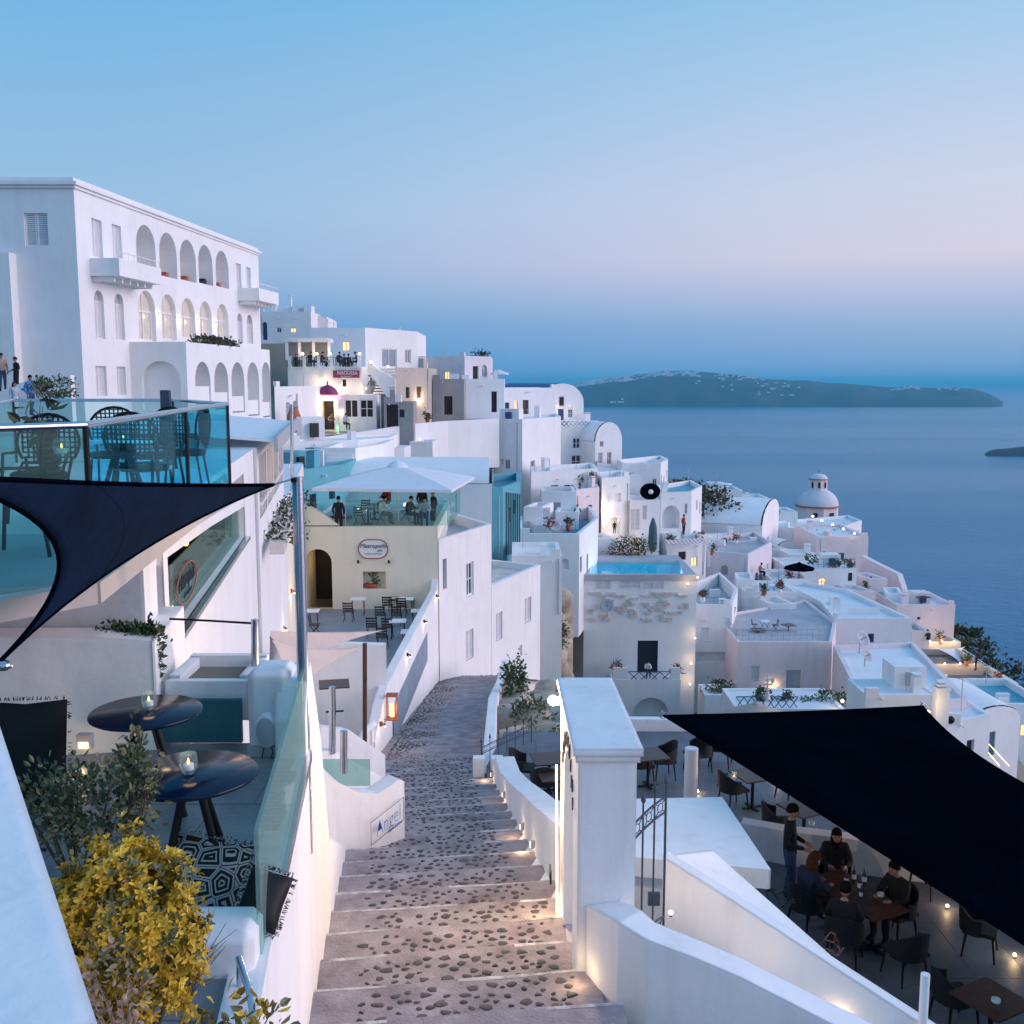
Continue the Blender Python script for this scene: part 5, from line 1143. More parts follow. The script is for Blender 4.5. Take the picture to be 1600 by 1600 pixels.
# raised curved shoulder at the left of the front
mb = MB(); arc = [(M0.x-.3+2.0*k/10, -6.3+.95*math.cos(math.pi*.5*k/10)) for k in range(11)]; arc.append((M0.x-.3, -6.3)); mb.add([V((x, 44.97, z)) for x, z in arc]+[V((x, 45.4, z)) for x, z in arc], [tuple(range(11, -1, -1)), tuple(range(12, 24))]+[(i, (i+1) % 12, 12+(i+1) % 12, 12+i) for i in range(12)]); mb.build('shoulder', 'stucco_cream', me.root)
ms = House('side_wing', 'tall white side wing of the cafe with shuttered windows', None, 0, 0, 0, mt='stucco', roof='roof_grey', par=.5, foot=[M1+V((.02, 0)), M2, M2+V((-2, 4.2)), M1+V((-.3, 9))], ztop=-6.95, zbot=-14, ext=3)
ms.win(0, 692, 873, 698, 920, 'dark', dep=.25, pm='pane'); ms.win(0, 729, 878, 740, 931, 'win'); ms.win(0, 728, 984, 740, 1030, 'shut'); ms.build()
mr = House('rear_wing', 'lower white rear wing with beige flat roof and small shuttered windows', None, 0, 0, 0, mt='stucco', roof='stone_tan', par=.35, foot=[M2+V((.01, .02)), M3, M3+V((-5, 3)), M2+V((-4, 2.4))], ztop=-10.05, zbot=-14.5, ext=4)
mr.win(0, 775, 957, 785, 1000, 'shut'); mr.win(0, 820, 934, 830, 972, 'shut'); mr.win(0, 812, 1008, 816, 1024, 'niche'); mr.build()
# oval sign
q = P(583, 858, 44.93); sg = empty('sign', q, 'oval sign with red outline reading Metropolis on the cream wall', 'sign'); mb = MB(); o_ = [(.42+.26*math.sin(x) if False else 0, 0) for x in (0,)]
def stad(a, b, n=12): return [V((a-b+b*math.cos(-math.pi/2+math.pi*i/n), 0, b*math.sin(-math.pi/2+math.pi*i/n))) for i in range(n+1)]+[V((-(a-b)+b*math.cos(math.pi/2+math.pi*i/n), 0, b*math.sin(math.pi/2+math.pi*i/n))) for i in range(n+1)]
s1 = [q+v for v in stad(.65, .42)]; mb.add(s1+[v+V((0, .03, 0)) for v in s1], [tuple(range(len(s1)-1, -1, -1))]+[(i, (i+1) % len(s1), len(s1)+(i+1) % len(s1), len(s1)+i) for i in range(len(s1))]); mb.build('board', 'white_paint', sg)
MB().tube(s1+[s1[0]], .022, 6).build('outline', mat('sign_red', (.32, .05, .06), .5, 0), sg)
text_mesh('Metropolis', .27, 'lettering', 'black', sg, q+V((0, -.02, .14)), (1, 0, 0), (0, -1, 0), .3); text_mesh('cafe', .14, 'lettering', 'black', sg, q+V((.28, -.02, -.06)), (1, 0, 0), (0, -1, 0), .3); text_mesh('COFFEE · BAR · RESTAURANT', .06, 'lettering', 'black', sg, q+V((0, -.02, -.21)), (1, 0, 0), (0, -1, 0))
for px, lb in ((560, 'left'), (608, 'right')): q = P(px, 879, 44.95); t = empty('spot_lamp', q, lb+' small black spot lamp under the oval sign', 'lamp', 'sign spot lamps'); MB().box(q, (.06, .1, .06)).build('bracket', 'black', t); MB().tube([q+V((0, -.08, 0)), q+V((.0, -.16, .12))], .045, 8).build('head', 'black', t)
q = P(580, 917, 45.15); t = empty('flower_pot', q, 'red pot with green plant in the wall niche', 'pot'); MB().lathe(q, [(.2, 0), (.26, .16), (.24, .16), (.2, .1)], 12, sx=1.25).build('pot', 'red_pot', t); mb, _ = foliage(q+V((0, 0, .42)), (.32, .1, .26), 60, .2, .06, 1, 12, .3, 5); mb.build('plant', 'leaf_green', t)
# cafe terrace with folding chairs
CZ = -10.1
cf = empty('cafe_terrace', (-7, 41, CZ)); tag(cf, kind='structure'); MB().prism([(-3.7, 31), (-3.35, 44.98), (-9.2, 44.98), (-8.0, 36)], CZ-1.2, CZ).build('floor', 'paving_blue', cf)
run_wall('cafe_parapet', 'white parapet with down lights running along the cobbled ramp', [(-3.82, 27.5, -9.95), (-3.78, 29, -9.3), (-3.76, 30.5, -9.1), (-3.6, 36, -9.1), (-3.34, 44.6, -9.15), (-3.3, 44.98, -8.7)], .28, -15)
for k, (px, py, Y) in enumerate(((683, 936, 44.3), (658, 972, 39.5), (632, 1018, 34.5))):
    q = P(px, py, Y); Yq = Y; x = interp([(27.5, -3.82), (30.5, -3.76), (36, -3.6), (44.6, -3.34)], Yq); sconce(('far', 'middle', 'near')[k]+' down light on the white parapet by the ramp', (x, Yq, -9.35), (1, 0, 0), 4, 'black', 'parapet down lights')
q = V((-3.66, 29.4, -9.55)); t = empty('lantern', q, 'square brass wall lantern lit beside the cobbled ramp', 'lamp'); mb = MB()
for sx in (-1, 1):
    for sy in (-1, 1): mb.box(q+V((.14*sx+.1, .14*sy, 0)), (.025, .025, .72))
for z in (-.36, .36): mb.box(q+V((.1, 0, z)), (.34, .34, .04))
mb.build('cage', 'terracotta', t); MB().tube([q+V((.1, 0, -.3)), q+V((.1, 0, .1))], .07, 8).build('tube', 'lit_pane', t); warm_light(q+V((.35, -.25, 0)), 5, t)
fc = slat_chair(); tag(fc, 'x', 'chair'); ft = folding_table(); tag(ft, 'x', 'table')
tb = [(560, 955, 'by the niche'), (651, 938, 'in the back right corner'), (635, 955, 'second from the cream wall'), (655, 975, 'against the parapet middle'), (622, 992, 'in the middle row'), (640, 1010, 'in the front row'), (487, 975, 'at the left side behind the mast')]
for px, py, lb in tb: put(ft, px, py+6, .05, 'white folding table '+lb, CZ, 'white folding tables of the cafe')
ch2 = [(552, 942, 0, 'behind the niche table'), (545, 968, 3.1, 'at left with the niche table'), (623, 938, 0, 'left one in the back row'), (650, 938, 0, 'right one in the back row'), (615, 950, 0, 'left one of the second row'), (640, 950, 0, 'right one of the second row'), (606, 958, 3.1, 'left one of the third row'), (628, 960, 3.1, 'right one of the third row'), (595, 974, 3.1, 'left one of the fourth row'), (620, 974, 3.1, 'right one of the fourth row'), (582, 993, 3.1, 'left one of the nearest row'), (606, 994, 3.1, 'right one of the nearest row'), (598, 1010, 3.1, 'half hidden by the white wall'), (492, 990, 1.6, 'at the far left behind the mast')]
for px, py, rz, lb in ch2: put(fc, px, py+3, rz, 'dark folding slat chair '+lb, CZ, 'folding chairs of the cafe')
# roof terrace with glass, people and the large umbrella
RZ = -6.42
gl = empty('glass_screen', (-6, 45.3, RZ), 'pale glass screen round the cafe roof terrace', 'balustrade'); X0, X1 = XAT(540, 800, 45.3), XAT(700, 800, 45.3)
nP = 5
for k in range(nP): mb = MB(); xa, xb = X0+(X1-X0)*k/nP+.03, X0+(X1-X0)*(k+1)/nP-.03; panel(mb, (xa, 45.25), (xb, 45.25), RZ+.08, RZ+1.2, RZ+.08, RZ+1.2, .02); mb.build('pane', 'glass_pale', gl)
for (a, b) in (((X0, 45.25), (X0-.2, 52)), ((X1, 45.25), (X1+.3, 50)), ((X0-.2, 52), (X1+.3, 50))): mb = MB(); panel(mb, a, b, RZ+.08, RZ+1.35, RZ+.08, RZ+1.35, .02); mb.build('pane', 'glass_pale', gl)
for x in (X0, X1): MB().tube([(x, 45.25, RZ), (x, 45.25, RZ+1.25)], .03, 6).build('post', 'steel', gl)
us_ = parasol('square_umbrella', 'very large pale square umbrella over the cafe roof terrace', (XAT(622, 800, 47.5), 47.5, RZ), ZAT(727, 47.5), 4.4, 'canvas', 4, .18, 'white_paint', rot=R(38))
def pp(label, px, Y, rz, kind, top, legs, z, **k): return person(label, V((XAT(px, 800, Y), Y, z)), rz, kind, top, legs, **k)
pp('man in black standing with his back to us on the cafe roof', 529, 45.1, R(180), 'stand', 'c_black', 'c_black', RZ-.35); pp('person in white seated inside the roof glass', 598, 46, R(120), 'sit', 'c_white', 'c_grey', RZ); pp('person in red at the back of the roof terrace', 605, 48.5, R(-40), 'sit', 'c_red', 'c_grey', RZ+.25)
pp('standing person in black right of the umbrella pole', 660, 48.2, R(30), 'stand', 'c_black', 'c_navy', RZ-.2); pp('person in black at the right end of the roof glass', 677, 47.4, R(-60), 'stand', 'c_black', 'c_black', RZ-.35); pp('seated person in light blue by the roof glass', 664, 45.7, R(0), 'sit', 'c_light', 'c_denim', RZ); pp('seated person in dark clothes near the lit lamp', 640, 46.0, R(60), 'sit', 'c_black', 'c_navy', RZ)
for px, Y, lb in ((575, 46.2, 'left table on the cafe roof terrace'), (585, 47.8, 'rear table on the cafe roof terrace'), (648, 46.6, 'right table on the cafe roof terrace')): put(sqt, V((XAT(px, 800, Y), Y, RZ)), 0, 0, lb, group='roof terrace tables')
for px, Y, lb in ((562, 45.9, 'chair at the left roof table'), (590, 46.9, 'chair between the roof tables'), (572, 48.2, 'chair behind the rear roof table'), (633, 47.5, 'chair left of the umbrella pole')): put(fc, V((XAT(px, 800, Y), Y, RZ)), 0, px, 'slat '+lb, group='roof terrace chairs')
globe('warm lamp glowing on the right roof table', (XAT(633, 805, 46.2), 46.2, RZ+.75), .08, 10); globe('candle lamp on the left roof table', (XAT(560, 805, 45.8), 45.8, RZ+.7), .05, 5)
# courtyard between stair and cafe: beige sails, slatted fence, low walls
tS = empty('beige_sail', (-6, 27, -9), 'beige triangular sail over the sunken courtyard', 'shade sail'); solid(tri_sail(P(408, 985, 22), P(600, 985, 30), P(412, 1062, 20), (.05, .1, .12), .1, 12).build('cloth', 'beige_sail', tS))
tS = empty('beige_sail', (-6, 24, -9), 'second beige sail hung below the first in the courtyard', 'shade sail'); solid(tri_sail(P(425, 1000, 19), P(568, 1010, 22), P(420, 1120, 17), (.08, .1, .12), .1, 12).build('cloth', 'beige_sail', tS))
run_wall('courtyard_wall', 'white courtyard wall behind the beige sails', [P(400, 1000, 30), P(500, 1005, 30), P(603, 1008, 30.2)], .3, -14)
run_wall('courtyard_low_wall', 'low sloping white wall in front of the courtyard', [P(500, 1135, 19), P(545, 1140, 19.5), P(580, 1165, 20), P(602, 1180, 20.5)], .25, -12)
run_wall('planter_wall', 'white curved wall behind the short steel post', [P(470, 1180, 15.6), P(520, 1172, 16), P(560, 1195, 16.5), P(596, 1212, 17.5)], .25, -11)
MBf = MB(); MBf.prism([(-9.5, 15.5), (-3.7, 16.2), (-3.9, 30), (-9.5, 30)], -12.2, -11.4); o = MBf.build('courtyard_floor', 'stone_tan'); tag(o, kind='structure')
o = MB().box(P(540, 1207, 15.0), (.75, .02, .42)).build('glass_windbreak', 'glass_frost', None, P(540, 1230, 15)); tag(o, 'small frosted glass panel above the curved signed wall', 'glass panel')
put(sqt, V((XAT(522, 1070, 25), 25, ZAT(1068, 25)-.74)), 0, .2, 'dark table under the beige sail in the courtyard'); COL.objects[-1]
fn = empty('slatted_fence', (-3.75, 24.6, -11), 'white slatted fence beside the cobbled ramp', 'fence')
for k in range(9):
    Y = 21.6+k*.72; x = interp(LEFT, Y)-.28; zt_ = interp([(21, -9.4), (23, -9.0), (25, -8.95), (28, -9.6)], Y); MB().box((x, Y, (zt_-10.9)/2), (.09, .5, zt_+10.9)).build('slat', 'stucco', fn)
mb = MB(); mb.tube([(interp(LEFT, Y)-.28, Y, interp([(21, -9.38), (23, -8.98), (25, -8.93), (28, -9.58)], Y)) for Y in [21.3+k*.72 for k in range(10)]], .1, 8); mb.build('rail', 'stucco', fn)
sconce('brown wall lamp on the slatted fence', (interp(LEFT, 28)-.1, 28, -9.6), (1, 0, 0), 5, 'terracotta', None)
run_wall('path_wall', 'low white wall between the curved sign wall and slatted fence', [(interp(LEFT, 15.6)-.1, 15.6, -7.0), (interp(LEFT, 18)-.1, 18, -8.0), (interp(LEFT, 21.4)-.1, 21.4, -9.0)], .25, -10.5)
# ================================================================ HOTEL
mat('curtain_lit', (.42, .42, .42), .3, .2, 2, spec=.6, emit=(1, .74, .42), es=.22)
HA, HB = V((-20.75, 50)), V((-18.4, 76))
ht = House('hotel', 'large white hotel with tiers of arched openings on the left', None, 0, 0, 0, mt='stucco_far', roof='roof_white', par=.3, foot=[V((-36, 50)), HA, HB, V((-34, 76))], ztop=9.6, zbot=-2.5, ext=5, cat='hotel')
ht.win(0, 38, 333, 75, 384, 'shut', dep=.2)
for x0, x1, yt, yb in ((213, 243, 352, 428), (249, 276, 364, 433), (281, 306, 375, 439), (310, 332, 383, 444), (337, 357, 392, 449)): ht.win(1, x0, yt, x1, yb, 'niche', True, 1.3)
for x0, x1, yt, yb in ((216, 243, 454, 532), (252, 275, 460, 531), (283, 305, 466, 529), (312, 331, 471, 528), (339, 357, 475, 527)): ht.win(1, x0, yt, x1, yb, 'pale', True, .35, pm='curtain_lit')
for x0, x1, yt, yb in ((148, 163, 454, 529), (180, 194, 459, 531)): ht.win(1, x0, yt, x1, yb, 'shut', True, .25)
for x0, x1, yt, yb in ((371, 379, 490, 536), (386, 395, 492, 537)): ht.win(1, x0, yt, x1, yb, 'shut', True, .25)
for x0, x1, yt, yb in ((144, 160, 343, 402), (176, 190, 352, 406), (369, 377, 412, 452), (385, 392, 418, 455)): ht.win(1, x0, yt, x1, yb, 'shut', False, .25)
for x0, x1, yt, yb in ((150, 167, 572, 619), (183, 197, 573, 617)): ht.win(1, x0, yt, x1, yb, 'shut', False, .25)
ht.build()
mb = MB(); hd = (HB-HA).normalized(); hn = V((hd.y, -hd.x))
mb.prism([(-36.2, 49.7), (HA.x+.22, 49.78), (HB.x+.22, 76.2), (HB.x-.1, 76.2), (HA.x-.1, 50.1), (-36.2, 50.1)], 9.24, 9.4); mb.prism([(-36.2, 49.85), (HA.x+.1, 49.9), (HB.x+.1, 76.1), (HB.x-.1, 76.1), (HA.x-.1, 50.1), (-36.2, 50.1)], 9.1, 9.235); mb.build('cornice', 'stucco_far', ht.root)
def hpt(u, z, w=0): p = HA+hd*u+hn*w; return V((p.x, p.y, z))
def hu(px, py): return ht.uz(1, px, py)
for (pxa, pxb, pyt, pyb, lb) in ((135, 218, 402, 434, 0), (366, 412, 450, 472, 1)):
    ua, z0, _ = hu(pxa+6, pyb); ub, _, _ = hu(pxb-8, pyb); z1 = hu((pxa+pxb)/2, (pyt+pyb)/2-2)[1]; z0 = hu(pxa+10, pyb-6)[1]
    b = MB(); c = hpt((ua+ub)/2, (z0+z1)/2, .75); b.box(c, (ub-ua, 1.5, .85), math.atan2(hd.y, hd.x)); bo = b.build('balcony', 'stucco_far', ht.root)
    for k in range(6): MB().box(hpt(ua+.3+(ub-ua-.6)*k/5, c.z-.55, .55), (.14, 1.1, .24), math.atan2(hd.y, hd.x)).build('bracket', 'stucco_far', bo)
    b = MB(); b.tube([hpt(ua, c.z+.75, 1.42), hpt(ub, c.z+.75, 1.42)], .025, 5)
    for k in range(9): b.tube([hpt(ua+(ub-ua)*k/8, c.z+.4, 1.42), hpt(ua+(ub-ua)*k/8, c.z+.75, 1.42)], .015, 4)
    b.build('railing', 'white_paint', bo)
for k, (px, py) in enumerate(((228, 424), (262, 430), (294, 436), (322, 440), (345, 446))):   # seats inside the loggia
    u, z, _ = hu(px, py); b = MB(); b.box(hpt(u-.5, z-.1, -.6), (.45, .45, .7)); b.box(hpt(u+.2, z-.2, -.5), (.4, .4, .5)); b.box(hpt(u+.8, z-.1, -.6), (.45, .45, .7)); b.build('loggia_seat', 'terracotta' if k != 3 else 'c_navy', ht.root)
for k, (px, py) in enumerate(((247, 492), (279, 497), (308, 500), (335, 504))): u, z, _ = hu(px, py); sconce(('first', 'second', 'third', 'fourth')[k]+' wall lamp from the left between the tall hotel windows', hpt(u, z), (hn.x, hn.y, 0), 16, 'white_paint', 'hotel wall lamps')
for u, z in ((4, 8.5),): MB().tube([(-33, 52, 9.6), (-33, 52, 10.4)], .05, 5).build('roof_vent', 'white_paint', ht.root)
# arcade block in front of the hotel
F0, F1, F2 = V((-20.3, 55)), V((-17.3, 55)), V((-16.1, 68.8))
ab = House('arcade_block', 'white arcaded terrace block projecting from the hotel', None, 0, 0, 0, mt='stucco_far', roof='roof_white', par=.35, foot=[F0, F1, F2, V((-19, 68.8))], ztop=2.12, zbot=-4, ext=5, cat='building')
ab.win(0, 222, 564, 282, 640, 'niche', True, .35)
for x0, x1, yt, yb in ((305, 329, 565, 632), (335, 357, 566, 640), (362, 382, 566, 645), (387, 405, 566, 650), (410, 427, 566, 652)): ab.win(1, x0, yt, x1, yb, 'niche', True, 1.2)
ab.build()
for k in range(5):
    h = ab.h[1][k]; p0 = F1+(F2-F1).normalized()*((h['u0']+h['u1'])/2); b = MB(); b.box((p0.x-.15, p0.y, h['z0']+.55), (.12, h['u1']-h['u0']-.02, .9), math.atan2((F2-F1).y, (F2-F1).x)-math.pi/2); b.build('parapet_panel', 'stucco_far', ab.root)
bush('hedge', 'trimmed green hedge on top of the arcade block', (-17.4, 61, 2.25), (.5, 4.2, .3), 900, .2, .12, ['leaf_dark', 'scrub'], 91, (-17.4, 61, 1.8), 50, .2)
# left-edge stair wall with strollers and small tree
run_wall('rising_wall', 'white wall sloping up at the far left below the hotel', [P(-20, 640, 46), P(0, 612, 46), P(62, 586, 46), P(110, 586, 46)], .4, -6, 'stucco_far')
hw = House('white_annex', 'white annex wall at the far left edge beside the hotel', [(-40, 49.3), (21, 49.3)], 394, 640, 3, mt='stucco_far', par=.0).build()
HLZ = ZAT(603, 47.5)
person('man in a checked shirt on the wall at the far left', P(5, 612, 47.5), R(40), 'stand', 'c_tan', 'c_denim'); person('man in black leaning on the sloping wall at far left', P(27, 612, 47.5), R(-40), 'lean', 'c_black', 'c_black', sc=.9)
person('woman in light blue walking below the hotel', P(25, 650, 45), R(60), 'walk', 'c_light', 'c_white', hair='hair_red', long=1, sc=.85); person('man in a bright blue shirt walking below the hotel', P(50, 650, 44.5), R(60), 'walk', 'c_blue', 'c_denim')
bush('olive_tree', 'small spreading tree in front of the hotel corner', P(86, 606, 43), (.85, .7, .4), 620, .16, .08, ['leaf_dark', 'leaf_sage'], 95, P(84, 640, 43), 30, .22, cat='tree')
# ================================================================ VILLAGE (left to right, roughly far to near)
def H(name, label, pts, top, bot, wins=(), **k):
    h = House(name, label, pts, top, bot, **k)
    for w_ in wins: h.win(*w_[:6], **(w_[6] if len(w_) > 6 else {}))
    if k.get('cat', 'house') == 'house' and len(wins) < 3 and name not in ('balcony_block',) and 'before the pink' not in label: h.auto(ra)
    h.build()
    if h.cat == 'house' and h.name not in ('balcony_block', 'window_house', 'pink_house', 'low_house', 'pool_house') and 'before the pink' not in label: clutter(h)
    return h
rc = random.Random(77); ra = random.Random(31)
def clutter(h):
    """small fittings every roof has: chimney, vent pipe, water spouts, a cable conduit"""
    a, b = h.vis[0], h.vis[1]; L = (b-a).length; d = (b-a)/L; n = V((d.y, -d.x)); ang = math.atan2(d.y, d.x)
    if L < 2: return
    c = sum((V((p.x, p.y)) for p in h.q), V((0, 0)))/len(h.q)
    for k in range(2 if L > 5 else 1):
        u = L*rc.uniform(.15, .85); p = a+d*u
        MB().tube([(p.x, p.y, h.zr-.12), (p.x+n.x*.3, p.y+n.y*.3, h.zr-.16)], .05, 6).build('water_spout', 'stucco_far', h.root)
    if rc.random() < .6:
        q = c.lerp(rc.choice(h.q), .6); s = rc.uniform(.35, .6); hh = rc.uniform(.7, 1.3); MB().box((q.x, q.y, h.zr+hh/2), (s, s, hh), ang).build('chimney', h.mt, h.root); MB().box((q.x, q.y, h.zr+hh+.12), (s*1.15, s*1.15, .07), ang).build('chimney_cap', h.mt, h.root)
    if rc.random() < .6:
        q = c.lerp(rc.choice(h.q), rc.uniform(.2, .7)); MB().tube([(q.x, q.y, h.zr), (q.x, q.y, h.zr+rc.uniform(.8, 2.2))], .025, 5).build('vent_pipe', 'grey_paint', h.root)
    if rc.random() < .5 and h.zt-h.zb > 2.5:
        u = L*rc.choice((.06, .93)); p = a+d*u+n*.04; MB().tube([(p.x, p.y, h.zr), (p.x, p.y, h.zb)], .035, 5).build('drain_pipe', 'grey_paint', h.root)
    if L > 4.5 and rc.random() < .55:
        u0, u1 = sorted((L*rc.uniform(.1, .5), L*rc.uniform(.5, .9))); q0, q1 = a+d*u0-n*1.6, a+d*u0-n*min(4, 2.4+rc.random()*2); mb = MB(); panel(mb, q0, q1, h.zr, h.zt+rc.uniform(-.1, .5), h.zr, h.zt+rc.uniform(-.1, .3), .22); mb.build('roof_wall', h.mt, h.root)
    if L > 3.5 and rc.random() < .5:
        u = L*rc.uniform(.2, .8); p = a+d*u-n*(2.2+rc.random()); w_, hh = rc.uniform(1.3, 2.3), rc.uniform(.8, 1.7); MB().box((p.x, p.y, h.zr+hh/2), (w_, rc.uniform(1.2, 2), hh), ang).build('roof_room', h.mt, h.root); o_ = p+n*1.02; MB().box((p.x+n.x*.55, p.y+n.y*.55, h.zr+hh*.45), (.5, 1.0, hh*.6), ang).build('roof_door', rc.choice(('grey_paint', 'blue_paint', 'wood_dark')), h.root)
    if rc.random() < .6:
        e = rc.choice((0, 1)); p = (a if e == 0 else b)+d*(.35 if e == 0 else -.35)-n*.13; MB().box((p.x, p.y, h.zt+.18), (rc.uniform(.3, .8), .26, .36), ang).build('corner_block', h.mt, h.root)
    if rc.random() < .45:
        q = c.lerp(rc.choice(h.q), .35); MB().box((q.x, q.y, h.zr+.3), (.85, .35, .6), ang+rc.choice((0, 1.57))).build('cooling_unit', 'white_paint', h.root)
H('house', 'white house with roof box behind the hotel end', [(405, 112), (486, 112)], 487, 525, [(0, 432, 512, 440, 520, 'win'), (0, 454, 512, 463, 520, 'lit')], depth=8)
H('roof_box', 'small white box on the roof behind the hotel end', [(426, 114), (460, 114)], 479, 490, depth=3, ext=1, par=.1)
a = V((XAT(487, 505, 116), 116)); vault_house('vault_house', 'little white vaulted roof behind the cube house', a, V((XAT(512, 505, 116), 116)), 6, ZAT(520, 116), ZAT(503, 116), .7)
H('cube_house', 'tall white cube house with pink lit side above the restaurant', [(485, 92), (571, 92), (652, 99)], 512, 585, [(1, 597, 545, 620, 574, 'pale'), (1, 633, 546, 642, 568, 'pale')], depth=10, k=1)
nr = H('restaurant', 'busy white restaurant with purple sign and lit doorway', [(451, 84), (566, 84), (590, 86)], 573, 690, [(0, 535, 593, 541, 604, 'dark')], depth=8, par=.1, cat='restaurant')
H('lower_restaurant', 'ground floor front of the busy restaurant with wide window', [(467, 81), (588, 81)], 617, 676, [(0, 500, 625, 522, 672, 'hole', dict(dep=.7)), (0, 538, 624, 560, 653, 'lit', dict(pm='interior')), (0, 562, 624, 584, 653, 'win', dict(pm='interior'))], depth=2.9, par=.05, cat='restaurant')
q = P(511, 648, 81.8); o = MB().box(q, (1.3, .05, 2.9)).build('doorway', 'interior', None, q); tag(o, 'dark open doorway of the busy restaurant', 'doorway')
pc = empty('pergola', P(480, 558, 84.5), 'white pergola on the busy restaurant terrace', 'pergola')
for px in (448, 468, 490, 514): MB().box(P(px, 546, 84.6), (.2, .2, 1.7)).build('post', 'white_paint', pc)
MB().box(P(481, 532, 86), (3.7, 3.2, .3)).build('roof', 'white_paint', pc)
MB().box(P(481, 548, 87.4), (3.5, .05, 1.6)).build('screen', 'stucco_beige', pc)
tr = empty('railing', P(510, 572, 84), 'black scrollwork railing of the busy restaurant terrace', 'railing')
for k, (xa, xb) in enumerate(((455, 473), (478, 496), (500, 516), (520, 557))):
    mb = MB(); A_, B_ = P(xa, 572, 83.9), P(xb, 572, 83.9); 
    for z in (0.08, .7): mb.tube([A_+V((0, 0, z)), B_+V((0, 0, z))], .03, 4)
    n = 8 if k < 3 else 14
    for i in range(n): p = A_.lerp(B_, (i+.5)/n); p2 = A_.lerp(B_, (i+(1 if i % 2 else 0))/n); mb.tube([p2+V((0, 0, .08)), p+V((0, 0, .4)), p2+V((0, 0, .7))], .03, 4)
    mb.build('panel', 'iron', tr)
for px in (453, 475.5, 498, 518, 561): MB().box(P(px, 566, 83.95), (.24, .24, .95)).build('post', 'stucco_far', tr)
for k, (px, kind, c) in enumerate(((463, 'stand', 'c_black'), (485, 'sit', 'c_black'), (492, 'sit', 'c_grey'), (503, 'sit', 'c_black'), (530, 'sit', 'c_black'), (538, 'stand', 'c_navy'), (545, 'stand', 'c_black'), (557, 'sit', 'c_navy'))):
    person(('leftmost', 'second', 'third', 'fourth', 'fifth', 'sixth', 'seventh', 'rightmost')[k]+' guest from the left on the busy restaurant terrace', P(px, 572, 85.2)-V((0, 0, .15 if kind == 'sit' else .75)), R(40*k), kind, c, 'c_black', group='guests on the restaurant terrace')
for k, px in enumerate((473, 495, 516, 562)): globe(('first', 'second', 'third', 'fourth')[k]+' terrace lamp from the left on the busy restaurant', P(px, 557, 84), .12, 14, 'restaurant terrace lamps')
q = P(541, 584.5, 83.85); sg = empty('sign', q, 'purple sign reading NAOUSSA on the restaurant', 'sign'); MB().box(q, (2.15, .06, .6)).build('board', 'magenta', sg); text_mesh('NAOUSSA', .42, 'lettering', 'white_paint', sg, q+V((.1, -.05, .08)), (1, 0, 0), (0, -1, 0), sx=.86); text_mesh('RESTAURANT', .14, 'lettering', 'white_paint', sg, q+V((0, -.05, -.2)), (1, 0, 0), (0, -1, 0))
dm = empty('entrance_canopy', P(512, 672, 80.9), 'little domed magenta entrance canopy lit pink and yellow', 'canopy'); q = P(512, 617, 80.7)
MB().lathe(q, [(.85, 0), (.82, .18), (.65, .45), (.35, .68), (.06, .78), (.06, 1.05), (.001, 1.08)], 14).build('dome', 'magenta', dm); MB().box(q-V((0, 0, .15)), (1.9, .7, .28)).build('fascia', 'pink_lamp', dm)
for s in (-1, 1): MB().box(q+V((.72*s, 0, -1.6)), (.2, .3, 2.7)).build('column', 'white_paint', dm)
MB().box(q-V((0, .1, .38)), (1.5, .4, .14)).build('light_strip', 'bulb', dm); warm_light(q+V((0, -.6, -.7)), 90, dm); warm_light(q+V((-.8, -.5, -2.6)), 8, dm, col=(.3, 1, .45)); warm_light(q+V((.8, -.5, -2.6)), 8, dm, col=(.3, 1, .45))
for px, py, Y, pw, lb in ((528, 603, 83.4, 40, 'wall lamp under the purple restaurant sign'), (572, 606, 83.4, 45, 'wall lamp right of the purple restaurant sign'), (500, 592, 83.4, 40, 'wall lamp left of the purple restaurant sign'), (530, 640, 80.7, 20, 'wall lamp right of the domed entrance')): sconce(lb, P(px, py, Y), (0, -1, 0), pw, 'white_paint', 'restaurant wall lamps')
q = P(580, 597, 83.6); o = MB().lathe((0, 0, 0), [(.5, 0), (.5, .05), (.001, .06)], 16, sx=.7).build('emblem', 'stucco_cream', None, q); o.rotation_euler = (R(90), 0, R(12)); tag(o, 'pale emblem with dark flourish on the restaurant corner', 'emblem'); mb = MB(); mb.box(q+V((0, -.1, 0)), (.1, .04, .7)); mb.box(q+V((-.2, -.1, -.1)), (.08, .04, .4), ry=.4); mb.box(q+V((.2, -.1, -.1)), (.08, .04, .4), ry=-.4); mb.box(q+V((0, -.1, .5)), (.5, .04, .08)); o2 = mb.build('flourish', 'black', None, q); tag(o2, 'dark flourish on the pale restaurant emblem', 'emblem')
for k, (px, py, kd, c, rz) in enumerate(((540, 672, 'sit', 'c_light', 40), (518, 671, 'sit', 'c_grey', 20))): person(('person in light blue sitting on the restaurant steps', 'person in grey seated in the lit doorway')[k], P(px, py, 80.3), R(rz), kd, c, 'c_navy')
ex = empty('outside_stair', P(600, 640, 83), 'white outside stair climbing right of the busy restaurant', 'stairs')
for k in range(9): MB().box(P(596+k*1.4, 614-k*4.6, 84+k*.28), (1.3, .32, .14)).build('step', 'stucco_far', ex)
run_wall('stair_side_wall', 'sloping white wall of the outside stair with dark handrail', [P(574, 562, 83.5), P(590, 577, 83.2), P(617, 592, 83)], .2, [ZAT(580, 83.5), ZAT(600, 83.2), ZAT(640, 83)], 'stucco_far')
for k, (px, py) in enumerate(((580, 570), (606, 577))): globe(('left', 'right')[k]+' bright lamp on the outside stair wall', P(px, py, 82.8), .12, 16, 'stair lamps')
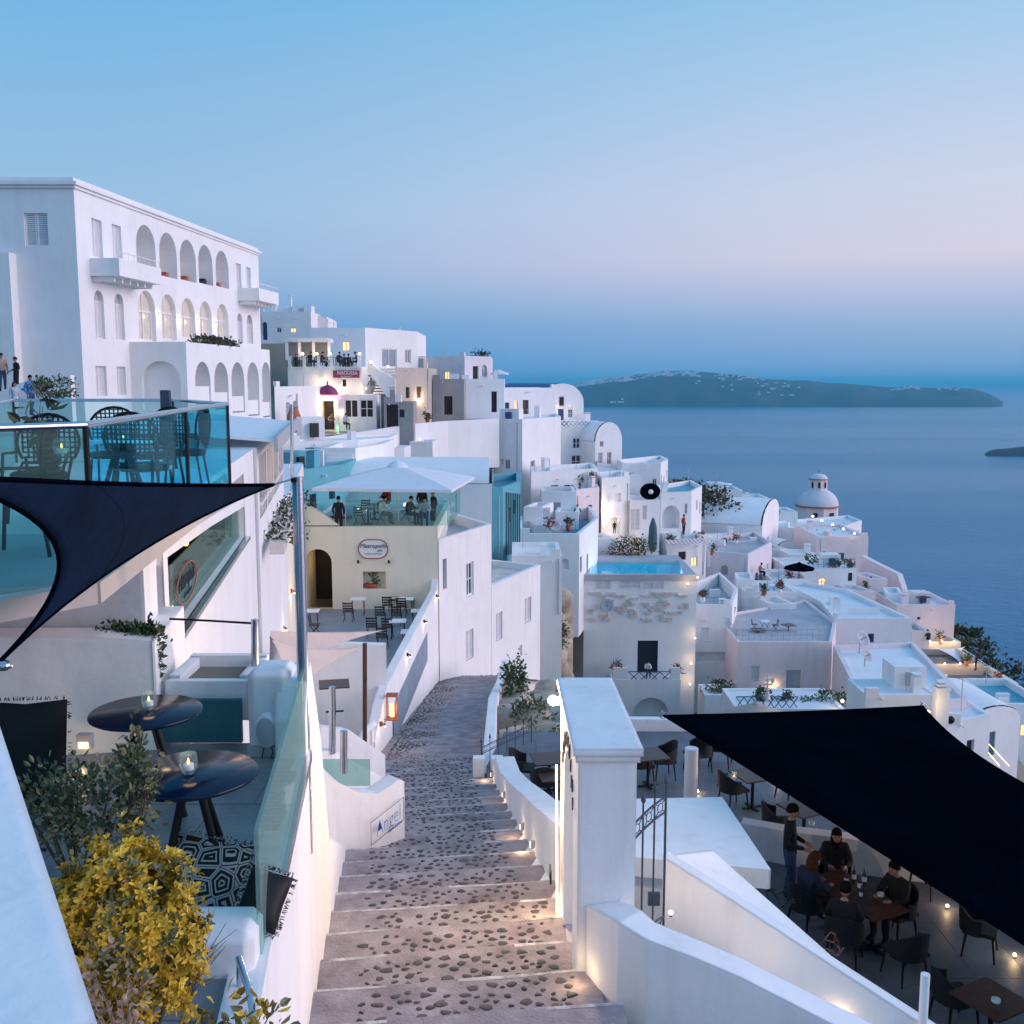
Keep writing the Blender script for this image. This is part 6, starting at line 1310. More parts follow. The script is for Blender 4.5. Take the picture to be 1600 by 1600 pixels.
H('beige_house', 'beige house with two dark doors right of the outside stair', [(617, 84), (672, 88)], 574, 640, [(0, 634, 605, 640, 622, 'dark'), (0, 651, 604, 659, 622, 'door', dict(pm='wood_dark'))], depth=8, mt='stucco_beige', par=.1)
H('dark_shop', 'dark shop front below the beige house', [(600, 80.5), (646, 80.5)], 628, 676, [(0, 604, 632, 622, 668, 'dark'), (0, 624, 640, 632, 652, 'dark', dict(pm='navy_paint'))], depth=3, mt='stucco_grey', par=.05)
H('grey_house', 'grey rendered house with a dark doorway', [(676, 90), (725, 90)], 592, 650, [(0, 694, 619, 707, 648, 'dark')], depth=6, mt='stucco_grey', par=.15)
H('beige_block', 'beige flat block on the skyline with round bush on its roof', [(668, 100), (726, 98), (767, 101)], 556, 612, depth=9, mt='stucco_lav', par=.25, k=1)
bush('roof_bush', 'small dark round bush on the skyline roof', P(752, 556, 103), (.75, .7, .4), 200, .25, .15, ['scrub', 'leaf_dark'], 97, P(752, 562, 103), 16, .3, stem=False)
globe('lit amber lamp outside the grey house', P(659, 630, 86.5), .1, 60)
H('white_house', 'white house below the skyline block', [(722, 94), (788, 95)], 592, 660, depth=7)
parasol('parasol', 'small white parasol on the skyline terrace', P(780, 600, 102), ZAT(578, 102), .95, 'canvas', 8, .35)
run_wall('retaining_wall', 'long white retaining wall below the street of the restaurant', [P(470, 700, 72), P(520, 682, 74), P(560, 676, 77), P(650, 662, 82), P(700, 658, 86), P(780, 654, 90)], .4, [ZAT(760, 72), ZAT(760, 74), ZAT(760, 77), ZAT(745, 82), ZAT(735, 86), ZAT(730, 90)], 'stucco_far')
o = MB().prism([P(440, 700, 71.5).xy, P(520, 690, 76).xy, P(560, 676, 79).xy, P(650, 665, 84).xy, P(780, 657, 92).xy, P(780, 640, 97).xy, P(440, 660, 82).xy], ZAT(720, 72), ZAT(676, 77)-.1).build('street', 'paving'); tag(o, kind='structure')
H('big_white_house', 'big plain white house with a sharp corner in the middle distance', [(706, 92), (816, 90), (876, 97)], 655, 770, [(0, 734, 691, 739, 705, 'dark'), (0, 761, 714, 772, 733, 'door', dict(pm='teal_door')), (0, 789, 718, 797, 733, 'win'), (1, 829, 719, 836, 733, 'win'), (1, 852, 717, 859, 731, 'win'), (0, 782, 717, 787, 726, 'shut')], depth=9, k=1, par=.25)
H('street_house', 'white house front lit at its foot left of the big house', [(645, 84.5), (707, 88)], 664, 740, [(0, 692, 694, 698, 706, 'dark'), (0, 660, 703, 663, 711, 'dark')], depth=4, k=0, par=.1)
globe('lamp lighting the foot of the long white wall', P(655, 690, 82.5), .12, 90)
H('slope_house', 'pale bluish house with sloped parapet behind the big house', [(772, 103), (868, 108)], 606, 665, depth=7, par=.3, mt='stucco_far')
H('white_house', 'white house with one window beside the blue vault', [(815, 118), (850, 118)], 608, 650, [(0, 825, 630, 832, 641, 'win')], depth=6)
# vaulted house with blue roof
a, b = V((XAT(844, 630, 112), 112)), V((XAT(912, 630, 114), 114)); zb, zs = ZAT(662, 112), ZAT(630, 112)
rt_, qf, LL = vault_house('blue_vault_house', 'white vaulted house front with blue door and blue barrel roof', a, b, 9, zb, zs, ZAT(599, 112)-zs, roof='vault_blue', bd=(-.75, 1), holes=[dict(u0=LL0, u1=LL1, z0=z0_, z1=z1_, kind=kd, dep=.15, **kk) for LL0, LL1, z0_, z1_, kd, kk in ((2.15, 2.85, ZAT(661, 113), ZAT(639, 113), 'door', {}), (3.35, 3.95, ZAT(653, 113), ZAT(639, 113), 'win', {}), (.65, 1.2, ZAT(649, 113), ZAT(640, 113), 'win', {}))])
mb = MB(); mb.box(qf(2.5, ZAT(627, 113), -.004), (.6, .12, 1.05), .05); f_ = mb.build('window', 'grey_paint', rt_); MB().box(qf(2.5, ZAT(627, 113), -.011), (.46, .06, .9), .05).build('pane', 'wood_dark', f_)
for k, px in enumerate((872, 890)): 
    q = P(px, 633, 111.6); sconce(('left', 'right')[k]+' warm sconce by the blue door of the vaulted house', q, (0, -1, 0), 14, 'white_paint', 'vault house sconces')
H('roof_terrace_house', 'white house with patterned blue and white balustrade on top', [(874, 107), (936, 109)], 668, 735, [(0, 895, 684, 907, 701, 'win'), (0, 893, 711, 908, 731, 'win'), (0, 914, 711, 930, 731, 'win')], depth=6, par=.05)
bl = empty('balustrade', P(905, 668, 107), 'openwork blue and white balustrade below the vaulted house', 'balustrade'); A_, B_ = P(875, 667, 106.9), P(935, 667, 108.9)
for z in (.05, .62): MB().tube([A_+V((0, 0, z)), B_+V((0, 0, z))], .045, 5).build('rail', 'white_paint', bl)
for i in range(9): p0, p1 = A_.lerp(B_, i/9), A_.lerp(B_, (i+1)/9); mb = MB(); mb.tube([p0+V((0, 0, .08)), p1+V((0, 0, .6))], .04, 4); mb.tube([p1+V((0, 0, .08)), p0+V((0, 0, .6))], .04, 4); mb.build('cross', 'blue_paint' if i in (0, 1) else 'grey_paint', bl)
a, b = V((XAT(930, 690, 106), 106)), V((XAT(972, 690, 108), 108)); vault_house('vault_house', 'white half vaulted house facing the sea with narrow windows', a, b, 8, ZAT(735, 106), ZAT(690, 106), ZAT(660, 106)-ZAT(690, 106), holes=[dict(u0=.6, u1=1.1, z0=ZAT(687, 106)-.8, z1=ZAT(687, 106)-.1, kind='win', dep=.15), dict(u0=1.6, u1=2.2, z0=ZAT(718, 106)-.6, z1=ZAT(704, 106)-.2, kind='win', dep=.15), dict(u0=.4, u1=1.0, z0=ZAT(725, 106), z1=ZAT(704, 106)-.2, kind='pale', dep=.15)])
H('wedge_house', 'white house with stair parapet below the big corner', [(830, 84), (934, 88)], 738, 800, depth=6, par=.6)
H('low_house', 'low white house with grey roof recess', [(846, 80), (900, 80)], 768, 812, [(0, 865, 785, 876, 797, 'dark', dict(pm='grey_paint'))], depth=4, roof='roof_grey', par=.5)
H('narrow_house', 'narrow pinkish house beside the lit front', [(900, 82), (936, 84)], 765, 832, depth=6, mt='stucco_pink')
lh = H('lit_house', 'white house with warmly lit front and arched doorway', [(940, 86), (983, 88)], 747, 836, [(0, 947, 808, 971, 836, 'niche', dict(arch=True, dep=.3))], depth=6, par=.6)
sconce('wall lamp above the lit arched doorway', P(952, 790, 85.8), (0, -1, 0), 90, 'white_paint', None); sconce('lower wall lamp in the lit arched doorway', P(966, 812, 86.0), (0, -1, 0), 40, 'white_paint', None)
person('dark figure in the lit arched doorway', P(960, 834, 85.4), 0, 'stand', 'c_black', 'c_black', sc=.62)
H('step_house', 'white stepped house on the sea side below the half vault', [(972, 100), (1032, 100), (1043, 106)], 724, 780, [(0, 992, 745, 998, 753, 'dark'), (0, 1019, 748, 1026, 758, 'win')], depth=5, k=0)
a, b = V((XAT(972, 770, 93), 93)), V((XAT(1006, 770, 93), 93)); vault_house('vault_house', 'small white vault right of the lit house', a, b, 7, ZAT(800, 93), ZAT(765, 93), 1.5, bd=(-.4, 1))
H('arch_house', 'white house with wide shaded arch and terrace roof', [(1032, 90), (1080, 91), (1096, 96)], 770, 832, [(0, 1035, 790, 1062, 826, 'niche', dict(arch=.9, dep=.9)), (0, 1070, 787, 1074, 803, 'win')], depth=6, roof='teal_paint', par=.4)
bs = empty('black_parasol', P(1016, 768, 89), 'black round parasol tipped towards us on the white roofs', 'parasol'); mb = MB(); q = P(1016, 768, 89); mb.lathe((0, 0, 0), [(.16, -.1), (.55, -.2), (.85, -.1), (.9, .05), (.8, .15), (.5, .2), (.1, .22)], 20)
for v in mb.v: v.x, v.y, v.z = q.x+v.x, q.y+v.z*1.0, q.z+v.y*.82
mb.build('canopy', 'black_sail', bs); MB().ball(q-V((-.02, .25, .0)), .22, 10).build('globe', 'ceramic', bs); MB().tube([q+V((0, .1, -.6)), q+V((0, .1, -1.5))], .05, 6).build('pole', 'white_paint', bs)
H('window_house', 'white house front with tall shuttered openings left of the wide arch', [(984, 87.5), (1031, 88)], 782, 842, [(0, 1004, 790, 1011, 812, 'shut'), (0, 985, 796, 1000, 828, 'shut')], depth=4)
pz = ZAT(866, 80); t = parasol('closed_parasol', 'closed green parasol standing above the pool', (XAT(1020, 840, 80), 80, pz), ZAT(812, 80), .2, 'teal_door', 8, 2.0); 
mb = MB(); mb.lathe((XAT(1020, 840, 80), 80, ZAT(862, 80)), [(.22, 0), (.34, .3), (.36, 1.2), (.3, 2.0), (.12, 2.6), (.001, 2.75)], 10); mb.build('folded_cloth', mat('green_cloth', (.06, .12, .13), .9, .2, 6), t)
bush('flower_bush', 'dark bush with red flowers behind the pool', P(985, 860, 78.5), (1.6, .8, .9), 900, .2, .12, ['leaf_dark', 'leaf_green', 'leaf_dark', 'leaf_green', 'flower'], 98, P(985, 875, 78.5), 40, .25)
bush('brush', 'dark brown brush on the slope above the vaulted house', P(1092, 788, 110), (3.6, 3, 2.0), 1600, .45, .28, ['scrub', 'leaf_dark', 'scrub'], 99, P(1092, 815, 110), 60, .22); bush('brush', 'dark brown brush at the cliff edge beyond the terraces', P(1068, 765, 118), (2.4, 2, .9), 700, .45, .28, ['scrub', 'leaf_dark'], 100, P(1068, 785, 118), 40, .25)
# teal cluster behind the cafe
H('teal_house', 'teal rendered wall with white parapet and slatted screen behind the cafe', [(706, 62), (786, 62), (813, 66)], 762, 872, depth=7, mt='teal_paint', roof='roof_teal', par=.5, k=0)
fs_ = empty('slat_screen', P(800, 815, 63.5), 'tall dark slatted screen on the teal house', 'screen')
for k in range(7): MB().box(P(790+k*3.4, 818, 62.6+k*.5)+V((.06, -.1, 0)), (.07, .07, 3.9)).build('slat', 'iron', fs_)
H('teal_roof_house', 'white walled terrace with dark teal floor beyond the slatted screen', [(812, 68), (905, 68), (934, 76)], 834, 905, depth=9, roof='roof_teal', par=1.0, k=1, mt='stucco_far')
H('white_house', 'plain white wall with curved foot left of the pool house', [(800, 58), (878, 58)], 868, 960, depth=5, par=.2, roof='stucco_far')
vault_house('vault_house', 'long white barrel vault behind the big umbrella', V((XAT(770, 740, 60), 57)), V((XAT(768, 740, 66), 66)), 12, ZAT(770, 60), ZAT(748, 60), ZAT(719, 60)-ZAT(748, 60), bd=(-1, .05))
H('white_house', 'white wall with white steps left of the big umbrella', [(505, 60), (556, 60), (600, 64)], 700, 780, depth=6, par=.4)
st_ = empty('white_steps', P(535, 737, 59), 'broad white steps left of the big umbrella', 'stairs')
for k in range(5): MB().box(P(532, 736-k*6, 59+k*.25), (1.5, .34, .22)).build('step', 'stucco_far', st_)
H('teal_pool_house', 'teal wall of a plunge pool left of the big umbrella', [(463, 52), (540, 56)], 735, 790, depth=4, mt='teal_paint', roof='roof_teal', par=.3)
o = MB().box(P(502, 735, 55), (.28, .28, 2.2)).build('chimney_post', 'stucco_far', None, P(502, 765, 55)); tag(o, 'slim square white post behind the umbrella left corner', 'post')
H('alley_house', 'white alley house with small arches between hotel and restaurant', [(430, 70), (467, 72)], 604, 700, [(0, 447, 628, 454, 676, 'niche', dict(arch=True, dep=.3)), (0, 458, 626, 466, 676, 'niche', dict(arch=True, dep=.3))], depth=10)
o = MB().lathe(P(460, 676, 69.5), [(.25, 0), (.5, .5), (.48, 1.1), (.28, 1.6), (.32, 1.75), (.001, 1.76)], 14).build('large_jar', 'terracotta', None, P(460, 676, 69.5)); tag(o, 'big terracotta jar standing in the white alley', 'jar')
H('white_house', 'smooth white sloping roof below the retaining wall', [(455, 64), (560, 66), (610, 69)], 690, 745, depth=5, par=.1, roof='stucco_far')
# pool house
ph = H('pool_house', 'white house under the lit pool with black balcony door', [(893, 72), (912, 70), (1087, 70)], 899, 1068, [(1, 996, 1001, 1028, 1052, 'dark', dict(pm='navy_paint', dep=.25)), (1, 968, 908, 1002, 919, 'shut', dict(dep=.08)), (1, 1005, 909, 1038, 920, 'shut', dict(dep=.08)), (1, 930, 897.5, 955, 920, 'shut', dict(dep=.08)), (1, 990, 1089, 1044, 1130, 'niche', dict(arch=1.0, dep=1.2))], depth=8, par=.02, ext=7, k=1, mt='stucco_far', roof='roof_grey')
mb = MB(); rr_ = random.Random(2); A_, B_ = P(918, 927, 69.93), P(1076, 971, 69.93); X, Z = A_.x, B_.z; row = 0
while Z < A_.z-.1:
    hgt = rr_.uniform(.16, .26); X = A_.x
    while X < B_.x-.1:
        wd = min(rr_.uniform(.25, .6), B_.x-X)
        MB().box((X+wd/2, 69.96, Z+hgt/2), (wd-.025, .1+rr_.uniform(0, .03), hgt-.02)).build('stone', 'stone_tan', ph.root) if rr_.random() < .42 else None
        X += wd
    Z += hgt
pl = empty('pool', P(995, 885, 73), 'lit turquoise swimming pool on the roof', 'pool'); bpy.data.objects.remove(ph.rf); zz = ph.zt+.04; a0, a1, a2, a3 = PZ(919, 897, zz), PZ(1068, 897, zz), PZ(1060, 876, zz), PZ(930, 876, zz)
for p_ in (a0, a1): p_.y = 70.32
rim = [p.xy for p in (V((XAT(893, 900, 70.0)-.2, 69.9, 0)), V((XAT(1087, 900, 70)+.06, 69.9, 0)), V((XAT(1087, 900, 70)+.06, 78.1, 0)), V((XAT(893, 900, 70)-.2, 78.1, 0)))]; zt = ph.zt+.06
mb = MB(); ins = [p.xy for p in (a0, a1, a2, a3)]
for i in range(4):
    j = (i+1) % 4; mb.quad((*rim[i], zt), (*rim[j], zt), (*ins[j], zt), (*ins[i], zt)); mb.quad((*rim[i], zt-.4), (*rim[j], zt-.4), (*rim[j], zt), (*rim[i], zt)); mb.quad((*ins[i], zt), (*ins[j], zt), (*ins[j], zt-.3), (*ins[i], zt-.3))
mb.build('coping', 'roof_grey', pl); mb = MB(); mb.poly([(*p, zt-.16) for p in ins]); mb.build('water', 'pool_water', pl)
mb = MB(); mb.poly([(*p, zt-1.2) for p in ins])
for i in range(4): j = (i+1) % 4; mb.quad((*ins[i], zt-1.2), (*ins[j], zt-1.2), (*ins[j], zt-.3), (*ins[i], zt-.3))
mb.build('basin', mat('pool_tile', (.06, .50, .68), .4, .1, 1.5), pl)
q = V((XAT(1033, 888, 72), 72.8, zt-.9)); MB().ball(q, .12, 8).build('pool_lamp', 'bulb', pl); 
for px_ in (940, 985, 1033, 1060): qq = V((XAT(px_, 888, 72), 72.4, zt-.55)); warm_light(qq, 34, pl, .2, (.75, .95, 1))
q = P(949, 947, 69.7); dish = empty('satellite_dish', q, 'satellite dish on the pool house stone band', 'dish')
def dishm(q, r, parent, tilt=(-.2, -.9, .5)):
    n = V(tilt).normalized(); u = n.orthogonal().normalized(); v = n.cross(u); mb = MB(); vs = []; fs = []
    for i in range(5):
        rr = r*i/4
        for k in range(18): th = 2*math.pi*k/18; vs.append(q+(u*math.cos(th)+v*math.sin(th))*rr+n*(rr*rr/r*.35))
    for i in range(4):
        for k in range(18): fs.append((i*18+k, i*18+(k+1) % 18, (i+1)*18+(k+1) % 18, (i+1)*18+k))
    mb.add(vs, fs, 0, True); solid(mb.build('reflector', 'grey_paint', parent), .02); MB().tube([q, q+n*r*.8], .02, 5).build('feed', 'black', parent); MB().tube([q-n*.05, q-n*.1-V((0, 0, r*1.6))], .04, 6).build('mount', 'grey_paint', parent)
dishm(q, .48, dish)
bal = H('balcony_block', 'white balcony block with blue railing over an arch', [(955, 68.6), (1063, 68.6)], 1062, 1130, [(0, 990, 1090, 1044, 1126, 'niche', dict(arch=1.1, dep=1.1))], depth=1.35, par=0, mt='stucco_far')
br = empty('balcony_railing', P(1015, 1068, 68.7), 'dark blue crossed railing of the pool house balcony', 'railing'); A_, B_ = P(982, 1067, 68.7), P(1047, 1067, 68.7)
for z in (.05, .8): MB().tube([A_+V((0, 0, z)), B_+V((0, 0, z))], .035, 5).build('rail', 'blue_paint', br)
for i in range(4): p0, p1 = A_.lerp(B_, i/4), A_.lerp(B_, (i+1)/4); mb = MB(); mb.tube([p0+V((0, 0, .08)), p1+V((0, 0, .78))], .03, 4); mb.tube([p1+V((0, 0, .08)), p0+V((0, 0, .78))], .03, 4); mb.build('cross', 'blue_paint', br)
for xa, xb in ((957, 981), (1048, 1062)): MB().box(((XAT(xa, 1060, 68.75)+XAT(xb, 1060, 68.75))/2, 68.76, ZAT(1060, 68.7)+.3), (XAT(xb, 1060, 68.75)-XAT(xa, 1060, 68.75), .25, .9)).build('parapet', 'stucco_far', br)
for k, (px, py) in enumerate(((965, 1042), (1058, 1046))): bush('flower_pot', ('potted bush at the left end', 'potted bush at the right end')[k]+' of the blue railed balcony', P(px, py, 69.1), (.35, .3, .28), 160, .14, .09, ['leaf_dark', 'flower'], 110+k, P(px, py+9, 69.1), 14, .3)
pp2 = P(1012, 1060, 69.3); person('figure in white on the blue railed balcony', V((pp2.x, 69.3, ZAT(1062, 68.6))), 0, 'sit', 'c_white', 'c_black', sc=.9)
o = MB(); 
for i in range(16): py_ = 930+i*8; o.ball(P(868+rr_.uniform(-14, 14), py_+10, 60+rr_.uniform(0, 1.5)), rr_.uniform(.5, .9), 8)
for v in o.v: v += NZ.noise_vector(v*1.3)*.25
o = o.build('rock_face', 'rock', None, P(868, 1050, 60)); tag(o, 'tan rock face left of the pool house', 'rock')
run_wall('rock_wall', 'tan rubble wall between the rear wing and the pool house', [P(843, 912, 61.5), P(870, 905, 62), P(896, 935, 63)], .5, ZAT(1075, 62), 'rock')
bush('wall_bush', 'dark green bush hanging on the tan rock face', P(873, 992, 58.6), (.55, .4, .8), 500, .16, .1, ['leaf_dark', 'leaf_green'], 115, P(873, 1010, 59), 24, .25)
for k, (px, py) in enumerate(((1090, 905), (1086, 1000), (1080, 1040), (1078, 1072), (1075, 915))): globe(('upper', 'middle', 'lower', 'lowest', 'topmost')[k]+' alley lamp right of the pool house', P(px, py, 69.4), .07, 9, 'alley lamps')
# middle column and pink house
H('white_house', 'narrow white house with curved parapet and small roof terrace', [(1085, 74), (1142, 74), (1150, 80)], 945, 1090, [(0, 1088, 1019, 1136, 1033, 'niche', dict(dep=.5))], depth=7, par=1.0, k=0, roof='roof_grey')
person('person in dark blue leaning on the small roof terrace', P(1126, 968, 78)-V((0, 0, .5)), R(60), 'sit', 'c_navy', 'c_black')
H('planter_house', 'white planter block with green bush below the narrow house', [(1101, 66), (1150, 66)], 1086, 1125, depth=2.5, par=.1, cat='planter')
bush('green_shrub', 'green bush in the white planter block', P(1124, 1074, 67), (.95, .5, .45), 500, .18, .1, ['leaf_dark', 'leaf_sage'], 117, P(1124, 1086, 67), 24, .25)
pk = H('pink_house', 'pink rendered house with grey door and shuttered window', [(1150, 70), (1298, 70), (1303, 76)], 1003, 1125, [(0, 1173, 1041, 1186, 1064, 'shut'), (0, 1228, 1047, 1251, 1098, 'door', dict(pm='grey_paint')), (0, 1200, 1066, 1213, 1084, 'lit')], depth=8, mt='stucco_pink', roof='roof_grey', par=.15, k=0)
fr = empty('roof_railing', P(1225, 1003, 70.2), 'thin white railing round the pink house roof', 'railing')
for a_, b_ in ((P(1151, 1002, 70.2), P(1297, 1002, 70.2)), (P(1151, 1002, 70.2), P(1151, 1002, 70.2)+V((0, 7.4, 0)))):
    for z in (.45, .85): MB().tube([a_+V((0, 0, z)), b_+V((0, 0, z))], .02, 4).build('rail', 'grey_paint', fr)
    n = 16
    for i in range(n+1): MB().tube([a_.lerp(b_, i/n), a_.lerp(b_, i/n)+V((0, 0, .85))], .015, 4).build('baluster', 'grey_paint', fr)
for k, (px, py) in enumerate(((1185, 985), (1232, 978), (1240, 998))): put(sqt, P(px, py, 73.5+k*.4)*1.0-V((0, 0, .8)), 0, .3, ('left', 'rear', 'front')[k]+' table on the pink house roof', group='pink roof tables', sc=1.2)
sconce('wall lamp by the lit hatch of the pink house', P(1207, 1068, 69.95), (0, -1, 0), 25, 'black', None)
sp_ = parasol('straw_parasol', 'thatched straw parasol with carved finial above the black sail', V((XAT(1182, 1105, 46), 46, ZAT(1098, 46)-2.6)), ZAT(1098, 46), 1.5, 'straw', 14, .42, 'wood_brown')
for ch in sp_.children: pass
bpy.data.objects.remove(sp_.children[0]) if False else None
q = P(1199, 1092, 50); fn_ = empty('carved_finial', q, 'pale carved cross finial rising over the straw parasol', 'ornament'); MB().lathe(q, [(.16, 0), (.1, .25), (.06, .4), (.05, 1.2), (.001, 1.22)], 8).build('shaft', 'stone_tan', fn_)
for z, w_ in ((.75, .5), (1.0, .3)): MB().box(q+V((0, 0, z)), (w_, .08, .1)).build('arm', 'stone_tan', fn_)
for k, (px, py, r_) in enumerate(((1256, 1105, .8), (1297, 1098, 1.0), (1190, 1085, .5), (1228, 1092, .5))): bush('green_shrub', ('bright green bush left of the pair', 'bright green bush right of the pair', 'small green bush left of the finial', 'small green bush right of the finial')[k]+' before the pink house', P(px, py, 58), (r_*.8, r_*.6, r_*.75), int(500*r_), .18, .11, ['leaf_dark', 'leaf_green', 'leaf_green'], 120+k, P(px, py+22, 58), 26, .22)
H('white_house', 'low white terrace wall before the pink house', [(1150, 56), (1320, 56)], 1108, 1150, depth=4, par=.1, mt='stucco_far')
br2 = empty('blue_fence', P(1185, 1100, 57), 'dark blue crossed fence in front of the pink house', 'fence')
for i in range(8): p0, p1 = P(1150+i*12, 1108, 56.3), P(1162+i*12, 1108, 56.3); mb = MB(); mb.tube([p0+V((0, 0, .05)), p1+V((0, 0, .7))], .03, 4); mb.tube([p1+V((0, 0, .05)), p0+V((0, 0, .7))], .03, 4); mb.tube([p0+V((0, 0, .72)), p1+V((0, 0, .72))], .035, 4); mb.build('cross', 'blue_paint', br2)
for k, (px, py) in enumerate(((1112, 1310), (1118, 1312))): pass
# right-hand blocks
H('lavender_house', 'lavender rendered box house with white side', [(1102, 92), (1168, 90), (1204, 97)], 866, 952, depth=7, mt='stucco_lav', roof='roof_grey', par=.4, k=1, wins=[(1, 1180, 895, 1184, 920, 'dark'), (1, 1193, 882, 1200, 915, 'shut')])
a, b = V((XAT(1105, 830, 112), 106)), V((XAT(1182, 830, 108), 106)); zs = ZAT(832, 106); vault_house('vault_house', 'big white barrel vaulted house left of the church dome', V((XAT(1180, 830, 108), 105)), V((XAT(1216, 830, 118), 118)), 6.5, ZAT(866, 108), ZAT(815, 108), 1.9, bd=(-1, .35), holes=[dict(u0=1.2, u1=2.4, z0=ZAT(862, 108), z1=ZAT(845, 108), kind='dark', dep=.2, pm='pane'), dict(u0=4, u1=5.6, z0=ZAT(862, 108), z1=ZAT(842, 108), kind='pale', dep=.2)])
H('white_house', 'white terraces below the big vaulted house', [(1060, 98), (1182, 100)], 850, 900, [(0, 1120, 868, 1130, 880, 'dark')], depth=6, par=.6)
H('small_white_house', 'small white house with pale pergola near the pool plants', [(1042, 86), (1103, 88)], 846, 905, [(0, 1060, 862, 1072, 875, 'dark'), (0, 1080, 870, 1090, 885, 'lit')], depth=5)
# church dome
dmx, dmY = XAT(1277, 800, 140), 140; ch = empty('church', (dmx, dmY, ZAT(822, 140)), 'church with pale dome and lantern against the sea', 'church')
r_ = (XAT(1309, 800, 140)-XAT(1244, 800, 140))/2; z0, z1, z2, z3, z4 = ZAT(826, 140), ZAT(791, 140), ZAT(765, 140), ZAT(749, 140), ZAT(741, 140)
MB().lathe((dmx, dmY, 0), [(r_, z0-5), (r_, z1)], 8, smooth=False).build('drum', 'stucco_pink', ch); MB().lathe((dmx, dmY, z1), [(r_*1.04, 0), (r_*1.04, .18), (r_*.97, .2)], 24).build('cornice', 'terracotta', ch)
MB().lathe((dmx, dmY, z1+.15), [(r_*.97*math.cos(math.pi/2*i/8)+.001, (z2-z1)*1.02*math.sin(math.pi/2*i/8)) for i in range(9)], 28).build('dome', 'stucco_lav', ch)
rl_ = r_*.43; ln = MB(); ln.lathe((dmx, dmY, z2-.25), [(rl_, 0), (rl_, z3-z2+.25)], 8, smooth=False); ln.build('lantern', 'stucco_pink', ch); MB().lathe((dmx, dmY, z3), [(rl_*1.1, 0), (rl_*1.1, .1)], 16).build('lantern_cornice', 'terracotta', ch); MB().lathe((dmx, dmY, z3+.1), [(rl_*math.cos(math.pi/2*i/6)+.001, (z4-z3)*math.sin(math.pi/2*i/6)) for i in range(7)], 16).build('cap', 'stucco_lav', ch)
MB().box((dmx, dmY, z4+.35), (.07, .07, .6)).build('cross', 'iron', ch)
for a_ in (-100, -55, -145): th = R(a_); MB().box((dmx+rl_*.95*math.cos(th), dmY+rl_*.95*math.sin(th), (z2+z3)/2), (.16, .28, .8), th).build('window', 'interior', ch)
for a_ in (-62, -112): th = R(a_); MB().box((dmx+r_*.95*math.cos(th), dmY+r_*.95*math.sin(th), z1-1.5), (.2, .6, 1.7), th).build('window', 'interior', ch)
GROUND.append((dmx, dmY, z0))
H('church_hall', 'pale flat roofed building below the church dome', [(1215, 118), (1300, 116), (1345, 124)], 824, 880, depth=5, par=.3, k=0)
H('tall_white_house', 'tall pinkish white house at the cliff edge below the dome', [(1276, 106), (1355, 106)], 838, 935, [(0, 1309, 864, 1319, 880, 'door', dict(pm='teal_door')), (0, 1285, 862, 1291, 868, 'dark')], depth=9, par=.25, mt='stucco_pink')
for k, (px, py) in enumerate(((1270, 810), (1284, 817), (1301, 823), (1318, 830), (1335, 837))): globe(('first', 'second', 'third', 'fourth', 'fifth')[k]+' terrace lamp from the left below the church dome', P(px, py, 105.5), .13, 10, 'church terrace lamps')
H('white_house', 'white house with railed roof below the tall cliff house', [(1230, 96), (1338, 96)], 888, 945, [(0, 1325, 895, 1332, 908, 'dark')], depth=6, par=.3)
rr2 = empty('roof_railing', P(1300, 888, 95.8), 'thin railing with plants on the white house roof below the dome', 'railing'); 
for z in (.4, .9): MB().tube([P(1270, 888, 95.9)+V((0, 0, z)), P(1336, 888, 95.9)+V((0, 0, z))], .025, 4).build('rail', 'iron', rr2)
for i in range(9): p0 = P(1270+i*8.2, 888, 95.9); MB().tube([p0, p0+V((0, 0, .9))], .02, 4).build('baluster', 'iron', rr2)
for k, (px, py) in enumerate(((1305, 882), (1326, 881), (1268, 873))): bush('roof_plant', ('left', 'right', 'upper')[k]+' potted plant along the thin roof railing', P(px, py, 97), (.45, .4, .4), 140, .22, .14, ['leaf_dark', 'leaf_green'], 130+k, P(px, py+8, 97), 14, .3)
parasol('parasol', 'dark grey parasol among the white terraces', P(1248, 905, 92), ZAT(879, 92), 1.4, 'black_sail', 8, .35, 'iron')
H('white_house', 'small white stair house left of the dark parasol', [(1204, 90), (1262, 90)], 905, 960, [(0, 1240, 915, 1246, 930, 'dark')], depth=5, par=.5)
H('white_house', 'white block with furniture on its roof under the dark parasol', [(1165, 84), (1245, 84)], 925, 975, depth=5, par=.7)
run_wall('cliff_stair_wall', 'pinkish stair wall descending the cliff edge to the right', [P(1345, 868, 104), P(1372, 882, 102), P(1402, 897, 100), P(1412, 925, 98), P(1440, 945, 97)], .6, -45, 'stucco_pink')
H('cliff_house', 'lavender pink house at the cliff edge with roof furniture', [(1400, 90), (1491, 90)], 945, 1010, [(0, 1433, 964, 1438, 968, 'dark')], depth=6, mt='stucco_pink', par=.35)
put(sqt, P(1440, 945, 92)-V((0, 0, .4)), 0, .2, 'pale furniture on the cliff house roof', sc=1.6)
H('flat_roof_house', 'white house with wide pale flat roof and orange side wall', [(1280, 82), (1303, 76), (1424, 76)], 966, 1020, depth=11, par=.3, k=1, bd=(-.12, 1), mt='stucco_far')
jz = ZAT(1112, 58); 
